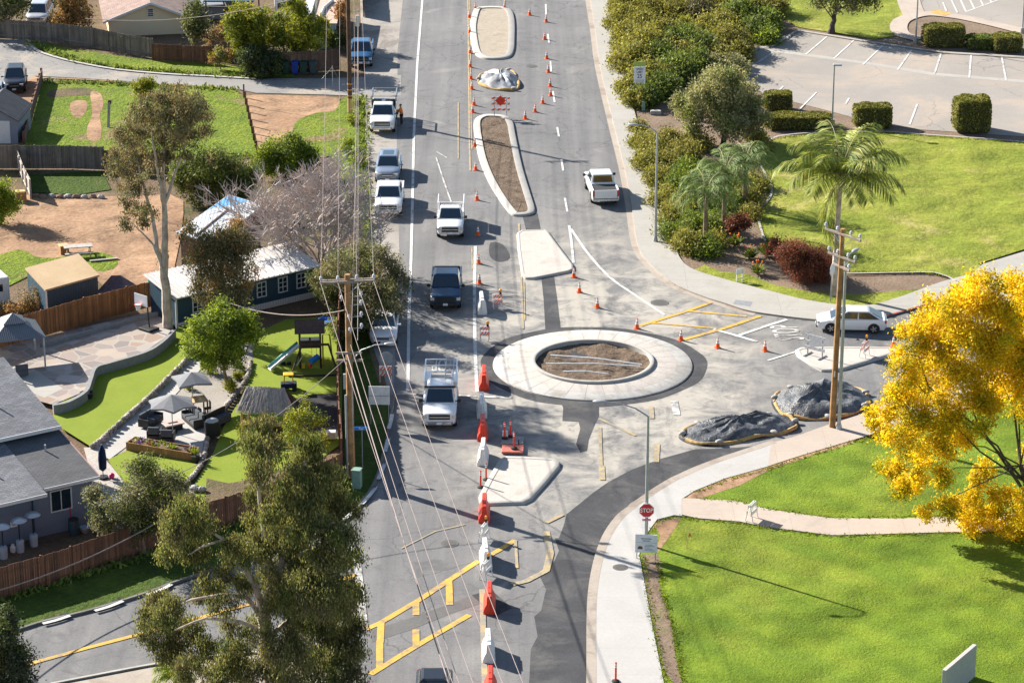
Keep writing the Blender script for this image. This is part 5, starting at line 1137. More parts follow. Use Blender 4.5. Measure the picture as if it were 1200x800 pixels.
def stones():
    m, t, B, N, L = nodes('stacked_stone'); g = N('ShaderNodeNewGeometry'); v = coord(t)
    c = ramp(t, g.outputs['Random Per Island'], [(0,(.20,.175,.155)),(.5,(.32,.28,.245)),(1,(.46,.41,.37))]); c = mix(t, 1.0, c, ramp(t, noise(t, v, 6, 4), [(.3,(.75,.75,.75)),(.7,(1.2,1.2,1.2))]), 'MULTIPLY')
    L(c, B.inputs['Base Color']); B.inputs['Roughness'].default_value = .95; return m
M['stone'] = stones()
plain('wall_grey', (.22,.225,.235), rough=.9, var=.12)
wall('grey curved retaining wall between the flagstone patio and artificial turf', [(62,474),(80,470),(100,458),(106,444),(112,430),(130,424),(170,412),(190,400),(204,386)], .62, .25, 'wall_grey', .28)
stone_edge('stacked stone edging between the turf slope and white path', [(220,421),(200,441),(175,466),(145,492),(120,515),(107,525)], .42, .42, .05)
stone_edge('curved pale stone edging right of the patio furniture', [(294,424),(291,438),(281,456),(265,475),(252,495),(243,512),(240,530),(232,550),(218,566),(206,578)], .26, .42, .05)
wall('low grey block kerb at the foot of the cedar fence', [(48,402),(100,388),(150,374),(190,364)], .32, .2, 'wall_grey', .25, name='block_kerb')
for x, y, r in ((206,578,.4),(222,580,.35),(236,573,.3),(228,572,.35),(214,575,.35)):
    m = MB(); m.ball((0,0,0), (r,r*.8,r*.6), 9, 6, jit=.3); tag(m.build('boulder', M['sandbag'], loc=G(x,y,.2)), 'pale boulder in the small heap below the stone edging', 'boulder', 'pale boulders below the stone edging')
# ================================================================ houses and sheds
def ribbed(name, c, sc=18, strength=.5, ax=0):
    m, t, B, N, L = nodes(name); v = coord(t); w_ = N('ShaderNodeTexWave'); w_.bands_direction = 'XYZ'[ax]; w_.inputs['Scale'].default_value = sc; L(v, w_.inputs['Vector'])
    k = ramp(t, w_.outputs['Fac'], [(.1,tuple(x*.8 for x in c)),(.5,c)]); L(mix(t, 1.0, k, ramp(t, noise(t, v, .6, 5), [(.3,(.9,.9,.9)),(.7,(1.05,1.05,1.05))]), 'MULTIPLY'), B.inputs['Base Color']); B.inputs['Roughness'].default_value = .55; bump(t, B, w_.outputs['Fac'], strength, .05); return m
def shingle(name, a, b):
    m, t, B, N, L = nodes(name); v = coord(t)
    br = N('ShaderNodeTexBrick'); br.inputs['Scale'].default_value = 1; br.inputs['Brick Width'].default_value = .35; br.inputs['Row Height'].default_value = .16; br.inputs['Mortar Size'].default_value = .012
    br.inputs['Color1'].default_value = c4(a); br.inputs['Color2'].default_value = c4(b); br.inputs['Mortar'].default_value = c4(tuple(x*.6 for x in a)); L(v, br.inputs['Vector'])
    L(mix(t, 1.0, br.outputs[0], ramp(t, noise(t, v, .8, 6, .7), [(.3,(.78,.78,.78)),(.7,(1.18,1.18,1.18))]), 'MULTIPLY'), B.inputs['Base Color']); B.inputs['Roughness'].default_value = .95; return m
M['roof_grey'] = shingle('grey_shingles', (.135,.14,.16), (.205,.21,.23)); M['roof_dark'] = shingle('dark_roll_roof', (.085,.088,.097), (.11,.112,.12))
M['roof_brown'] = shingle('brown_shingles', (.20,.135,.115), (.32,.23,.20)); M['roof_white'] = ribbed('white_metal_roof', (.66,.63,.61), 1.6); M['roof_tan'] = ground('tan_roof_felt', [(.3,(.36,.26,.155)),(.7,(.44,.33,.21))], .5, 8, .15, rough=.95, bmp=.1)
M['roof_pale'] = ribbed('pale_sheet_roof', (.50,.53,.57), 1.2, .25); M['roof_blue'] = ribbed('blue_sheet', (.10,.34,.62), 1.2, .25)
M['stucco'] = ground('grey_stucco', [(.3,(.165,.19,.245)),(.7,(.19,.215,.275))], .5, 10, .08, rough=.95, bmp=.15); M['beige'] = ground('beige_stucco', [(.3,(.70,.57,.38)),(.7,(.76,.62,.42))], .4, 8, .05, rough=.95, bmp=.1)
M['navy_wall'] = ribbed('navy_siding', (.018,.058,.095), 2.2, .3); M['shed_wall'] = ground('shed_wall', [(.3,(.20,.22,.27)),(.7,(.24,.26,.31))], .4, 8, .08, rough=.9)
plain('trim_white', (.62,.62,.63), rough=.5, var=.05); plain('cream', (.55,.5,.42), rough=.8)
def slab(m, pts, th, mi=0):
    P_ = [Vector(p) for p in pts]; n = len(P_); m.add([(p.x,p.y,p.z) for p in P_]+[(p.x,p.y,p.z-th) for p in P_], [list(range(n)), list(range(2*n-1,n-1,-1))]+[[i, n+i, n+(i+1)%n, (i+1)%n] for i in range(n)], mi)
def window(t, x, z, w_, h_, y=-.0, nx=2, ny=1, M4=None, side=None):
    """window on the plane y (facing -y) of the thing; side=('x',value) puts it on a wall facing +x"""
    def put(m, x0, x1, d0, d1, z0, z1):
        if side is None: m.box(x0, x1, y-d1, y-d0, z0, z1)
        else: m.box(side+d0, side+d1, x0, x1, z0, z1)
    f = MB(); a = .07
    put(f, x-w_/2, x+w_/2, .0, .06, z-a, z); put(f, x-w_/2, x+w_/2, .0, .06, z+h_, z+h_+a); put(f, x-w_/2-a, x-w_/2, .0, .061, z-a, z+h_+a); put(f, x+w_/2, x+w_/2+a, .0, .061, z-a, z+h_+a)
    for i in range(1, nx): q = x-w_/2+w_*i/nx; put(f, q-.025, q+.025, .0, .055, z, z+h_)
    for j in range(1, ny): q = z+h_*j/ny; put(f, x-w_/2, x+w_/2, .0, .053, q-.02, q+.02)
    fo = f.build('window', M['trim_white'], t); g = MB(); put(g, x-w_/2, x+w_/2, -.02, .02, z, z+h_); g.build('pane', M['glass'], fo)
# --- grey house lower left
A = G(110.5,614); t = thing('grey_house', 'grey stucco house with two shingle roofs cut by the left edge', 'house', A, R(32.6)); 
m = MB(); m.prism([(-14,0),(0,0),(0,5.2),(-14,5.2)], 0, [2.9,2.9,3.75,3.75]); m.build('wall', M['stucco'], t)
m = MB(); m.prism([(-14,5.2),(-.1,5.2),(-.1,12.2),(-14,12.2)], 0, [4.15,4.15,5.6,5.6]); m.build('upper_wall', M['stucco'], t)
m = MB(); slab(m, [(-3.05,-.35,2.95),(.3,-.35,2.95),(.3,5.15,3.92),(-3.05,5.15,3.92)], .12); m.build('side_roof', M['roof_dark'], t)
m = MB(); slab(m, [(-14.5,-.85,2.86),(-3.07,-.85,2.86),(-3.07,5.15,3.98),(-14.5,5.15,3.98)], .12); m.build('roof', M['roof_grey'], t)
m = MB(); slab(m, [(-14.5,4.6,4.28),(.3,4.6,4.28),(.3,12.4,5.95),(-14.5,12.4,5.95)], .12); m.build('upper_roof', M['roof_grey'], t)
m = MB(); m.box(-14.5,-3.05,-.89,-.852,2.68,2.87); m.build('fascia', M['trim_white'], t); m = MB(); m.box(-14.5,.32,4.55,4.598,4.08,4.29); m.build('fascia', M['trim_white'], t); m = MB(); m.box(-3.0,.32,-.39,-.352,2.78,2.96); m.build('fascia', M['trim_white'], t)
m = MB(); m.bar((.33,-.39,2.9),(.33,5.1,3.87),.04,.17); m.build('rake_board', plain('rake_pink', (.42,.26,.27), rough=.7), t)
for vx, vy, vz in ((-2.2,7.6,4.95),(-4.2,9.5,5.35),(-5.0,2.2,3.4),(-1.3,3.2,3.55)):
    m = MB(); m.cyl((vx,vy,vz),(vx,vy,vz+.4),.06,n=8); m.build('vent_pipe', M['galv'], t)
window(t, -1.9, 1.35, 1.15, 1.15, 0.0); m = MB(); m.box(-14,0,-.012,.0,.62,.65); m.build('base_line', M['wall_grey'], t)
m = MB(); m.tube([(-3.6,-.06,2.8),(-3.6,-.06,.1)], .05, 6); m.build('downpipe', M['navy_wall'], t); m = MB(); m.tube([(-1.5,-.25,1.5),(-1.45,-.2,.6),(-1.3,-.3,.1)], .03, 6); m.build('hose', M['sign_red'], t)
# patio heaters, tank, barrel, bowl by the wall
for x, y, d in ((4.5,653.5,'leftmost'),(24,646,'middle'),(40,639,'rightmost')):
    q = thing('patio_heater', d+' of three mushroom shaped patio heaters against the grey house', 'patio heater', G(x,y,.05), 0, 'patio heaters against the grey house')
    m = MB(); m.lathe([(.22,0),(.23,.62),(.2,.7),(.08,.72)], 16); m.build('gas_bottle_cover', plain('heater_base', (.36,.41,.46), rough=.5), q, smooth=True); m = MB(); m.cyl((0,0,.7),(0,0,1.75),.035); m.build('pole', M['trim'], q)
    m = MB(); m.lathe([(.06,1.72),(.42,1.78),(.46,1.83),(.3,1.95),(.05,2.02)], 20); m.build('reflector', M['silver_paint'], q, smooth=True)
q = thing('gas_tank', 'small white gas bottle between two patio heaters', 'gas bottle', G(15.5,646.5,.05)); m = MB(); m.lathe([(.12,0),(.17,.06),(.17,.3),(.1,.38)], 14); m.build('bottle', M['barrier_white'], q, smooth=True); m = MB(); m.lathe([(.1,.37),(.1,.47)], 14); m.build('collar', M['barrier_white'], q)
q = thing('rain_barrel', 'dark blue barrel against the wall below the window', 'barrel', G(87,626,.05)); m = MB(); m.lathe([(.27,0),(.32,.3),(.32,.6),(.27,.9)], 16); m.build('body', plain('barrel', (.03,.06,.08), rough=.6), q, smooth=True); m = MB(); m.lathe([(.29,.9),(.29,.94)], 16); m.build('rim', M['trim'], q)
q = thing('bowl', 'upturned pale bowl on the ground by the house corner', 'bowl', G(100,624,.05)); m = MB(); m.lathe([(.14,0),(.28,.22),(.3,.36)], 16); m.build('shell', M['galv'], q, smooth=True); m = MB(); m.lathe([(.31,.34),(.31,.38)], 16); m.build('rim', M['galv'], q)
q = thing('wall_sign', 'small white notice on the grey house wall between heaters', 'notice', (0,0,0), R(32.6)); p = Vector(A)+Matrix.Rotation(R(32.6),3,'Z') @ Vector((-4.75,-.03,1.2)); q.location = p; m = MB(); m.box(-.2,.2,-.01,.01,-.22,.22); m.build('panel', M['sign_white'], q); 
for z in (.1,.0,-.1): m = MB(); m.box(-.13,.13,-.014,-.011,z-.02,z+.02); m.build('print_line', M['sign_text'], q)
q = thing('lattice_pergola', 'white lattice pergola top in front of the grey house corner', 'pergola', G(131,628,.05), R(14)); m = MB()
for i in range(19): m.bar((-1.0+i*.11,-.65,2.0),(-1.0+i*.11,.65,2.0),.05,.03)
for i in range(12): m.bar((-1.02,-.6+i*.11,2.035),(1.02,-.6+i*.11,2.035),.05,.03)
m.build('lattice', M['trim_white'], q)
for x in (-.9,.9):
    for y in (-.55,.55): m = MB(); m.bar((x,y,0),(x,y,1.98),.09,.09); m.build('post', M['dark_wood'], q)
# --- blue house
A = G(207,386,.05); B_ = G(369,348,.05); d = B_-A; L_ = d.length; t = thing('blue_house', 'long navy garden house with a white ribbed metal roof', 'house', A, math.atan2(d.y, d.x))
m = MB(); m.prism([(0,0),(L_,0),(L_,3.3),(0,3.3)], 0, [2.3,2.3,2.75,2.75]); m.build('wall', M['navy_wall'], t)
m = MB(); slab(m, [(-.3,-.4,2.3),(L_+.3,-.4,2.3),(L_+.3,3.6,2.9),(-.3,3.6,2.9)], .08)
for i in range(int(L_/.42)): x = -.2+i*.42; m.bar((x,-.41,2.33),(x,3.6,2.93),.06,.07)
m.build('roof', M['roof_white'], t)
m = MB(); m.box(0,L_,-.05,-.002,0,.42); m.build('skirt', M['roof_white'], t); m = MB(); m.box(-.05,.09,-.06,-.003,0,2.25); m.build('corner_board', M['trim_white'], t)
for fx in (.15,.61,.765,.90): window(t, L_*fx, .95, .62, .95, 0, 2, 3)
m = MB(); m.box(L_*.3,L_*.3+.9,-.03,0,.42,2.2); m.build('door', M['trim_white'], t)
# --- pale roofed building behind it
fa, ri, le = G(268,228,3.1), G(309,240,3.0), G(206,272,2.7); ne = le+(ri-fa); o = Vector((le.x, le.y, 0)); t = thing('metal_roofed_shed', 'shed with pale sheet metal roof partly blue at its far end', 'shed', o)
m = MB(); slab(m, [tuple(p-o) for p in (le, ne, ri, fa)], .07); m.build('roof', M['roof_pale'], t)
up = Vector((0,0,.012)); k = lambda a, b: (fa+(ri-fa)*a+(le-fa)*b)-o+up
m = MB(); m.add([k(.02,.01),k(.55,.01),k(.42,.22),k(.3,.2),k(.2,.30),k(.1,.28),k(.02,.42)], [(6,5,4,3,2,1,0)]); m.build('blue_sheet', M['roof_blue'], t)
m = MB(); m.bar(k(.42,.3)+up*3, k(.5,.98)+up*3, .12, .05); m.build('roof_seam', M['dark_wood'], t)
q = [p-o for p in (le,ne,ri,fa)]; c = sum(q, Vector())/4; m = MB(); m.prism([((p.x-c.x)*.9+c.x, (p.y-c.y)*.9+c.y) for p in q], 0, [p.z-.12 for p in q]); m.build('wall', M['fence_dark'], t)
# --- navy shed with tan roof
cs = [G(53,339.5,2.6), G(116.5,322,2.6), G(92,297,2.75), G(30,315,2.75)]; cs[3] = cs[0]+(cs[2]-cs[1]); cs[3].z = 2.75; o = Vector((cs[0].x, cs[0].y, 0)); t = thing('flat_roof_shed', 'dark navy shed with a flat tan felt roof in the dirt yard', 'shed', o)
q = [p-o for p in cs]; m = MB(); slab(m, [tuple(p) for p in q], .12); m.build('roof', M['roof_tan'], t); c = sum(q, Vector())/4; m = MB(); m.prism([((p.x-c.x)*.95+c.x, (p.y-c.y)*.95+c.y) for p in q], 0, [p.z-.13 for p in q]); m.build('wall', M['navy_wall'], t)
p0 = Vector(((q[0].x-c.x)*.95+c.x, (q[0].y-c.y)*.95+c.y, 0)); p1 = Vector(((q[1].x-c.x)*.95+c.x, (q[1].y-c.y)*.95+c.y, 0)); dd = (p1-p0).normalized(); m = MB(); m.bar(p0+Vector((0,-.03,.0)), p0+Vector((0,-.03,2.45)), .1, .1); m.build('corner_board', M['trim_white'], t); m = MB(); m.bar(p0+dd*1.5+Vector((0,-.05,.3)), p0+dd*1.5+Vector((0,-.05,.75)), .3, .1); m.build('meter_box', M['galv'], t)
# --- grey gabled garden shed at the left edge
A = G(21.5,169); t = thing('garden_shed', 'grey garden shed with a dark gable roof by the parked SUV', 'shed', A, R(-4)); m = MB(); m.prism([(-4.2,0),(0,0),(0,4.6),(-4.2,4.6)], 0, 2.1); m.build('wall', M['shed_wall'], t)
m = MB(); m.add([(-4.2,-.003,2.1),(0,-.003,2.1),(-2.1,-.003,3.25)], [(0,1,2)]); m.build('gable', M['shed_wall'], t)
for a, b in (((.2,0),(-2.1,0)),((-4.4,0),(-2.1,0))): m = MB(); P_ = [(a[0],-.25,1.98),(b[0],-.25,3.3),(b[0],4.8,3.3),(a[0],4.8,1.98)]; slab(m, P_ if a[0] < 0 else P_[::-1], .09 if a[0] > -1 else .091); m.build('roof', M['roof_dark'], t)
m = MB(); m.box(-1.6,-.6,-.04,0,.05,1.9); m.build('door', M['trim_white'], t)
t = thing('white_trailer', 'small white trailer cut by the left edge below the navy shed', 'trailer', G(-2,362), R(28)); m = MB(); m.box(-2.8,.9,0,2.0,.35,2.15); m.build('body', M['barrier_white'], t, bevel=.12); m = MB(); m.box(-.2,.4,-.02,0,1.2,1.7); m.build('window', M['glass'], t)
for x in (-1.2,): m = MB(); m.cyl((x,-.05,.3),(x,.15,.3),.3,n=16); m.build('wheel', M['tyre'], t)
# --- beige house at the top
fl, fr = G(110,24,2.9), G(216,19.5,2.9); apx = G(167,5.5,4.3); o = Vector((fl.x, fl.y+5.5, -1.25)); d = fr-fl; L_ = d.length*1.02; t = thing('beige_house', 'beige gabled house with a brown shingle roof at the top left', 'house', o, math.atan2(d.y, d.x))
m = MB(); m.add([(.5,0,0),(L_-.5,0,0),(L_-.5,0,2.8),(L_*.53,0,4.2),(.5,0,2.8),(.5,14,0),(L_-.5,14,0),(L_-.5,14,2.8),(L_*.53,14,4.2),(.5,14,2.8)], [(0,1,2,3,4),(9,8,7,6,5),(1,6,7,2),(5,0,4,9)]); m.build('wall', M['beige'], t)
for a, s in ((0,-1),(L_,1)): m = MB(); P_ = [(a,-.5,2.72),(L_*.53,-.5,4.35),(L_*.53,14.5,4.35),(a,14.5,2.72)]; slab(m, P_ if s < 0 else P_[::-1], .12); m.build('roof', M['roof_brown'], t)
for a in (0,L_): m = MB(); m.bar((a,-.53,2.68),(L_*.53,-.53,4.31),.05,.2); m.build('rake_board', M['trim_white'], t)
window(t, L_*.53, 3.0, .45, .65, 0, 1, 4); m = MB(); m.ball((L_*.68,-.08,2.7), .09); m.build('wall_light', M['trim_white'], t)
m = MB(); m.box(L_-.3,L_+3.2,5,14,0,2.6); m.build('side_wing', M['shed_wall'], t); m = MB(); slab(m, [(L_-.4,4.6,2.7),(L_+3.5,4.6,2.45),(L_+3.5,14.4,2.45),(L_-.4,14.4,2.7)], .1); m.build('wing_roof', M['roof_dark'], t)
fl, fr = G(368,27,2.4), G(393,27,2.4); t = thing('annex', 'pink flat roofed annex with a pale blue wall at the top edge', 'annex', (fl.x, fl.y, 0)); L_ = fr.x-fl.x
m = MB(); m.box(0,L_,0,11,0,2.3); m.build('wall', plain('teal_wall', (.34,.48,.50), rough=.8), t); m = MB(); m.box(-.15,L_+.15,-.25,11.2,2.3,2.42); m.build('roof', plain('pink_roof', (.48,.35,.29), rough=.9), t)
m = MB(); m.box(-1.2,-.4,1,9,0,2.7); m.build('side_panel', M['trim_white'], t); m = MB(); m.tube([(.4,1,2.5),(.6,5,2.55),(1.2,8,2.5)], .15); m.build('roof_pipe', M['galv'], t)
t = thing('dark_carport', 'dark navy carport roof behind the yellow green bushes', 'carport', G(242,34)); m = MB(); m.box(-.2,4.4,0,8,2.5,2.62); m.build('roof', M['navy_wall'], t)
for x in (0,4.2):
    for y in (.2,7.8): m = MB(); m.bar((x,y,0),(x,y,2.5),.12,.12); m.build('post', M['dark_wood'], t)
t = thing('white_trailer', 'white caravan half hidden behind the bushes at the top edge', 'trailer', G(322,26)); m = MB(); m.box(0,2.1,0,6,.4,2.3); m.build('body', M['barrier_white'], t, bevel=.15); m = MB(); m.box(.3,1.7,-.02,0,1.2,1.9); m.build('window', M['glass'], t); m = MB(); m.cyl((2.0,3,.35),(2.15,3,.35),.35,n=16); m.build('wheel', M['tyre'], t)
# --- hip roofed gazebo at the left edge
C_ = G(18,424,.3); t = thing('gazebo', 'grey metal gazebo with a tiered hip roof at the left edge', 'gazebo', C_, R(20)); w_ = 1.75; 
m = MB(); m.add([(-w_,-w_,2.05),(w_,-w_,2.05),(w_,w_,2.05),(-w_,w_,2.05),(-.5,-.5,2.85),(.5,-.5,2.85),(.5,.5,2.85),(-.5,.5,2.85)], [(0,1,5,4),(1,2,6,5),(2,3,7,6),(3,0,4,7),(4,5,6,7),(3,2,1,0)]); m.build('roof', M['roof_ribbed'] if 'roof_ribbed' in M else M.setdefault('roof_ribbed', ribbed('gazebo_metal', (.15,.165,.19), 2.5, .4)), t)
m = MB(); m.add([(-.75,-.75,2.82),(.75,-.75,2.82),(.75,.75,2.82),(-.75,.75,2.82),(0,0,3.3)], [(0,1,4),(1,2,4),(2,3,4),(3,0,4),(3,2,1,0)]); m.build('roof_cap', M['roof_ribbed'], t)
for x in (-1.6,1.6):
    for y in (-1.6,1.6): m = MB(); m.bar((x,y,0),(x,y,2.05),.1,.1); m.build('post', M['galv'], t)
# --- thatched hut
C_ = G(313,506,.06); t = thing('thatched_hut', 'thatched tiki hut with a wooden bar counter on the play lawn', 'hut', C_, R(-8)); hw, hd, ez, rz_ = 1.55, 1.15, 1.75, 2.85
m = MB(); m.add([(-hw,-hd,ez),(hw,-hd,ez),(hw,hd,ez),(-hw,hd,ez),(-hw*.72,0,rz_),(hw*.72,0,rz_)], [(0,1,5,4),(1,2,5),(2,3,4,5),(3,0,4),(3,2,1,0)]); m.build('roof_frame', M['grey_wood'], t)
V = []; Fc = []; rg = np.random.default_rng(3)
def strip(a, b, w_):
    a = Vector(a); b = Vector(b); s_ = (b-a).cross(Vector((0,0,1))).normalized()*w_; n = len(V); V.extend([tuple(a-s_), tuple(a+s_), tuple(b+s_*.4), tuple(b-s_*.4)]); Fc.append([n,n+1,n+2,n+3])
for i in range(2600):
    s_ = rg.random(); k0 = rg.random()*.85; k1 = min(1.14, k0+.25+.2*rg.random()); f = rg.integers(0,4); up = .03+.05*rg.random()
    L2 = lambda a, b, k: tuple(Vector(a).lerp(Vector(b), k)+Vector((0,0,up-.02*k)))
    if f < 2: y = -hd if f == 0 else hd; a = (-hw*.72+2*hw*.72*s_,0,rz_); b = (-hw+2*hw*s_,y,ez)
    else: x = -hw if f == 2 else hw; a = (x*.72,0,rz_); b = (x,-hd+2*hd*s_,ez)
    strip(L2(a,b,k0), L2(a,b,k1), .025)
mb = MB(); mb.v = V; mb.f = Fc; mb.m = [0]*len(Fc); M['thatch'] = boards('thatch', (.28,.24,.21), (.46,.40,.36), dark=.2); mb.build('thatch', M['thatch'], t)
for x in (-1.3,1.3):
    for y in (-.9,.9): m = MB(); m.cyl((x,y,0),(x,y,1.8),.07); m.build('post', M['light_wood'], t)
m = MB(); m.tube([(-1.2,-1.0,1.0),(-.6,-1.25,1.0),(.4,-1.3,1.0),(1.3,-1.1,1.0)], .13, 6); m.build('counter', M['light_wood'], t); m = MB(); m.box(-1.15,1.2,-1.0,-.9,0,.95); m.build('counter_front', M['dark_wood'], t)
# ================================================================ garden furniture and play things
def parasol(label, foot, h, r, n, mt, rz=0, drop=.55, skew=0):
    t = thing('parasol', label, 'parasol', foot, rz); m = MB(); m.cyl((0,0,0),(0,0,.1),.28,n=16); m.build('base', M['trim'], t); m = MB(); m.cyl((0,0,.1),(0,0,h),.03); m.build('pole', M['steel'], t)
    m = MB(); ringp = [(r*math.cos(2*math.pi*(i+.5)/n), r*math.sin(2*math.pi*(i+.5)/n), h-drop) for i in range(n)]
    for i in range(n):
        a, b = Vector(ringp[i]), Vector(ringp[(i+1)%n]); top = Vector((0,0,h)); mid = (a+b)/2*.93+Vector((0,0,0)); mid.z = h-drop+.08
        m.add([top, a, mid], [(0,1,2)]); m.add([top, mid, b], [(0,1,2)]); m.add([a,a-Vector((0,0,.12)),mid-Vector((0,0,.1)),mid],[(0,1,2,3)]); m.add([mid,mid-Vector((0,0,.1)),b-Vector((0,0,.12)),b],[(0,1,2,3)])
    m.build('canopy', M[mt], t)
    for i in range(n): m = MB(); m.bar((0,0,h-drop-.15), Vector(ringp[i])*.5+Vector((0,0,(h-drop)*.5+.14)), .02,.02); m.build('rib', M['steel'], t)
plain('parasol_grey', (.19,.195,.21), rough=.9, var=.08); plain('navy_cloth', (.01,.02,.06), rough=.9)
parasol('grey hexagonal parasol over the outdoor sofas', G(202.5,507,.11), 2.45, 1.5, 6, 'parasol_grey', .2)
parasol('smaller grey square parasol tilted by the tree at the top of the path', G(226,479,.1), 2.4, 1.45, 4, 'parasol_grey', .35, .5)
t = thing('closed_parasol', 'closed navy parasol standing at the corner of the deck', 'parasol', G(121,560,.2)); m = MB(); m.lathe([(.06,.45),(.22,.6),(.25,1.2),(.2,1.7),(.05,2.05)], 12); m.build('folded_canopy', M['navy_cloth'], t, smooth=True); m = MB(); m.cyl((0,0,0),(0,0,2.1),.03); m.build('pole', M['steel'], t); m = MB(); m.cyl((0,0,0),(0,0,.12),.3,n=16); m.build('base', M['trim'], t)
def sofa(label, foot, rz, L_, arms=True, n=2, cat='outdoor sofa'):
    t = thing('outdoor_sofa', label, cat, foot, rz, 'grey outdoor seating'); m = MB(); m.box(-L_/2,L_/2,0,.75,.08,.32); m.build('frame', M['trim'], t, bevel=.02)
    for i in range(n):
        a = -L_/2+L_*i/n+.03; b = -L_/2+L_*(i+1)/n-.03; m = MB(); m.box(a,b,.0,.6,.32,.46); m.build('seat_cushion', M['cushion'], t, bevel=.04); m = MB(); m.box(a,b,.58,.76,.40,.85); m.build('back_cushion', M['cushion'], t, bevel=.04)
    if arms:
        for s in (1,-1): m = MB(); m.box(s*L_/2-.05,s*L_/2+.05,0,.76,.1,.62); m.build('arm', M['trim'], t, bevel=.02)
plain('cushion', (.075,.085,.10), rough=.95, var=.15)
sofa('charcoal outdoor armchair seen from behind, left of two at the planter', G(183,511,.112), R(176), .75, n=1); sofa('charcoal outdoor armchair seen from behind, right of two at the planter', G(198,514,.112), R(176), .75, n=1)
sofa('grey outdoor sofa on the left under the parasol', G(183,499,.112), R(62), 1.5); sofa('long grey outdoor sofa on the right under the parasol', G(220,498,.112), R(-62), 1.9, n=3)
t = thing('coffee_table', 'pale pink fire table between the grey sofas', 'table', G(203,503,.112), R(30)); m = MB(); m.box(-.6,.6,-.38,.38,.36,.44); m.build('top', plain('table_pink', (.46,.36,.33), rough=.6), t, bevel=.02); m = MB(); m.box(-.5,.5,-.3,.3,0,.36); m.build('base', M['trim'], t); m = MB(); m.box(-.3,.3,-.08,.08,.441,.46); m.build('tray', M['trim'], t)
t = thing('garden_table', 'tall slatted wooden table between the two grey parasols', 'table', G(231,487,.1), R(20)); m = MB()
for i in range(9): m.box(-.62+i*.14,-.5+i*.14,-.55,.55,1.05,1.09)
m.build('slatted_top', M['light_wood'], t)
for x in (-.55,.55):
    for y in (-.48,.48): m = MB(); m.bar((x,y,0),(x,y,1.05),.08,.08); m.build('leg', M['dark_wood'], t)
for i, (x, y, a, d) in enumerate(((226,489,.5,'left of the slatted table'),(243,486,-1.2,'right of the slatted table'),(238,493,2.2,'in front of the slatted table'))):
    t = thing('garden_stool', 'dark metal garden chair '+d, 'garden chair', G(x,y,.1), a, 'dark garden chairs'); m = MB(); m.box(-.2,.2,-.2,.2,.42,.46); m.build('seat', M['trim'], t, bevel=.01); m = MB(); m.box(-.2,.2,.18,.21,.46,.9); m.build('backrest', M['trim'], t)
    for sx in (-.17,.17):
        for sy in (-.17,.17): m = MB(); m.bar((sx,sy,0),(sx,sy,.42),.03,.03); m.build('leg', M['trim'], t)
A = G(148,528,.08); B_ = G(224,541,.08); d = B_-A; L_ = d.length; t = thing('planter_box', 'long wooden raised planter full of flowers below the sofas', 'planter', A, math.atan2(d.y, d.x)); m = MB()
m.box(0,L_,0,.05,0,.55); m.box(0,L_,.95,1.0,0,.55); m.box(0,.05,.051,.949,0,.55); m.box(L_-.05,L_,.051,.949,0,.55); m.build('box', M['planter'], t); m = MB(); m.box(.05,L_-.05,.05,.95,0,.45); m.build('soil', M['soil'], t)
for i in range(26):
    x, y = rnd.uniform(.2,L_-.2), rnd.uniform(.2,.8); m = MB()
    for k in range(14): a = rnd.random()*6.28; r = rnd.uniform(.05,.2); h_ = rnd.uniform(.1,.3); m.add([(x,y,.45),(x+r*math.cos(a)-.04*math.sin(a),y+r*math.sin(a)+.04*math.cos(a),.45+h_*.7),(x+1.3*r*math.cos(a),y+1.3*r*math.sin(a),.45+h_),(x+r*math.cos(a)+.04*math.sin(a),y+r*math.sin(a)-.04*math.cos(a),.45+h_*.7)],[(0,1,2,3)])
    m.build('flower_clump', M[['l_bright','l_mid','l_red','l_sage','plant_violet'][i%5]] if i%5 < 4 else (M.get('plant_violet') or plain('plant_violet', (.3,.16,.35), rough=.8)), t)
t = thing('potted_plant', 'black pot with yellow green grass at the planter corner', 'potted plant', G(229,541,.1)); m = MB(); m.lathe([(.22,0),(.28,.42)], 14); m.build('pot', M['trim'], t); m = MB()
for k in range(90): a = rnd.random()*6.28; r = rnd.uniform(.1,.4); m.add([(.02*math.cos(a+1.57),.02*math.sin(a+1.57),.4),(r*math.cos(a),r*math.sin(a),.75+.25*rnd.random()),(-.02*math.cos(a+1.57),-.02*math.sin(a+1.57),.4)],[(0,1,2)])
m.build('leaves', M['l_bright'], t)
t = thing('barbecue', 'covered black grill with a pale top beside the stone edging', 'grill', G(249,511,.1), .3); m = MB(); m.box(-.45,.45,-.3,.3,.1,.95); m.build('body', M['trim'], t, bevel=.06); m = MB(); m.ball((0,0,.95), (.42,.28,.22), 12, 7); m.build('lid', M['galv'], t, smooth=True); m = MB(); m.cyl((-.3,-.3,.12),(-.3,-.25,.12),.12); m.build('wheel', M['tyre'], t)
t = thing('storage_bench', 'dark cushioned bench along the stone edging', 'bench', G(256,496,.1), R(55)); m = MB(); m.box(-.9,.9,-.28,.28,0,.45); m.build('seat', M['cushion'], t, bevel=.03); m = MB(); m.box(-.9,.9,.2,.3,.45,.8); m.build('backrest', M['trim'], t, bevel=.02)
t = thing('ball', 'pink ball lying on the deck', 'ball', G(131,557,.36)); m = MB(); m.ball((0,0,0), .17, 14, 9); m.build('shell', plain('pink', (.75,.03,.16), rough=.4), t, smooth=True)
t = thing('stone', 'small brown ball like stone on the lower turf', 'stone', G(168,538,.2)); m = MB(); m.ball((0,0,0), (.17,.15,.13), 10, 7, jit=.2); m.build('stone', M['light_wood'], t)
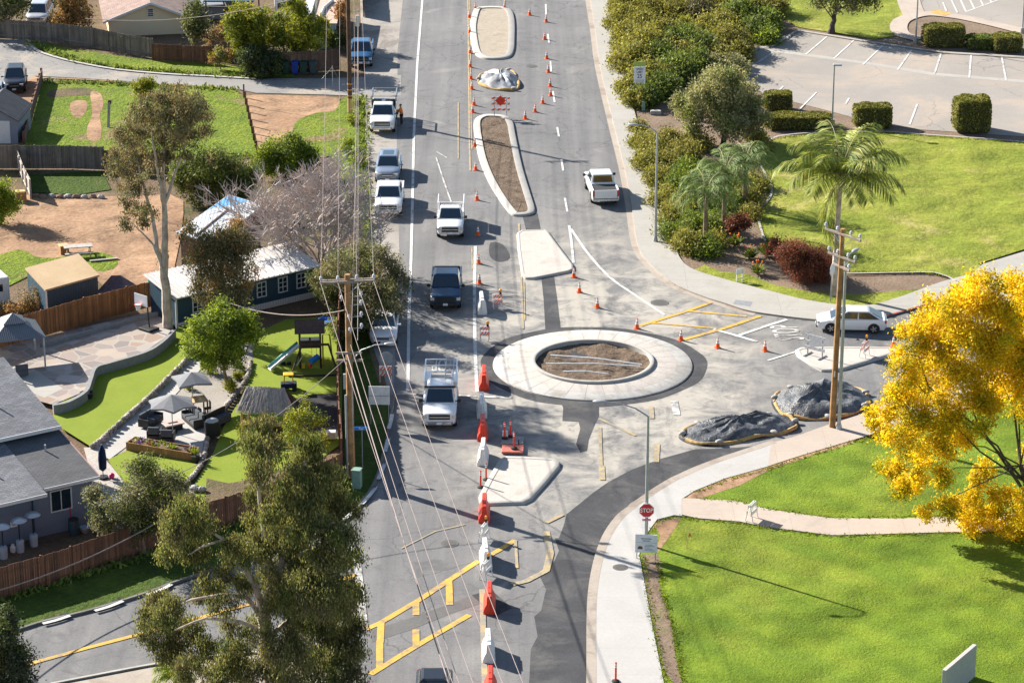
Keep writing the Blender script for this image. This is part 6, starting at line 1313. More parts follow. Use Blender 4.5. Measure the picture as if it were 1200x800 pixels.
t = thing('fire_pit', 'small dark fire pit at the foot of the grey retaining wall', 'fire pit', G(102,466,.3)); m = MB(); m.lathe([(.3,0),(.42,.3),(.44,.36),(.36,.36),(.3,.2)], 18); m.build('bowl', M['trim'], t, smooth=True); m = MB(); m.cyl((0,0,.2),(0,0,.22),.3,n=16); m.build('ash', M['sandbag'], t)
# play set
o = G(364,431,.06); t = thing('play_set', 'dark wooden climbing tower with a white slide and swing frame', 'play set', o, R(4)); 
for x in (-.65,.65):
    for y in (.0,1.3): m = MB(); m.bar((x,y,0),(x,y,2.5),.13,.13); m.build('post', M['dark_wood'], t)
m = MB(); m.box(-.7,.7,-.05,1.35,1.35,1.43); m.build('platform', M['dark_wood'], t); m = MB(); m.box(-.7,.7,-.1,-.06,1.43,2.1); m.build('front_panel', M['dark_wood'], t)
for s in (-.33,.33): m = MB(); m.box(s-.27,s+.27,-.13,-.101,1.9,2.12); m.build('sign_panel', M['trim_white'], t)
m = MB(); slab(m, [(-.95,-.3,2.45),(.95,-.3,2.45),(.95,.65,3.05),(-.95,.65,3.05)], .06); slab(m, [(-.95,.66,3.05),(.95,.66,3.05),(.95,1.6,2.45),(-.95,1.6,2.45)], .06); m.build('roof', M['dark_wood'], t)
m = MB(); a, b = Vector((-.7,.2,1.5)), Vector((-2.6,-.5,.15)); m.bar(a, b, .5, .05, 0); m.build('slide', M['trim_white'], t)
for s in (1,-1): m = MB(); n_ = Vector((.35,-.94,0))*.26*s; m.bar(a+n_+Vector((0,0,.1)), b+n_+Vector((0,0,.1)), .06, .14); m.build('slide_rail', (M.get('teal') or plain('teal', (.04,.30,.27), rough=.5)) if s < 0 else M['trim_white'], t)
m = MB(); m.tube([(.8,.6,0),(.8,.6,2.0),(1.25,.6,2.0),(1.4,.6,.2)], .05, 8); m.build('climbing_frame', plain('yellow_pipe', (.72,.46,.03), rough=.4), t)
for (x0,y0) in ((-1.3,-1.5),(1.75,-1.5)): m = MB(); m.bar((x0*.55+.2,-.55,1.75),(x0,y0,0),.09,.09); m.build('swing_leg', M['dark_wood'], t)
m = MB(); m.bar((-.6,-.6,1.78),(1.2,-.6,1.78),.12,.12); m.build('swing_beam', M['dark_wood'], t)
m = MB(); m.box(-1.4,1.9,-1.55,-1.45,0,.1); m.build('ground_beam', M['dark_wood'], t)
for x in (.1,.4): m = MB(); m.cyl((x,-.6,1.75),(x,-.65,.7),.012,n=5); m.build('rope', M['trim'], t)
m = MB(); m.cyl((.0,-.9,.75),(.5,-.5,.95),.19,n=14); m.build('blue_tube_seat', M['sign_blue'], t, smooth=True); m = MB(); m.ball((0,-.85,.5), .14); m.build('red_end', M['safety_red'], t)
m = MB(); m.bar((-.85,-.4,.35),(-.55,-.5,.9),.2,.05); m.build('toy_glider', M['sign_white'], t); m = MB(); m.box(-.55,-.35,-.6,-.4,.2,.5); m.build('yellow_seat', M['yellow_pipe'], t)
t = thing('toy_car', 'toddler ride on car with a yellow roof and navy body on the lawn', 'toy car', G(338.5,456.5,.06), R(6)); m = MB(); m.box(-.5,.5,-.28,.28,.16,.5); m.build('body', M['navy_cloth'], t, bevel=.06)
for x in (-.3,.28):
    for y in (-.24,.24): m = MB(); m.bar((x,y,.5),(x*.8,y,1.0),.06,.06); m.build('pillar', M['yellow_pipe'], t)
m = MB(); m.box(-.32,.32,-.28,.28,1.0,1.08); m.build('roof', M['yellow_pipe'], t, bevel=.03)
for x in (-.34,.34):
    for s in (1,-1): m = MB(); m.cyl((x,s*.24,.15),(x,s*.36,.15),.15,n=14); m.build('wheel', M['tyre'], t)
for x, y in ((330,427),(334,427)):
    pass
t = thing('toy_cup', 'pair of small black cups left on the play lawn', 'toy', G(332,427,.06)); m = MB(); m.lathe([(.16,0),(.17,.16),(.1,.2)], 12); m.build('cup', M['trim'], t); m = MB(); m.lathe([(.15,0),(.16,.15),(.1,.19)], 12, 0, Matrix.Translation((.36,.02,0))); m.build('cup', M['trim'], t)
t = thing('blue_kiddie_pool', 'blue plastic shell in the shade behind the yellow pipe frame', 'paddling pool', G(383,378,.06)); m = MB(); m.lathe([(.5,.0),(.6,.22),(.55,.24),(.48,.05)], 18); m.build('shell', M['sign_blue'], t, smooth=True); m = MB(); m.cyl((0,0,.05),(0,0,.07),.48,n=18); m.build('floor', M['sign_blue'], t)
t = thing('chest', 'low white chest at the back fence of the play lawn', 'chest', G(385,515,.07)); m = MB(); m.box(-.4,.4,-.2,.2,.12,.5); m.build('body', M['trim_white'], t, bevel=.02); m = MB(); m.box(-.43,.43,-.23,.23,.5,.55); m.build('lid', M['trim_white'], t); 
t = thing('wheelbarrow', 'small grey wheelbarrow behind the thatched hut', 'wheelbarrow', G(352,531,.07), .4); m = MB(); m.add([(-.3,-.2,.25),(.3,-.2,.25),(.3,.2,.25),(-.3,.2,.25),(-.42,-.3,.6),(.45,-.3,.6),(.45,.3,.6),(-.42,.3,.6)],[(3,2,1,0),(0,1,5,4),(1,2,6,5),(2,3,7,6),(3,0,4,7)]); m.build('tray', M['steel'], t); m = MB(); m.cyl((.5,-.04,.18),(.5,.04,.18),.18,n=14); m.build('wheel', M['tyre'], t)
for s in (1,-1): m = MB(); m.bar((.5,s*.1,.2),(-.95,s*.26,.45),.04,.04); m.build('handle', M['light_wood'], t)
# basketball hoop
t = thing('basketball_hoop', 'portable basketball hoop with a red rim by the cedar fence', 'basketball hoop', G(170,388,.3), R(-40)); m = MB(); m.box(-.55,.55,-.1,.8,0,.18); m.build('base', M['trim'], t, bevel=.05); m = MB(); m.tube([(0,.4,.1),(0,.3,1.6),(0,.0,2.3)], .05, 8); m.build('pole', M['trim'], t)
m = MB(); m.box(-.6,.6,-.26,-.22,1.85,2.6); m.build('backboard', M['sign_white'], t); m = MB(); pts = [(.24*math.cos(a),-.5+.24*math.sin(a),2.0) for a in [i*math.pi/8 for i in range(17)]]; m.tube(pts, .02, 6); m.build('rim', M['safety_red'], t); m = MB(); m.lathe([(.23,2.0),(.15,1.75),(.13,1.6)], 14, 0, Matrix.Translation((0,-.5,0))); m.build('net', M['trim_white'], t)
# picnic table etc. in the dirt yard
t = thing('picnic_table', 'weathered wooden picnic table in the dirt yard', 'picnic table', G(92,300), R(14)); m = MB(); m.box(-1.0,1.0,-.4,.4,.72,.78); m.build('top', M['grey_wood'], t)
for s in (1,-1): m = MB(); m.box(-1.0,1.0,s*.75-.14,s*.75+.14,.42,.47); m.build('bench', M['grey_wood'], t)
for x in (-.8,.8):
    for s in (1,-1): m = MB(); m.bar((x,s*.25,.72),(x,s*.6,0),.09,.05); m.build('leg', M['light_wood'], t)
    m = MB(); m.bar((x,-.8,.38),(x,.8,.38),.05,.09); m.build('crossbeam', M['light_wood'], t)
t = thing('wooden_crate', 'small orange brown crate at the left end of the picnic table', 'crate', G(75,297), .4); m = MB(); m.box(-.3,.3,-.3,.3,0,.6); m.build('sides', M['planter'], t); m = MB(); m.box(-.34,.34,-.34,.34,.6,.66); m.build('lid', M['light_wood'], t)
t = thing('plank', 'grey plank lying on the grass tuft right of the navy shed', 'plank', G(122,306), R(18)); m = MB(); m.box(-1.0,1.0,-.1,.1,.08,.16); m.build('board', M['grey_wood'], t); m = MB(); m.box(-.7,-.6,-.12,.12,0,.08); m.build('batten', M['grey_wood'], t)
t = thing('tarp_cover', 'purplish grey tarpaulin draped over a frame right of the navy shed', 'tarpaulin', G(134,345), R(-12)); m = MB(); m.add([(-1.1,-.7,.25),(1.1,-.6,.2),(1.0,1.5,.3),(-.9,1.6,.4),(-.25,.3,1.25),(.3,.6,1.2)], [(0,1,5,4),(1,2,5),(2,3,4,5),(3,0,4)]); m.build('cover', plain('purple_tarp', (.12,.095,.115), rough=.7, var=.25), t)
for x, y in ((-1.05,-.65),(1.05,-.55),(.95,1.45),(-.85,1.55)): m = MB(); m.bar((x,y,0),(x,y,.3),.06,.06); m.build('leg', M['dark_wood'], t)
for i, (x, y, c) in enumerate(((183,334,'sign_blue'),(189,333,'sign_blue'),(178,335,'teal'))):
    t = thing('barrel', ['blue barrel left of the eucalyptus trunk','second blue barrel touching the eucalyptus trunk','pale teal drum left of the blue barrels'][i], 'barrel', G(x,y)); m = MB(); m.lathe([(.22,0),(.27,.3),(.27,.55),(.22,.85)], 14); m.build('body', M[c], t, smooth=True); m = MB(); m.lathe([(.24,.84),(.24,.88)], 14); m.build('rim', M['trim'], t)
t = thing('crate_pile', 'short pile of brown crates against the green screen', 'crate pile', G(25,236), .2); m = MB(); m.box(-.4,.4,-.3,.3,0,.7); m.build('lower_crate', M['planter'], t); m = MB(); m.box(-.45,.3,-.3,.25,.7,.85); m.build('upper_board', M['light_wood'], t)
t = thing('scrap_heap', 'low row of stones and boards along the shaded edge of the dirt yard', 'scrap', G(60,232)); 
for i in range(9): m = MB(); m.ball((-1.2+i*.62,rnd.uniform(-.2,.2),.12), (.3,.22,.2), 8, 6, jit=.3); m.build('stone', M[['sandbag','dirt_stone'][i%2]] if 'dirt_stone' in M else plain('dirt_stone', (.22,.15,.11), rough=.95), t)
t = thing('wooden_post', 'leaning grey timber post standing in the green field', 'post', G(127,150), 0); m = MB(); m.bar((0,0,0),(.08,.6,2.0),.2,.12); m.build('timber', M['grey_wood'], t); m = MB(); m.bar((.1,.62,1.85),(.14,.66,2.15),.26,.2); m.build('cap', M['dark_wood'], t)
# bins by the driveway
for i, (x, c, d) in enumerate(((335,'bin_green','leftmost dark green wheelie bin by the driveway fence'),(346,'bin_blue','bright blue wheelie bin between two green ones'),(356,'bin_green','dark green wheelie bin right of the blue one'),(367,'bin_grey','grey green wheelie bin at the right end of the row'))):
    if c not in M: plain(c, {'bin_green':(.02,.06,.045),'bin_blue':(.015,.05,.30),'bin_grey':(.05,.075,.08)}[c], rough=.5)
    t = thing('wheelie_bin', d, 'wheelie bin', G(x,86.5,.05), 0, 'wheelie bins by the driveway'); m = MB(); m.add([(-.24,-.3,.05),(.24,-.3,.05),(.24,.25,.05),(-.24,.25,.05),(-.3,-.38,1.0),(.3,-.38,1.0),(.3,.35,1.0),(-.3,.35,1.0)],[(3,2,1,0),(0,1,5,4),(1,2,6,5),(2,3,7,6),(3,0,4,7),(4,5,6,7)]); m.build('body', M[c], t, bevel=.03)
    m = MB(); m.add([(-.32,-.42,1.01),(.32,-.42,1.01),(.32,.38,1.06),(-.32,.38,1.06),(-.28,-.34,1.09),(.28,-.34,1.09),(.28,.32,1.14),(-.28,.32,1.14)],[(3,2,1,0),(4,5,6,7),(0,1,5,4),(1,2,6,5),(2,3,7,6),(3,0,4,7)]); m.build('lid', M[c], t, bevel=.02)
    for s in (1,-1): m = MB(); m.cyl((s*.2,.3,.12),(s*.28,.3,.12),.12); m.build('wheel', M['tyre'], t)
t = thing('gate_frame', 'thin wire gate leaning between the bins and the dark pole', 'gate', G(390,104)); m = MB(); m.tube([(0,0,0),(0,0,2.0)], .03, 6); m.build('post', M['galv'], t); m = MB(); m.tube([(0,0,1.9),(.5,-.3,.9),(-.9,-.3,.95),(0,0,1.9)], .015, 5); m.build('wire_frame', M['galv'], t)
t = thing('garden_chair', 'dark cushioned chair under the edge of the gazebo', 'garden chair', G(25,440,.31), R(200)); m = MB(); m.box(-.4,.4,-.35,.35,.1,.45); m.build('seat', M['cushion'], t, bevel=.03); m = MB(); m.box(-.4,.4,.25,.38,.45,.85); m.build('backrest', M['cushion'], t, bevel=.03)
# ================================================================ foliage
RG = np.random.default_rng(11)
def quads(name, V, mi, mats, parent, org):
    """V: (n,4,3) leaf corners"""
    n = len(V); me = bpy.data.meshes.new(name); me.vertices.add(n*4); me.loops.add(n*4); me.polygons.add(n)
    me.vertices.foreach_set('co', (V-np.array(org)).astype(np.float32).reshape(-1)); me.loops.foreach_set('vertex_index', np.arange(n*4, dtype=np.int32))
    me.polygons.foreach_set('loop_start', np.arange(0, n*4, 4, dtype=np.int32))
    for m in mats: me.materials.append(M[m])
    me.polygons.foreach_set('material_index', mi.astype(np.int32)); me.update(); me.validate()
    o = bpy.data.objects.new(name, me); COL.objects.link(o)
    if parent: o.parent = parent
    return o
def unit(v): return v/np.maximum(np.linalg.norm(v, axis=-1, keepdims=True), 1e-9)
def leaves(C, leaf, droop=0.0, up=.5, aspect=.42):
    """leaf quads about the centres C"""
    n = len(C); ax = unit(RG.normal(size=(n,3))+np.array([0,0,-droop*3])); nr = unit(RG.normal(size=(n,3))+np.array([0,0,up*2])); sd = unit(np.cross(ax, nr))
    l = leaf*RG.uniform(.45,1.45,(n,1)); w = l*aspect
    bend = np.cross(sd, ax)*l*.12
    return np.stack([C-ax*l*.5, C+sd*w*.5+bend, C+ax*l*.5, C-sd*w*.5+bend], 1)
def clump_points(cl, cov, leaf, aspect=.42, tight=.55, shell=.5, subn=7.0, flat=1.0):
    out = []; grp = []; g = 0
    for (x, y, z, rx, ry, rz) in cl:
        r = (rx*ry*rz)**(1/3); n = max(40, int(cov*math.pi*r*r/(.5*leaf*leaf*aspect*.6))); K = max(5, int(subn*(r/.55)**1.6)); K = min(K, 90)
        d = unit(RG.normal(size=(K,3))+np.array([0,0,.25])); rad = shell+(1-shell)*RG.random((K,1)); sc = d*rad
        pick = RG.integers(0, K, n); sr = tight*(K**-.36)*1.3
        p = sc[pick]+RG.normal(size=(n,3))*sr*np.array([1,1,flat])
        out.append(p*np.array([rx,ry,rz])+np.array([x,y,z])); grp.append(pick+g); g += K
    return np.concatenate(out), np.concatenate(grp)
def crown(name, cl, leaf, cov, mats, parent, org, droop=0, up=.5, aspect=.42, probs=None, tight=.55, shell=.5, subn=7.0, flat=1.0):
    P_, g = clump_points(cl, cov, leaf, aspect, tight, shell, subn, flat); P_[:,2] = np.maximum(P_[:,2], .05)
    V = leaves(P_, leaf, droop, up, aspect); mm = RG.choice(len(mats), size=g.max()+1, p=probs)[g]
    return quads(name, V, mm, mats, parent, org)
def px_clumps(Y, lst, sp=1.0, ry=1.0, rz=1.0):
    """picture-space blobs -> world ellipsoids spread in depth around the plane Y"""
    out = []
    for q in lst:
        px, py, r = q[:3]; dy = q[3] if len(q) > 3 else RG.uniform(-1,1)*sp
        p = PY(px, py, Y+dy); sc = (F/((Y+dy)*CD+(H-p.z)*SD)); rm = r/sc; out.append((p.x, p.y, max(p.z, rm*.5), rm, rm*ry, rm*rz))
    return out
def limbs(t, base, cl, r0, fork=.45, mt='bark', bend=.25, name='trunk', frac=1.0, org=None, wob=.12, lead=None):
    """a trunk with limbs that reach into the crown's clumps"""
    base = Vector(base); tops = [Vector(c[:3]) for c in cl]; zmax = max(c.z for c in tops); mid = sum(tops, Vector())/len(tops); org = org or base
    f = Vector(lead) if lead else base.lerp(Vector((mid.x, mid.y, base.z+(zmax-base.z)*fork*1.1)), .85); f.z = f.z if lead else base.z+(zmax-base.z)*fork
    mb = MB(); pts = []
    for i in range(6): k = i/5; p = base.lerp(f, k); p += Vector((rnd.uniform(-1,1), rnd.uniform(-1,1), 0))*wob*math.sin(k*3.1); pts.append(p)
    mb.tube(pts, [r0*(1.35 if i == 0 else 1-.42*i/5) for i in range(6)], 9)
    for c in tops:
        if rnd.random() > frac: continue
        s = pts[rnd.choice((3,4,5,5))] ; L_ = (c-s).length; m1 = s.lerp(c,.35)+Vector((rnd.uniform(-1,1),rnd.uniform(-1,1),rnd.uniform(0,1)))*L_*bend*.4; m2 = s.lerp(c,.7)+Vector((rnd.uniform(-1,1),rnd.uniform(-1,1),rnd.uniform(-.3,.8)))*L_*bend*.4
        rr = r0*min(.32, .13+.018*L_); mb.tube([s,m1,m2,c], [rr,rr*.75,rr*.5,rr*.22], 6, caps=False)
    return mb.build(name, M[mt], t, smooth=True, org=org)
def stems(t, Y, org, lines, mt='bark_pale'):
    m = MB()
    for pts, r0, r1 in lines:
        W = [PY(x, y, Y+(q[0] if q else 0)) for x, y, *q in pts]; W = [Vector((p.x, p.y, max(0, p.z))) for p in W]; Z = []
        for i in range(len(W)-1):
            for k in range(3): Z.append(W[i].lerp(W[i+1], k/3)+Vector((rnd.uniform(-1,1),rnd.uniform(-1,1),0))*.05)
        Z.append(W[-1]); n = len(Z); m.tube(Z, [r0+(r1-r0)*i/(n-1) for i in range(n)], 8)
    return m.build('trunk', M[mt], t, smooth=True, org=org)
def tree(label, base_px, lst, mats, leaf=.2, cov=2.2, sp=1.0, r0=.2, cat='tree', name='tree', mt='bark', droop=0, up=.5, probs=None, fork=.45, frac=1.0, z0=0, group=None, lead=None, aspect=.42, ry=1.0, tight=.55, shell=.5, subn=7.0, rs=1.28, st=None):
    lst = [(q[0], q[1], q[2]*rs, *q[3:]) for q in lst]; cov *= 1.3
    b = G(base_px[0], base_px[1], z0); t = thing(name, label, cat, b, 0, group); cl = px_clumps(b.y, lst, sp, ry)
    crown('crown' if r0 > .07 else 'foliage', cl, leaf, cov, mats if isinstance(mats, list) else [mats], t, b, droop, up, aspect, probs, tight, shell, subn)
    if st: stems(t, b.y, b, st, mt); return t
    if lead: lead = PY(lead[0], lead[1], b.y+.1)
    limbs(t, b, cl, r0, fork, mt, frac=frac, lead=lead, name='trunk' if r0 > .07 else 'stems'); return t
# --- left side trees
tree('tall pale trunked eucalyptus standing between the dirt yard and blue house', (197,388), [(218,128,22),(198,118,18),(232,146,17),(205,148,22),(178,128,19),(162,142,18),(150,162,17),(140,186,15),(158,184,17),(182,162,20),(215,170,17),(188,192,15),(148,214,13),(168,216,12),(150,240,10),(163,254,12),(150,262,9),(176,246,9),(190,300,6),(132,200,9),(230,125,12)],
     ['l_eucgrey','l_eucdk','l_olive'], .16, 1.35, 2.2, .34, mt='bark_pale', droop=.5, fork=.62, probs=[.5,.3,.2], tight=.42, rs=1.2, st=[([(197,389),(196,360),(193,330),(191,312)],.36,.27),([(192,318),(194,280),(193,240),(190,205),(192,170),(198,130)],.24,.06),([(191,316),(184,290),(178,250,.6),(168,215,.8),(160,185,1)],.18,.05),([(190,310),(180,287),(166,272),(156,262)],.10,.03),([(193,240),(204,205),(214,180),(222,150)],.12,.04),([(193,245),(186,210,-.8),(180,175,-1),(176,135,-1)],.12,.04),([(170,220,.8),(158,205,.8),(146,195,.8)],.07,.03)])
tree('brownish eucalyptus in front of the pale metal roofed shed', (252,398), [(240,290,15),(268,282,15),(284,298,14),(245,315,17),(268,322,19),(288,325,13),(226,303,11),(281,268,9),(222,272,9),(255,345,15),(235,340,12),(278,345,12),(262,300,15)], ['l_eucdk','l_brown','l_eucgrey'], .16, 1.6, 1.4, .2, mt='bark_dark', droop=.6, probs=[.55,.2,.25])
tree('rounded bright green garden tree beside the white path', (266,457), [(257,373,15),(241,388,16),(266,390,18),(284,384,14),(229,403,13),(254,410,16),(279,406,14),(294,394,9),(243,423,9),(270,420,9)], ['l_bright','l_mid'], .20, 2.6, 1.3, .13, probs=[.75,.25], fork=.42)
tree('broad dark green tree overhanging the parked white car', (412,380), [(398,318,20),(424,308,20),(449,318,19),(464,335,14),(383,330,17),(410,342,23),(440,348,23),(459,356,14),(393,356,14),(426,374,17),(401,376,13),(446,300,11),(370,327,10),(405,390,12,-3),(440,368,11,-4),(456,362,10,-4),(424,376,10,-3.5),(420,360,13,-3)], ['l_olive','l_dark','l_eucgrey'], .16, 2.0, 2.4, .25, rs=1.1, probs=[.5,.3,.2], mt='bark_dark')
tree('grey green olive tree in front of the grey house deck', (167,648), [(165,558,16),(186,572,18),(160,582,17),(141,590,15),(201,588,14),(120,592,12),(171,604,16),(206,566,11),(126,612,13),(155,618,13),(109,580,8),(190,604,12)], ['l_olive','l_dark'], .15, 2.3, 1.2, .17, probs=[.75,.25])
tree('light leaved sapling behind the thatched hut', (358,541), [(357,474,6),(345,486,8),(363,490,9),(353,500,10),(373,497,7),(342,505,8),(366,512,9),(350,517,9),(376,512,6),(336,498,6)], ['l_lime','l_mid'], .14, 1.1, .5, .06, probs=[.6,.4], name='sapling')
tree('dark rounded tree between the eucalyptus and the round bush', (250,247), [(224,203,17),(250,196,19),(275,203,19),(291,214,13),(236,222,16),(262,220,17),(214,214,11),(285,228,11)], ['l_mid','l_dark','l_eucgrey'], .22, 2.5, 1.5, .22, probs=[.45,.4,.15])
tree('rounded green bush left of the weedy grass by the power lines', (335,207), [(335,184,19),(315,186,13),(355,186,14),(340,172,12),(361,196,10),(322,197,11)], ['l_bright','l_mid'], .2, 2.8, .9, .1, cat='bush', name='bush', probs=[.65,.35])
tree('yellow flowering shrub at the top of the green field', (171,114), [(166,103,8),(178,104,7),(172,98,6)], ['l_lime'], .2, 2.5, .4, .05, cat='shrub', name='shrub')
tree('yellow green bushy tree on the left behind the dark fence', (290,82), [(284,18,14),(274,30,12),(296,33,15),(290,48,14),(305,20,10),(280,42,10),(302,52,10)], ['l_lime','l_mid'], .28, 2.6, 1.2, .15, probs=[.75,.25])
tree('wide yellow green bushy tree on the right above the wheelie bins', (345,80), [(330,34,13),(345,18,13),(356,36,16),(340,48,14),(371,44,12),(319,45,10),(373,30,9),(352,55,10),(346,5,8)], ['l_lime','l_mid'], .28, 2.6, 1.2, .15, probs=[.65,.35])
tree('dark leafed tree at the right corner of the beige house', (230,57), [(228,16,11),(236,28,11),(222,28,8),(230,40,9),(240,38,8)], ['l_dark','l_olive'], .28, 2.2, .8, .12, probs=[.6,.4])
tree('leafless looking brown grey shrub between the dark tree and yellow bush', (258,64), [(250,42,9),(260,36,8),(262,50,10),(250,54,8)], ['l_brown','l_eucgrey'], .2, 1.0, .6, .08, cat='shrub', name='shrub', mt='twig')
tree('small sunlit shrub on the driveway verge', (258,82), [(258,66,7),(266,64,5),(250,67,5),(257,60,4)], ['l_sage','l_lime','l_brown'], .2, 2.0, .3, .06, cat='shrub', name='shrub', probs=[.5,.3,.2])
tree('dark ivy like thicket beside the wheelie bins', (305,90), [(290,70,11),(303,66,12),(317,72,12),(328,78,9),(298,80,11),(313,82,9)], ['l_dark','l_cyp'], .22, 2.4, .8, .06, cat='thicket', name='thicket', probs=[.6,.4])
tree('dry brown tree behind the grey fence at the top left', (86,46), [(85,8,14),(76,18,10),(96,18,10),(70,28,7),(88,28,10),(80,0,12)], ['l_brown','l_eucdk'], .26, 1.8, .8, .12, probs=[.6,.4])
tree('dense dark green tree at the top left corner', (10,42), [(8,8,12),(22,12,9),(-2,16,11),(14,0,12),(-16,8,14)], ['l_dark','l_olive'], .28, 2.2, .9, .15)
tree('narrow orange brown dried shrub right of the pink roofed annex', (399,52), [(398,14,6),(400,24,6),(398,34,6),(399,6,6)], ['l_brown'], .24, 2.5, .4, .06, cat='shrub', name='shrub')
tree('dark shrub under the orange brown one beside the annex', (388,60), [(384,45,7),(395,48,7),(405,50,6)], ['l_dark'], .24, 2.3, .4, .05, cat='shrub', name='shrub')
tree('bright light green bush cut by the left edge at the dirt yard', (0,264), [(3,226,11),(8,240,10),(-8,234,13),(2,250,9)], ['l_bright'], .18, 2.6, .5, .08, cat='bush', name='bush')
tree('dry tangled vine heap beside the white trailer', (35,372), [(28,354,9),(40,350,9),(18,362,9),(34,364,8),(5,368,8)], ['l_brown','l_eucgrey'], .16, 1.3, .4, .05, cat='vine heap', name='vine', mt='twig')
tree('dark blue green cypress at the bottom left corner', (6,846), [(4,722,9),(8,736,12),(8,752,16),(12,772,18),(8,795,22),(10,820,22),(-8,745,12),(-12,775,18),(-14,810,22)], ['l_cyp','l_dark'], .16, 3.0, .7, .16, probs=[.75,.25], name='cypress_tree', cat='cypress', mt='bark_dark')
for x, y, r, l, d in ((268,454,6,'l_lime','yellow green round shrub in the gravel below the bright tree'),(276,440,5,'l_lime','small shrub in the gravel right of the bright tree trunk'),(280,431,5,'l_mid','small dark shrub at the top of the curved stone edging'),(244,431,6,'l_bright','low bright shrub at the foot of the bright tree'),(219,452,4,'l_lime','tiny shrub between the two grey parasols'),(291,506,9,'l_lime','yellow leaved shrub left of the thatched hut')):
    tree(d, (x,y+r+1), [(x,y,r),(x+r*.5,y-r*.3,r*.6)], [l], .13, 2.6, .2, .04, cat='shrub', name='shrub')
for x, y, r, d in ((407,172,6,'above the parked white pickup'),(415,142,5,'at the foot of the dark power pole'),(421,190,6,'beside the parked slate SUV'),(424,228,6,'beside the bare tree on the shoulder'),(419,120,4,'just below the driveway mouth')):
    tree('clump of bright weeds '+d, (x,y+r), [(x,y,r),(x-r*.7,y+r*.2,r*.7)], ['l_bright','l_lime'], .2, 2.2, .2, .03, cat='weeds', name='weed_clump')
# the big drooping eucalyptus in front
BE = [(362,528,12),(356,546,17),(378,556,16),(345,572,19),(384,584,19),(402,604,14),(360,598,20),(300,512,13),(312,498,9),(296,532,14),(316,530,14),(308,556,13),(338,618,20),(366,632,22),(396,640,18),(328,652,22),(298,590,10),(300,640,14),(222,598,13),(214,618,18),(232,614,15),(206,642,15),(228,646,15),(198,624,10),(350,668,22),(384,676,24),(404,700,17),(362,704,24),(330,716,20),(392,730,22),(362,745,24),(405,762,17),(340,770,22),(380,785,22),(345,805,20),(410,798,14),(242,682,10),(252,694,11),(240,704,9),(262,676,8),(186,712,12),(200,722,15),(180,738,14),(204,746,15),(222,738,11),(168,724,8),(190,760,11),(240,764,13),(258,778,15),(222,786,14),(206,776,10),(275,795,17),(245,802,14),(300,790,14),(310,750,10),(412,655,9),(418,690,8),(420,735,9),(320,690,12),(300,610,9),(292,650,10),(278,640,8),(270,650,11),(285,690,12),(262,712,10),(300,735,12),(268,738,10),(282,765,11),(330,635,12),(318,600,10),(335,690,12)]
tree('huge drooping eucalyptus in the foreground beside the left street corner', (322,838), BE, ['l_euc','l_eucdk','l_dark'], .17, 2.1, 2.8, .42, mt='bark_pale', droop=1.0, up=.2, fork=.42, frac=.3, rs=1.42, probs=[.6,.22,.18], aspect=.3, tight=.5, st=[([(322,840),(318,800),(312,750),(308,720)],.42,.32),([(309,724),(318,690),(330,660),(340,620,.5),(350,575,.6),(358,540,.6)],.26,.05),([(309,726),(300,690),(282,655),(262,632),(240,618)],.2,.05),([(308,722),(290,700),(262,696),(225,702),(195,716)],.14,.04),([(312,740),(280,728),(240,724),(205,738)],.13,.04),([(318,690),(312,640),(304,590),(303,545),(306,515)],.16,.04),([(325,672),(350,650),(375,640),(392,610)],.14,.04),([(312,750),(340,725),(370,715),(396,705)],.15,.04),([(262,632),(236,640),(220,650)],.07,.03)])
# --- bare grey tree
def bare(label, base, spread, hgt, n0=11, seed=4):
    r_ = random.Random(seed); t = thing('bare_tree', label, 'bare tree', base); tr = MB(); tw = MB(); b0 = Vector((0,0,0))
    def grow(p, d, L_, r, lvl):
        pts = [p]; dd = d.copy(); k = 4
        for i in range(k): dd = (dd+Vector((r_.uniform(-1,1),r_.uniform(-1,1),r_.uniform(-.6,.8)))*.22).normalized(); pts.append(pts[-1]+dd*L_/k)
        (tr if lvl < 2 else tw).tube(pts, [r*(1-.55*i/k) for i in range(k+1)], 6 if lvl < 2 else 3, caps=False)
        if lvl >= 5: return
        for c in range((4,4,4,4,4)[lvl]):
            q = pts[r_.choice((2,3,4,4))]; nd = (dd+Vector((r_.uniform(-1,1),r_.uniform(-1,1),r_.uniform(-.5,.75)))*.95).normalized(); grow(q, nd, L_*r_.uniform(.52,.8), max(r*.6,.028), lvl+1)
    for i in range(n0):
        a = 2*math.pi*i/n0+r_.uniform(-.3,.3); e = r_.uniform(.5,1.4); grow(Vector((0,0,.3)), Vector((math.cos(a)*math.cos(e), math.sin(a)*math.cos(e), math.sin(e))), spread*r_.uniform(.8,1.1), .10, 1)
    m = MB(); m.tube([(0,0,0),(0,0,.5)], [.4,.3], 9); m.build('trunk', M['bark_dark'], t); tr.build('branches', M['twig'], t, smooth=True); tw.build('twigs', M['twig'], t)
    return t
bare('wide leafless grey tree beside the two parked white vehicles', G(378,322), 3.5, 5.0, 17)
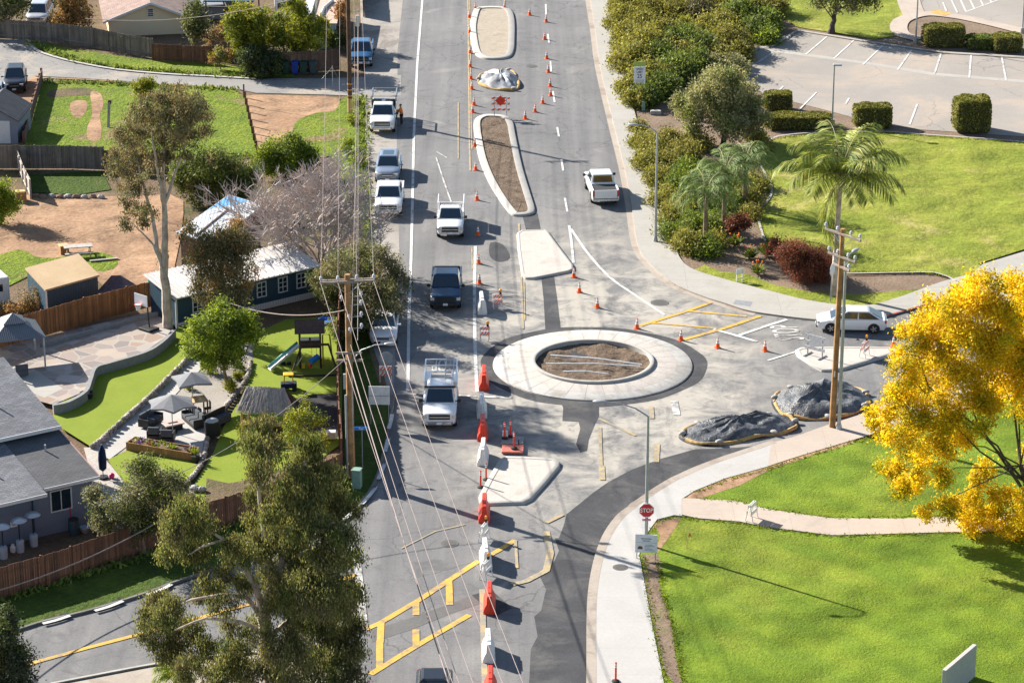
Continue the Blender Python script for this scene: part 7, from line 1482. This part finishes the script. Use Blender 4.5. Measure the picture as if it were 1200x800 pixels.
# --- palms
def palm(label, foot, h, R_, n, r0, mt, lf='l_palm', lean=(0,0), leaflets=26, droop=1.0, dead=0, boots=True, flen=.42):
    t = thing('palm_tree', label, 'palm tree', foot); top = Vector((lean[0], lean[1], h))
    m = MB(); m.tube([(lean[0]*k*k, lean[1]*k*k, h*k) for k in (0,.2,.4,.6,.8,1)], [r0*1.35,r0*1.05,r0,r0*.95,r0*.9,r0*1.1], 12); m.build('trunk', M[mt], t, smooth=True)
    rac = MB(); V = []
    if boots:
        for i in range(16): a = rnd.random()*6.28; rac.bar(top+Vector((r0*math.cos(a),r0*math.sin(a),-.9+.8*rnd.random())), top+Vector((r0*2.0*math.cos(a),r0*2.0*math.sin(a),.15*rnd.random())), .09, .04)
    for i in range(n):
        a = 2*math.pi*i/n*2.618+rnd.uniform(-.2,.2); el = 1.38-1.35*(i/n)**1.1 if not dead or i < n-dead else -1.0; L_ = R_*rnd.uniform(.85,1.12); out = Vector((math.cos(a), math.sin(a), 0)); p = top.copy(); pts = [p]; e = el; K = 9
        for k in range(K): p = p+(out*math.cos(e)+Vector((0,0,math.sin(e))))*L_/K; e -= droop*(.10+.035*k); pts.append(p)
        rac.tube(pts, [.045*(1-.85*k/K) for k in range(K+1)], 4, caps=False)
        for k in range(leaflets):
            f = .12+.88*k/leaflets; q = f*K; j = min(int(q), K-1); c = pts[j].lerp(pts[j+1], q-j); d = (pts[j+1]-pts[j]).normalized(); s0 = d.cross(Vector((0,0,1))); s0 = s0.normalized() if s0.length > 1e-3 else Vector((1,0,0)); nu = s0.cross(d)
            ll = R_*flen*(.55+.6*math.sin(math.pi*min(1,f*1.02)))*.62
            for s in (1,-1):
                v = (s0*s*.8+d*.5+nu*rnd.uniform(-.15,.35)+Vector((0,0,-.45))).normalized(); w_ = d*.028*max(1,R_*.4); tip = c+v*ll+Vector((0,0,-.18*ll)); mid = c+v*ll*.55
                V.append([c-w_*.5, mid-w_, tip, mid+w_])
    rac.build('fronds', M['l_sage'] if boots else M[lf], t)
    V = np.array([[tuple(x) for x in q] for q in V]); quads('leaflets', V+np.array(foot), np.zeros(len(V)), [lf], t, foot); return t
f = G(977,346); palm('tall grey trunked palm on the lawn with drooping feathery fronds', f, HT(346,208), 4.8, 30, .19, 'bark_pale', lean=(.15,0), leaflets=48, dead=3, droop=.82)
f = G(826,293); palm('short palm with a straight brown trunk by the curved pavement', f, HT(293,228), 2.9, 26, .17, 'bark', 'l_palm2', leaflets=28, droop=1.1)
f = G(848,274); palm('second short palm behind left of the small red shrub', f, HT(274,205), 2.9, 26, .17, 'bark', 'l_palm2', leaflets=28, droop=1.1)
f = G(872,245); palm('small full palm at the corner of the palm lawn', f, HT(245,190), 2.7, 24, .17, 'bark', 'l_palm2', leaflets=28, droop=1.1)
f = G(413,187); palm('tiny bright fan palm in the weeds by the power lines', f, .5, 1.0, 14, .08, 'bark', 'l_bright', leaflets=18, boots=False)
f = G(206,812); palm('bright green young palm under the big eucalyptus', f, .9, 1.5, 20, .1, 'bark', 'l_bright', leaflets=22, boots=False)
# --- right side trees and shrubs
tree('grey green spreading tree at the edge of the upper hedges', (848,172), [(820,122,18),(845,104,19),(870,112,18),(842,130,20),(870,136,18),(803,130,12),(856,92,12),(885,124,11),(830,97,12),(880,150,12),(814,146,10),(856,150,14),(893,138,8),(795,120,8)], ['l_sage','l_olive','l_mid'], .22, 2.3, 2.0, .25, probs=[.7,.2,.1], mt='bark_dark', fork=.35)
tree('dark branching tree at the top edge above the parking bays', (974,39), [(985,2,10),(1006,4,11),(960,-4,11),(1020,0,9),(978,-14,15),(1002,-18,15),(950,-16,12)], ['l_dark','l_olive'], .25, 2.0, 1.5, .3, mt='bark_dark', lead=(979,14))
YT = [(1150,343,17),(1122,352,13),(1186,348,18),(1092,372,15),(1130,376,20),(1168,380,20),(1200,384,20),(1070,398,13),(1102,406,18),(1140,412,20),(1180,424,20),(1058,432,14),(1088,442,18),(1128,452,20),(1042,470,13),(1068,480,17),(1104,488,18),(1148,482,15),(1034,500,10),(1060,520,15),(1090,532,15),(1122,518,13),(1042,552,12),(1056,572,9),(1076,566,10),(1100,562,10),(1168,462,15),(1204,464,20),(1148,556,11),(1176,588,13),(1140,592,12),(1108,596,10),(1084,602,7),(1204,596,15),(1138,622,12),(1158,640,9),(1184,618,10),(1200,636,11),(1022,486,6),(1222,420,22),(1240,380,20),(1236,480,22),(1230,540,20),(1250,560,18),(1260,440,22),(1226,610,16),(1246,610,14),(1212,350,16)]
tree('large autumn yellow tree at the right edge of the lawns', (1216,640), YT, ['l_yellow','l_ygreen'],   .165, 2.5, 2.8, .22, rs=1.58, frac=.3, probs=[.76,.24], mt='bark_dark', fork=.38, up=.6, lead=(1196,545), tight=.5, aspect=.5)
hills = [(735,8,13,'c'),(760,14,13,'c'),(730,25,12,'c'),(752,32,13,'h'),(735,46,13,'c'),(757,56,17,'c'),(739,72,15,'c'),(772,70,14,'d'),(776,42,14,'h'),(799,49,15,'d'),(820,58,14,'d'),(801,36,10,'y'),(829,38,13,'c'),(852,48,15,'h'),(846,30,13,'c'),(818,18,13,'p'),(866,20,15,'d'),(886,36,12,'d'),(882,14,12,'h'),(898,26,11,'m'),(788,84,16,'d'),(812,78,14,'d'),(760,92,15,'c'),(744,103,13,'c'),(776,103,13,'d'),(790,18,12,'h'),(812,4,12,'c'),(852,6,13,'h'),(756,113,12,'d'),(742,118,9,'c'),(900,44,9,'m'),(780,2,12,'c'),(905,8,11,'h'),(833,-6,13,'p'),(740,-8,13,'c'),(875,-6,13,'h'),(798,66,12,'h'),(725,10,8,'c'),(731,60,9,'c'),(868,62,9,'h'),(842,66,10,'h'),(832,80,11,'s'),(860,80,10,'s')]
hm = {'c':(['l_chap','l_hedge'],'golden green'),'h':(['l_hedge','l_chap'],'olive green'),'d':(['l_mid','l_dark'],'dark green'),'y':(['l_lime','l_chap'],'yellow flowering'),'p':(['l_eucdk','l_eucgrey'],'purplish brown'),'m':(['l_mid','l_bright'],'fresh green'),'s':(['l_sage','l_olive'],'grey green')}
ORD = ['first','second','third','fourth','fifth','sixth','seventh','eighth','ninth','tenth','eleventh','twelfth']
def ranked(lst, rowf, fmt):
    cnt = {}; out = {}
    for q in sorted(lst, key=lambda q: q[0]):
        k = (q[3], rowf(q)); cnt[k] = cnt.get(k, 0)+1; out[q] = fmt(ORD[cnt[k]-1], hm[q[3]][1], rowf(q))
    return out
hl = ranked(hills, lambda q: 'topmost' if q[1] < 15 else 'upper' if q[1] < 40 else 'middle' if q[1] < 70 else 'lower' if q[1] < 95 else 'bottom', lambda o, c, r: f'{o} {c} shrub from the pavement in the {r} row of hillside planting')
for x, y, r, k in hills:
    tree(hl[(x,y,r,k)], (x,y+r*.8), [(x,y,r*.8,0),(x-r*.7,y+r*.2,r*.62,.4),(x+r*.7,y+r*.15,r*.62,-.4),(x+r*.15,y-r*.3,r*.55,.5)], hm[k][0], .26, 3.2, .4, .06, cat='shrub', name='shrub', probs=[.7,.3], shell=.75, tight=.75, rs=1.45, group='shrubs on the hillside above the right pavement', ry=1.3)
front = [(752,166,10,'c'),(766,174,12,'h'),(781,164,10,'h'),(759,190,12,'c'),(784,190,13,'h'),(771,210,12,'c'),(796,218,13,'m'),(778,234,12,'c'),(791,254,13,'c'),(788,274,11,'m'),(806,284,13,'c'),(826,290,11,'m'),(815,264,13,'m'),(801,244,13,'h'),(821,240,12,'m'),(840,262,10,'m'),(838,282,8,'c'),(800,178,12,'h'),(818,166,11,'c'),(876,232,11,'c'),(886,214,10,'c'),(868,220,10,'m'),(880,250,8,'h'),(858,238,9,'m'),(840,215,11,'m'),(805,203,12,'m'),(895,172,7,'h'),(888,162,7,'c'),(812,226,11,'m'),(748,150,7,'h')]
fl_ = ranked(front, lambda q: 'top' if q[1] < 180 else 'upper' if q[1] < 216 else 'middle' if q[1] < 252 else 'lower', lambda o, c, r: f'{o} {c} low shrub from the road in the {r} part of the pavement strip')
for x, y, r, k in front:
    tree(fl_[(x,y,r,k)], (x,y+r*.75), [(x,y,r*.8,0),(x-r*.7,y+r*.25,r*.6,.3),(x+r*.7,y+r*.2,r*.6,-.3)], hm[k][0], .2, 3.0, .3, .05, shell=.75, tight=.75, rs=1.4, cat='shrub', name='shrub', probs=[.7,.3], group='low shrubs along the right pavement', ry=1.3)
# red shrubs
tree('large dark red clipped shrub in front of the palm lawn', (944,330), [(924,297,10),(940,297,11),(960,307,11),(948,311,12),(930,309,11),(970,313,9),(940,319,9),(958,320,9),(980,318,6)], ['l_red'], .13, 3.4, .6, .05, cat='shrub', name='shrub', ry=1.2, shell=.8, tight=.8, subn=14, rs=1.15)
tree('smaller dark red shrub left of the large red one', (911,303), [(910,290,7),(904,294,5),(917,292,6)], ['l_red'], .17, 2.8, .3, .05, cat='shrub', name='shrub')
tree('small red topped shrub right of the short palms', (866,279), [(866,262,9),(858,266,6),(874,266,6)], ['l_red'], .17, 2.8, .3, .05, cat='shrub', name='shrub')
def spiky(label, foot, n, L_, mt):
    t = thing('spiky_plant', label, 'plant', foot); V = []; m = MB()
    for i in range(n):
        a = rnd.random()*6.28; e = rnd.uniform(.5,1.4); l = L_*rnd.uniform(.6,1.1); d = Vector((math.cos(a)*math.cos(e), math.sin(a)*math.cos(e), math.sin(e))); s = Vector((-math.sin(a), math.cos(a), 0))*.07; c = d*l*.65; V.append([(0,0,.05), tuple(c-s), tuple(d*l+Vector((0,0,-.15*l))), tuple(c+s)])
    quads('leaves', np.array(V)+np.array(foot), np.zeros(len(V)), [mt], t, foot); m.cyl((0,0,0),(0,0,.2),.1); m.build('stem', M['bark'], t); 
    for i in range(4): a = rnd.random()*6.28; m = MB(); p = Vector((.35*math.cos(a),.35*math.sin(a),L_*.85)); m.bar((0,0,.2), p, .02,.02); m.ball(p, .07, 6, 5); m.build('flower', M['vest'], t)
for x, y, d in ((878,303,'by the lawn kerb below the red topped shrub'),(888,322,'nearest the little white yard sign'),(861,289,'just below the short palms'),(897,300,'left of the smaller red shrub')): spiky('spiky green plant with orange flowers '+d, G(x,y), 60, 1.1, 'l_mid')
# clipped block hedges
def hedge(label, x0, x1, ytop, ybot, depth, mats=('l_hedge','l_mid'), probs=(.8,.2), name='hedge', round_=.3):
    b = G((x0+x1)/2, ybot); h = HT(ybot, ytop)*.0; w_ = (x1-x0)/S(ybot); sc = S(ybot); 
    ang = TILT+math.atan((ybot-400)/F); hh = max(.5, ((ybot-ytop)/sc-depth*math.sin(ang))/math.cos(ang)); c = Vector((b.x, b.y+depth/2, 0)); t = thing(name, label, 'hedge', c)
    A_ = 2*(w_*depth+w_*hh+depth*hh); n = int(A_*150); P_ = RG.uniform(-1,1,(n,3)); f = RG.choice(3, size=n, p=np.array([depth*hh, w_*hh, w_*depth])/(depth*hh+w_*hh+w_*depth)); sg = np.where(RG.random(n) < .5, -1, 1)
    P_[np.arange(n), f] = sg*(1-np.abs(RG.normal(size=n))*.10); P_[:,2] = np.where((f == 2), np.abs(P_[:,2]), P_[:,2]); q = np.power(np.power(np.abs(P_),5).sum(1), 1/5); P_ = np.where(q[:,None] > 1, P_/q[:,None], P_)
    P_ *= 1+.06*np.sin(P_[:,[1]]*5+P_[:,[0]]*7); P_ = P_*np.array([w_/2, depth/2, hh/2])+np.array([c.x, c.y, hh/2+.04]); V = leaves(P_, .17, 0, .4, .6)
    quads('foliage', V, RG.choice(len(mats), size=n, p=probs), list(mats), t, c)
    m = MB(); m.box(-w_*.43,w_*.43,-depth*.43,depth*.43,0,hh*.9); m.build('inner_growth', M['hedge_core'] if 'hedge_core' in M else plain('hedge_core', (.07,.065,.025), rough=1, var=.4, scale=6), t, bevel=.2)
for a in (('tall clipped block hedge beside the parking lot right end',1119,1162,109,158,2.6),('clipped block hedge behind the big palm crown',1001,1046,119,152,2.0),('small clipped block hedge at the lower left of the parking lot',896,929,105,132,1.8),('low clipped hedge between the olive tree and palm crown',897,976,130,154,2.2),('long clipped block hedge at the round path',1083,1132,26,57,2.4),('middle darker block hedge of three at the top right',1134,1164,39,60,2.2),('rightmost block hedge of three at the top right',1165,1199,37,63,2.4),('squared hedge end at the left corner of the parking lot',838,866,58,82,2.0),('golden hedge block above the left corner of the parking lot',852,884,40,64,3.0)): hedge(*a, mats=('l_mid','l_dark') if 'darker' in a[0] else ('l_hedge','l_mid'))

# ragged grass along the lawn edges and loose tufts on the lawns
def tufts(name, paths, n, mt, size, spread=.16, z=.10, fill=None, nf=0):
    P_ = []
    for pts in paths:
        W = [Vector(G(x, y, z)) for x, y in pts]; Ls = [(b-a).length for a, b in zip(W[:-1], W[1:])]; T = sum(Ls)
        for a, b, l in zip(W[:-1], W[1:], Ls):
            k = int(n*l); u = RG.random(k)[:,None]; q = np.array(a)*(1-u)+np.array(b)*u; q[:,:2] += RG.normal(size=(k,2))*spread; P_.append(q)
    if fill:
        x0, x1, y0, y1 = fill; xs = RG.uniform(x0,x1,nf); ys = RG.uniform(y0,y1,nf); keep = [i for i in range(nf) if mn.noise(Vector((xs[i]*.35, ys[i]*.35, 1.7))) > .12]; P_.append(np.stack([xs[keep], ys[keep], np.full(len(keep), z)], 1))
    P_ = np.concatenate(P_); m = len(P_); P_[:,2] = z; ang = RG.random(m)*6.283; s_ = size*RG.uniform(.5,1.4,m); d = np.stack([np.cos(ang), np.sin(ang), np.zeros(m)],1); lean = np.stack([RG.normal(size=m)*.5, RG.normal(size=m)*.5, np.ones(m)],1)*s_[:,None]
    V = np.stack([P_-d*s_[:,None]*.35, P_+d*s_[:,None]*.35, P_+d*s_[:,None]*.3+lean, P_-d*s_[:,None]*.15+lean*.8],1)
    o = quads(name, V, np.zeros(m), [mt], None, (0,0,0)); o['kind'] = 'stuff'; return o
M['l_grass'] = leafmat('grass_blades', (.09,.14,.010), (.15,.20,.014), (.24,.25,.03), trans=.4, g=1.0)
tufts('grass', [[(760,624),(772,611),(790,606),(817,609),(867,613),(900,619),(975,628.5),(1040,627),(1105,625),(1200,623)],[(815,577),(850,563),(900,549),(950,533),(1010,515),(1060,500)],[(820,584),(860,587),(900,596),(972,606),(1050,606),(1150,603)],[(772,660),(778,700),(790,740),(800,800)],[(755,650),(758,690),(768,740),(780,800)],[(903,288),(893,272),(888,250),(896,240),(904,227),(903,214),(895,200),(890,186),(895,171),(907,163),(960,157),(1037,156),(1200,168)],[(960,318),(1080,319),(1110,324)]], 36, 'l_grass', .085, .12)
tufts('weed_cover', [[(0,703),(117,668),(190,645),(266,619),(402,566)],[(50,96),(100,97),(160,100),(275,105)],[(33,50),(87,70),(137,79),(250,88),(300,90)],[(30,172),(118,183),(240,185),(300,183)],[(425,112),(426,180),(428,250),(428,380)]], 26, 'l_mid', .22, .3, .07)
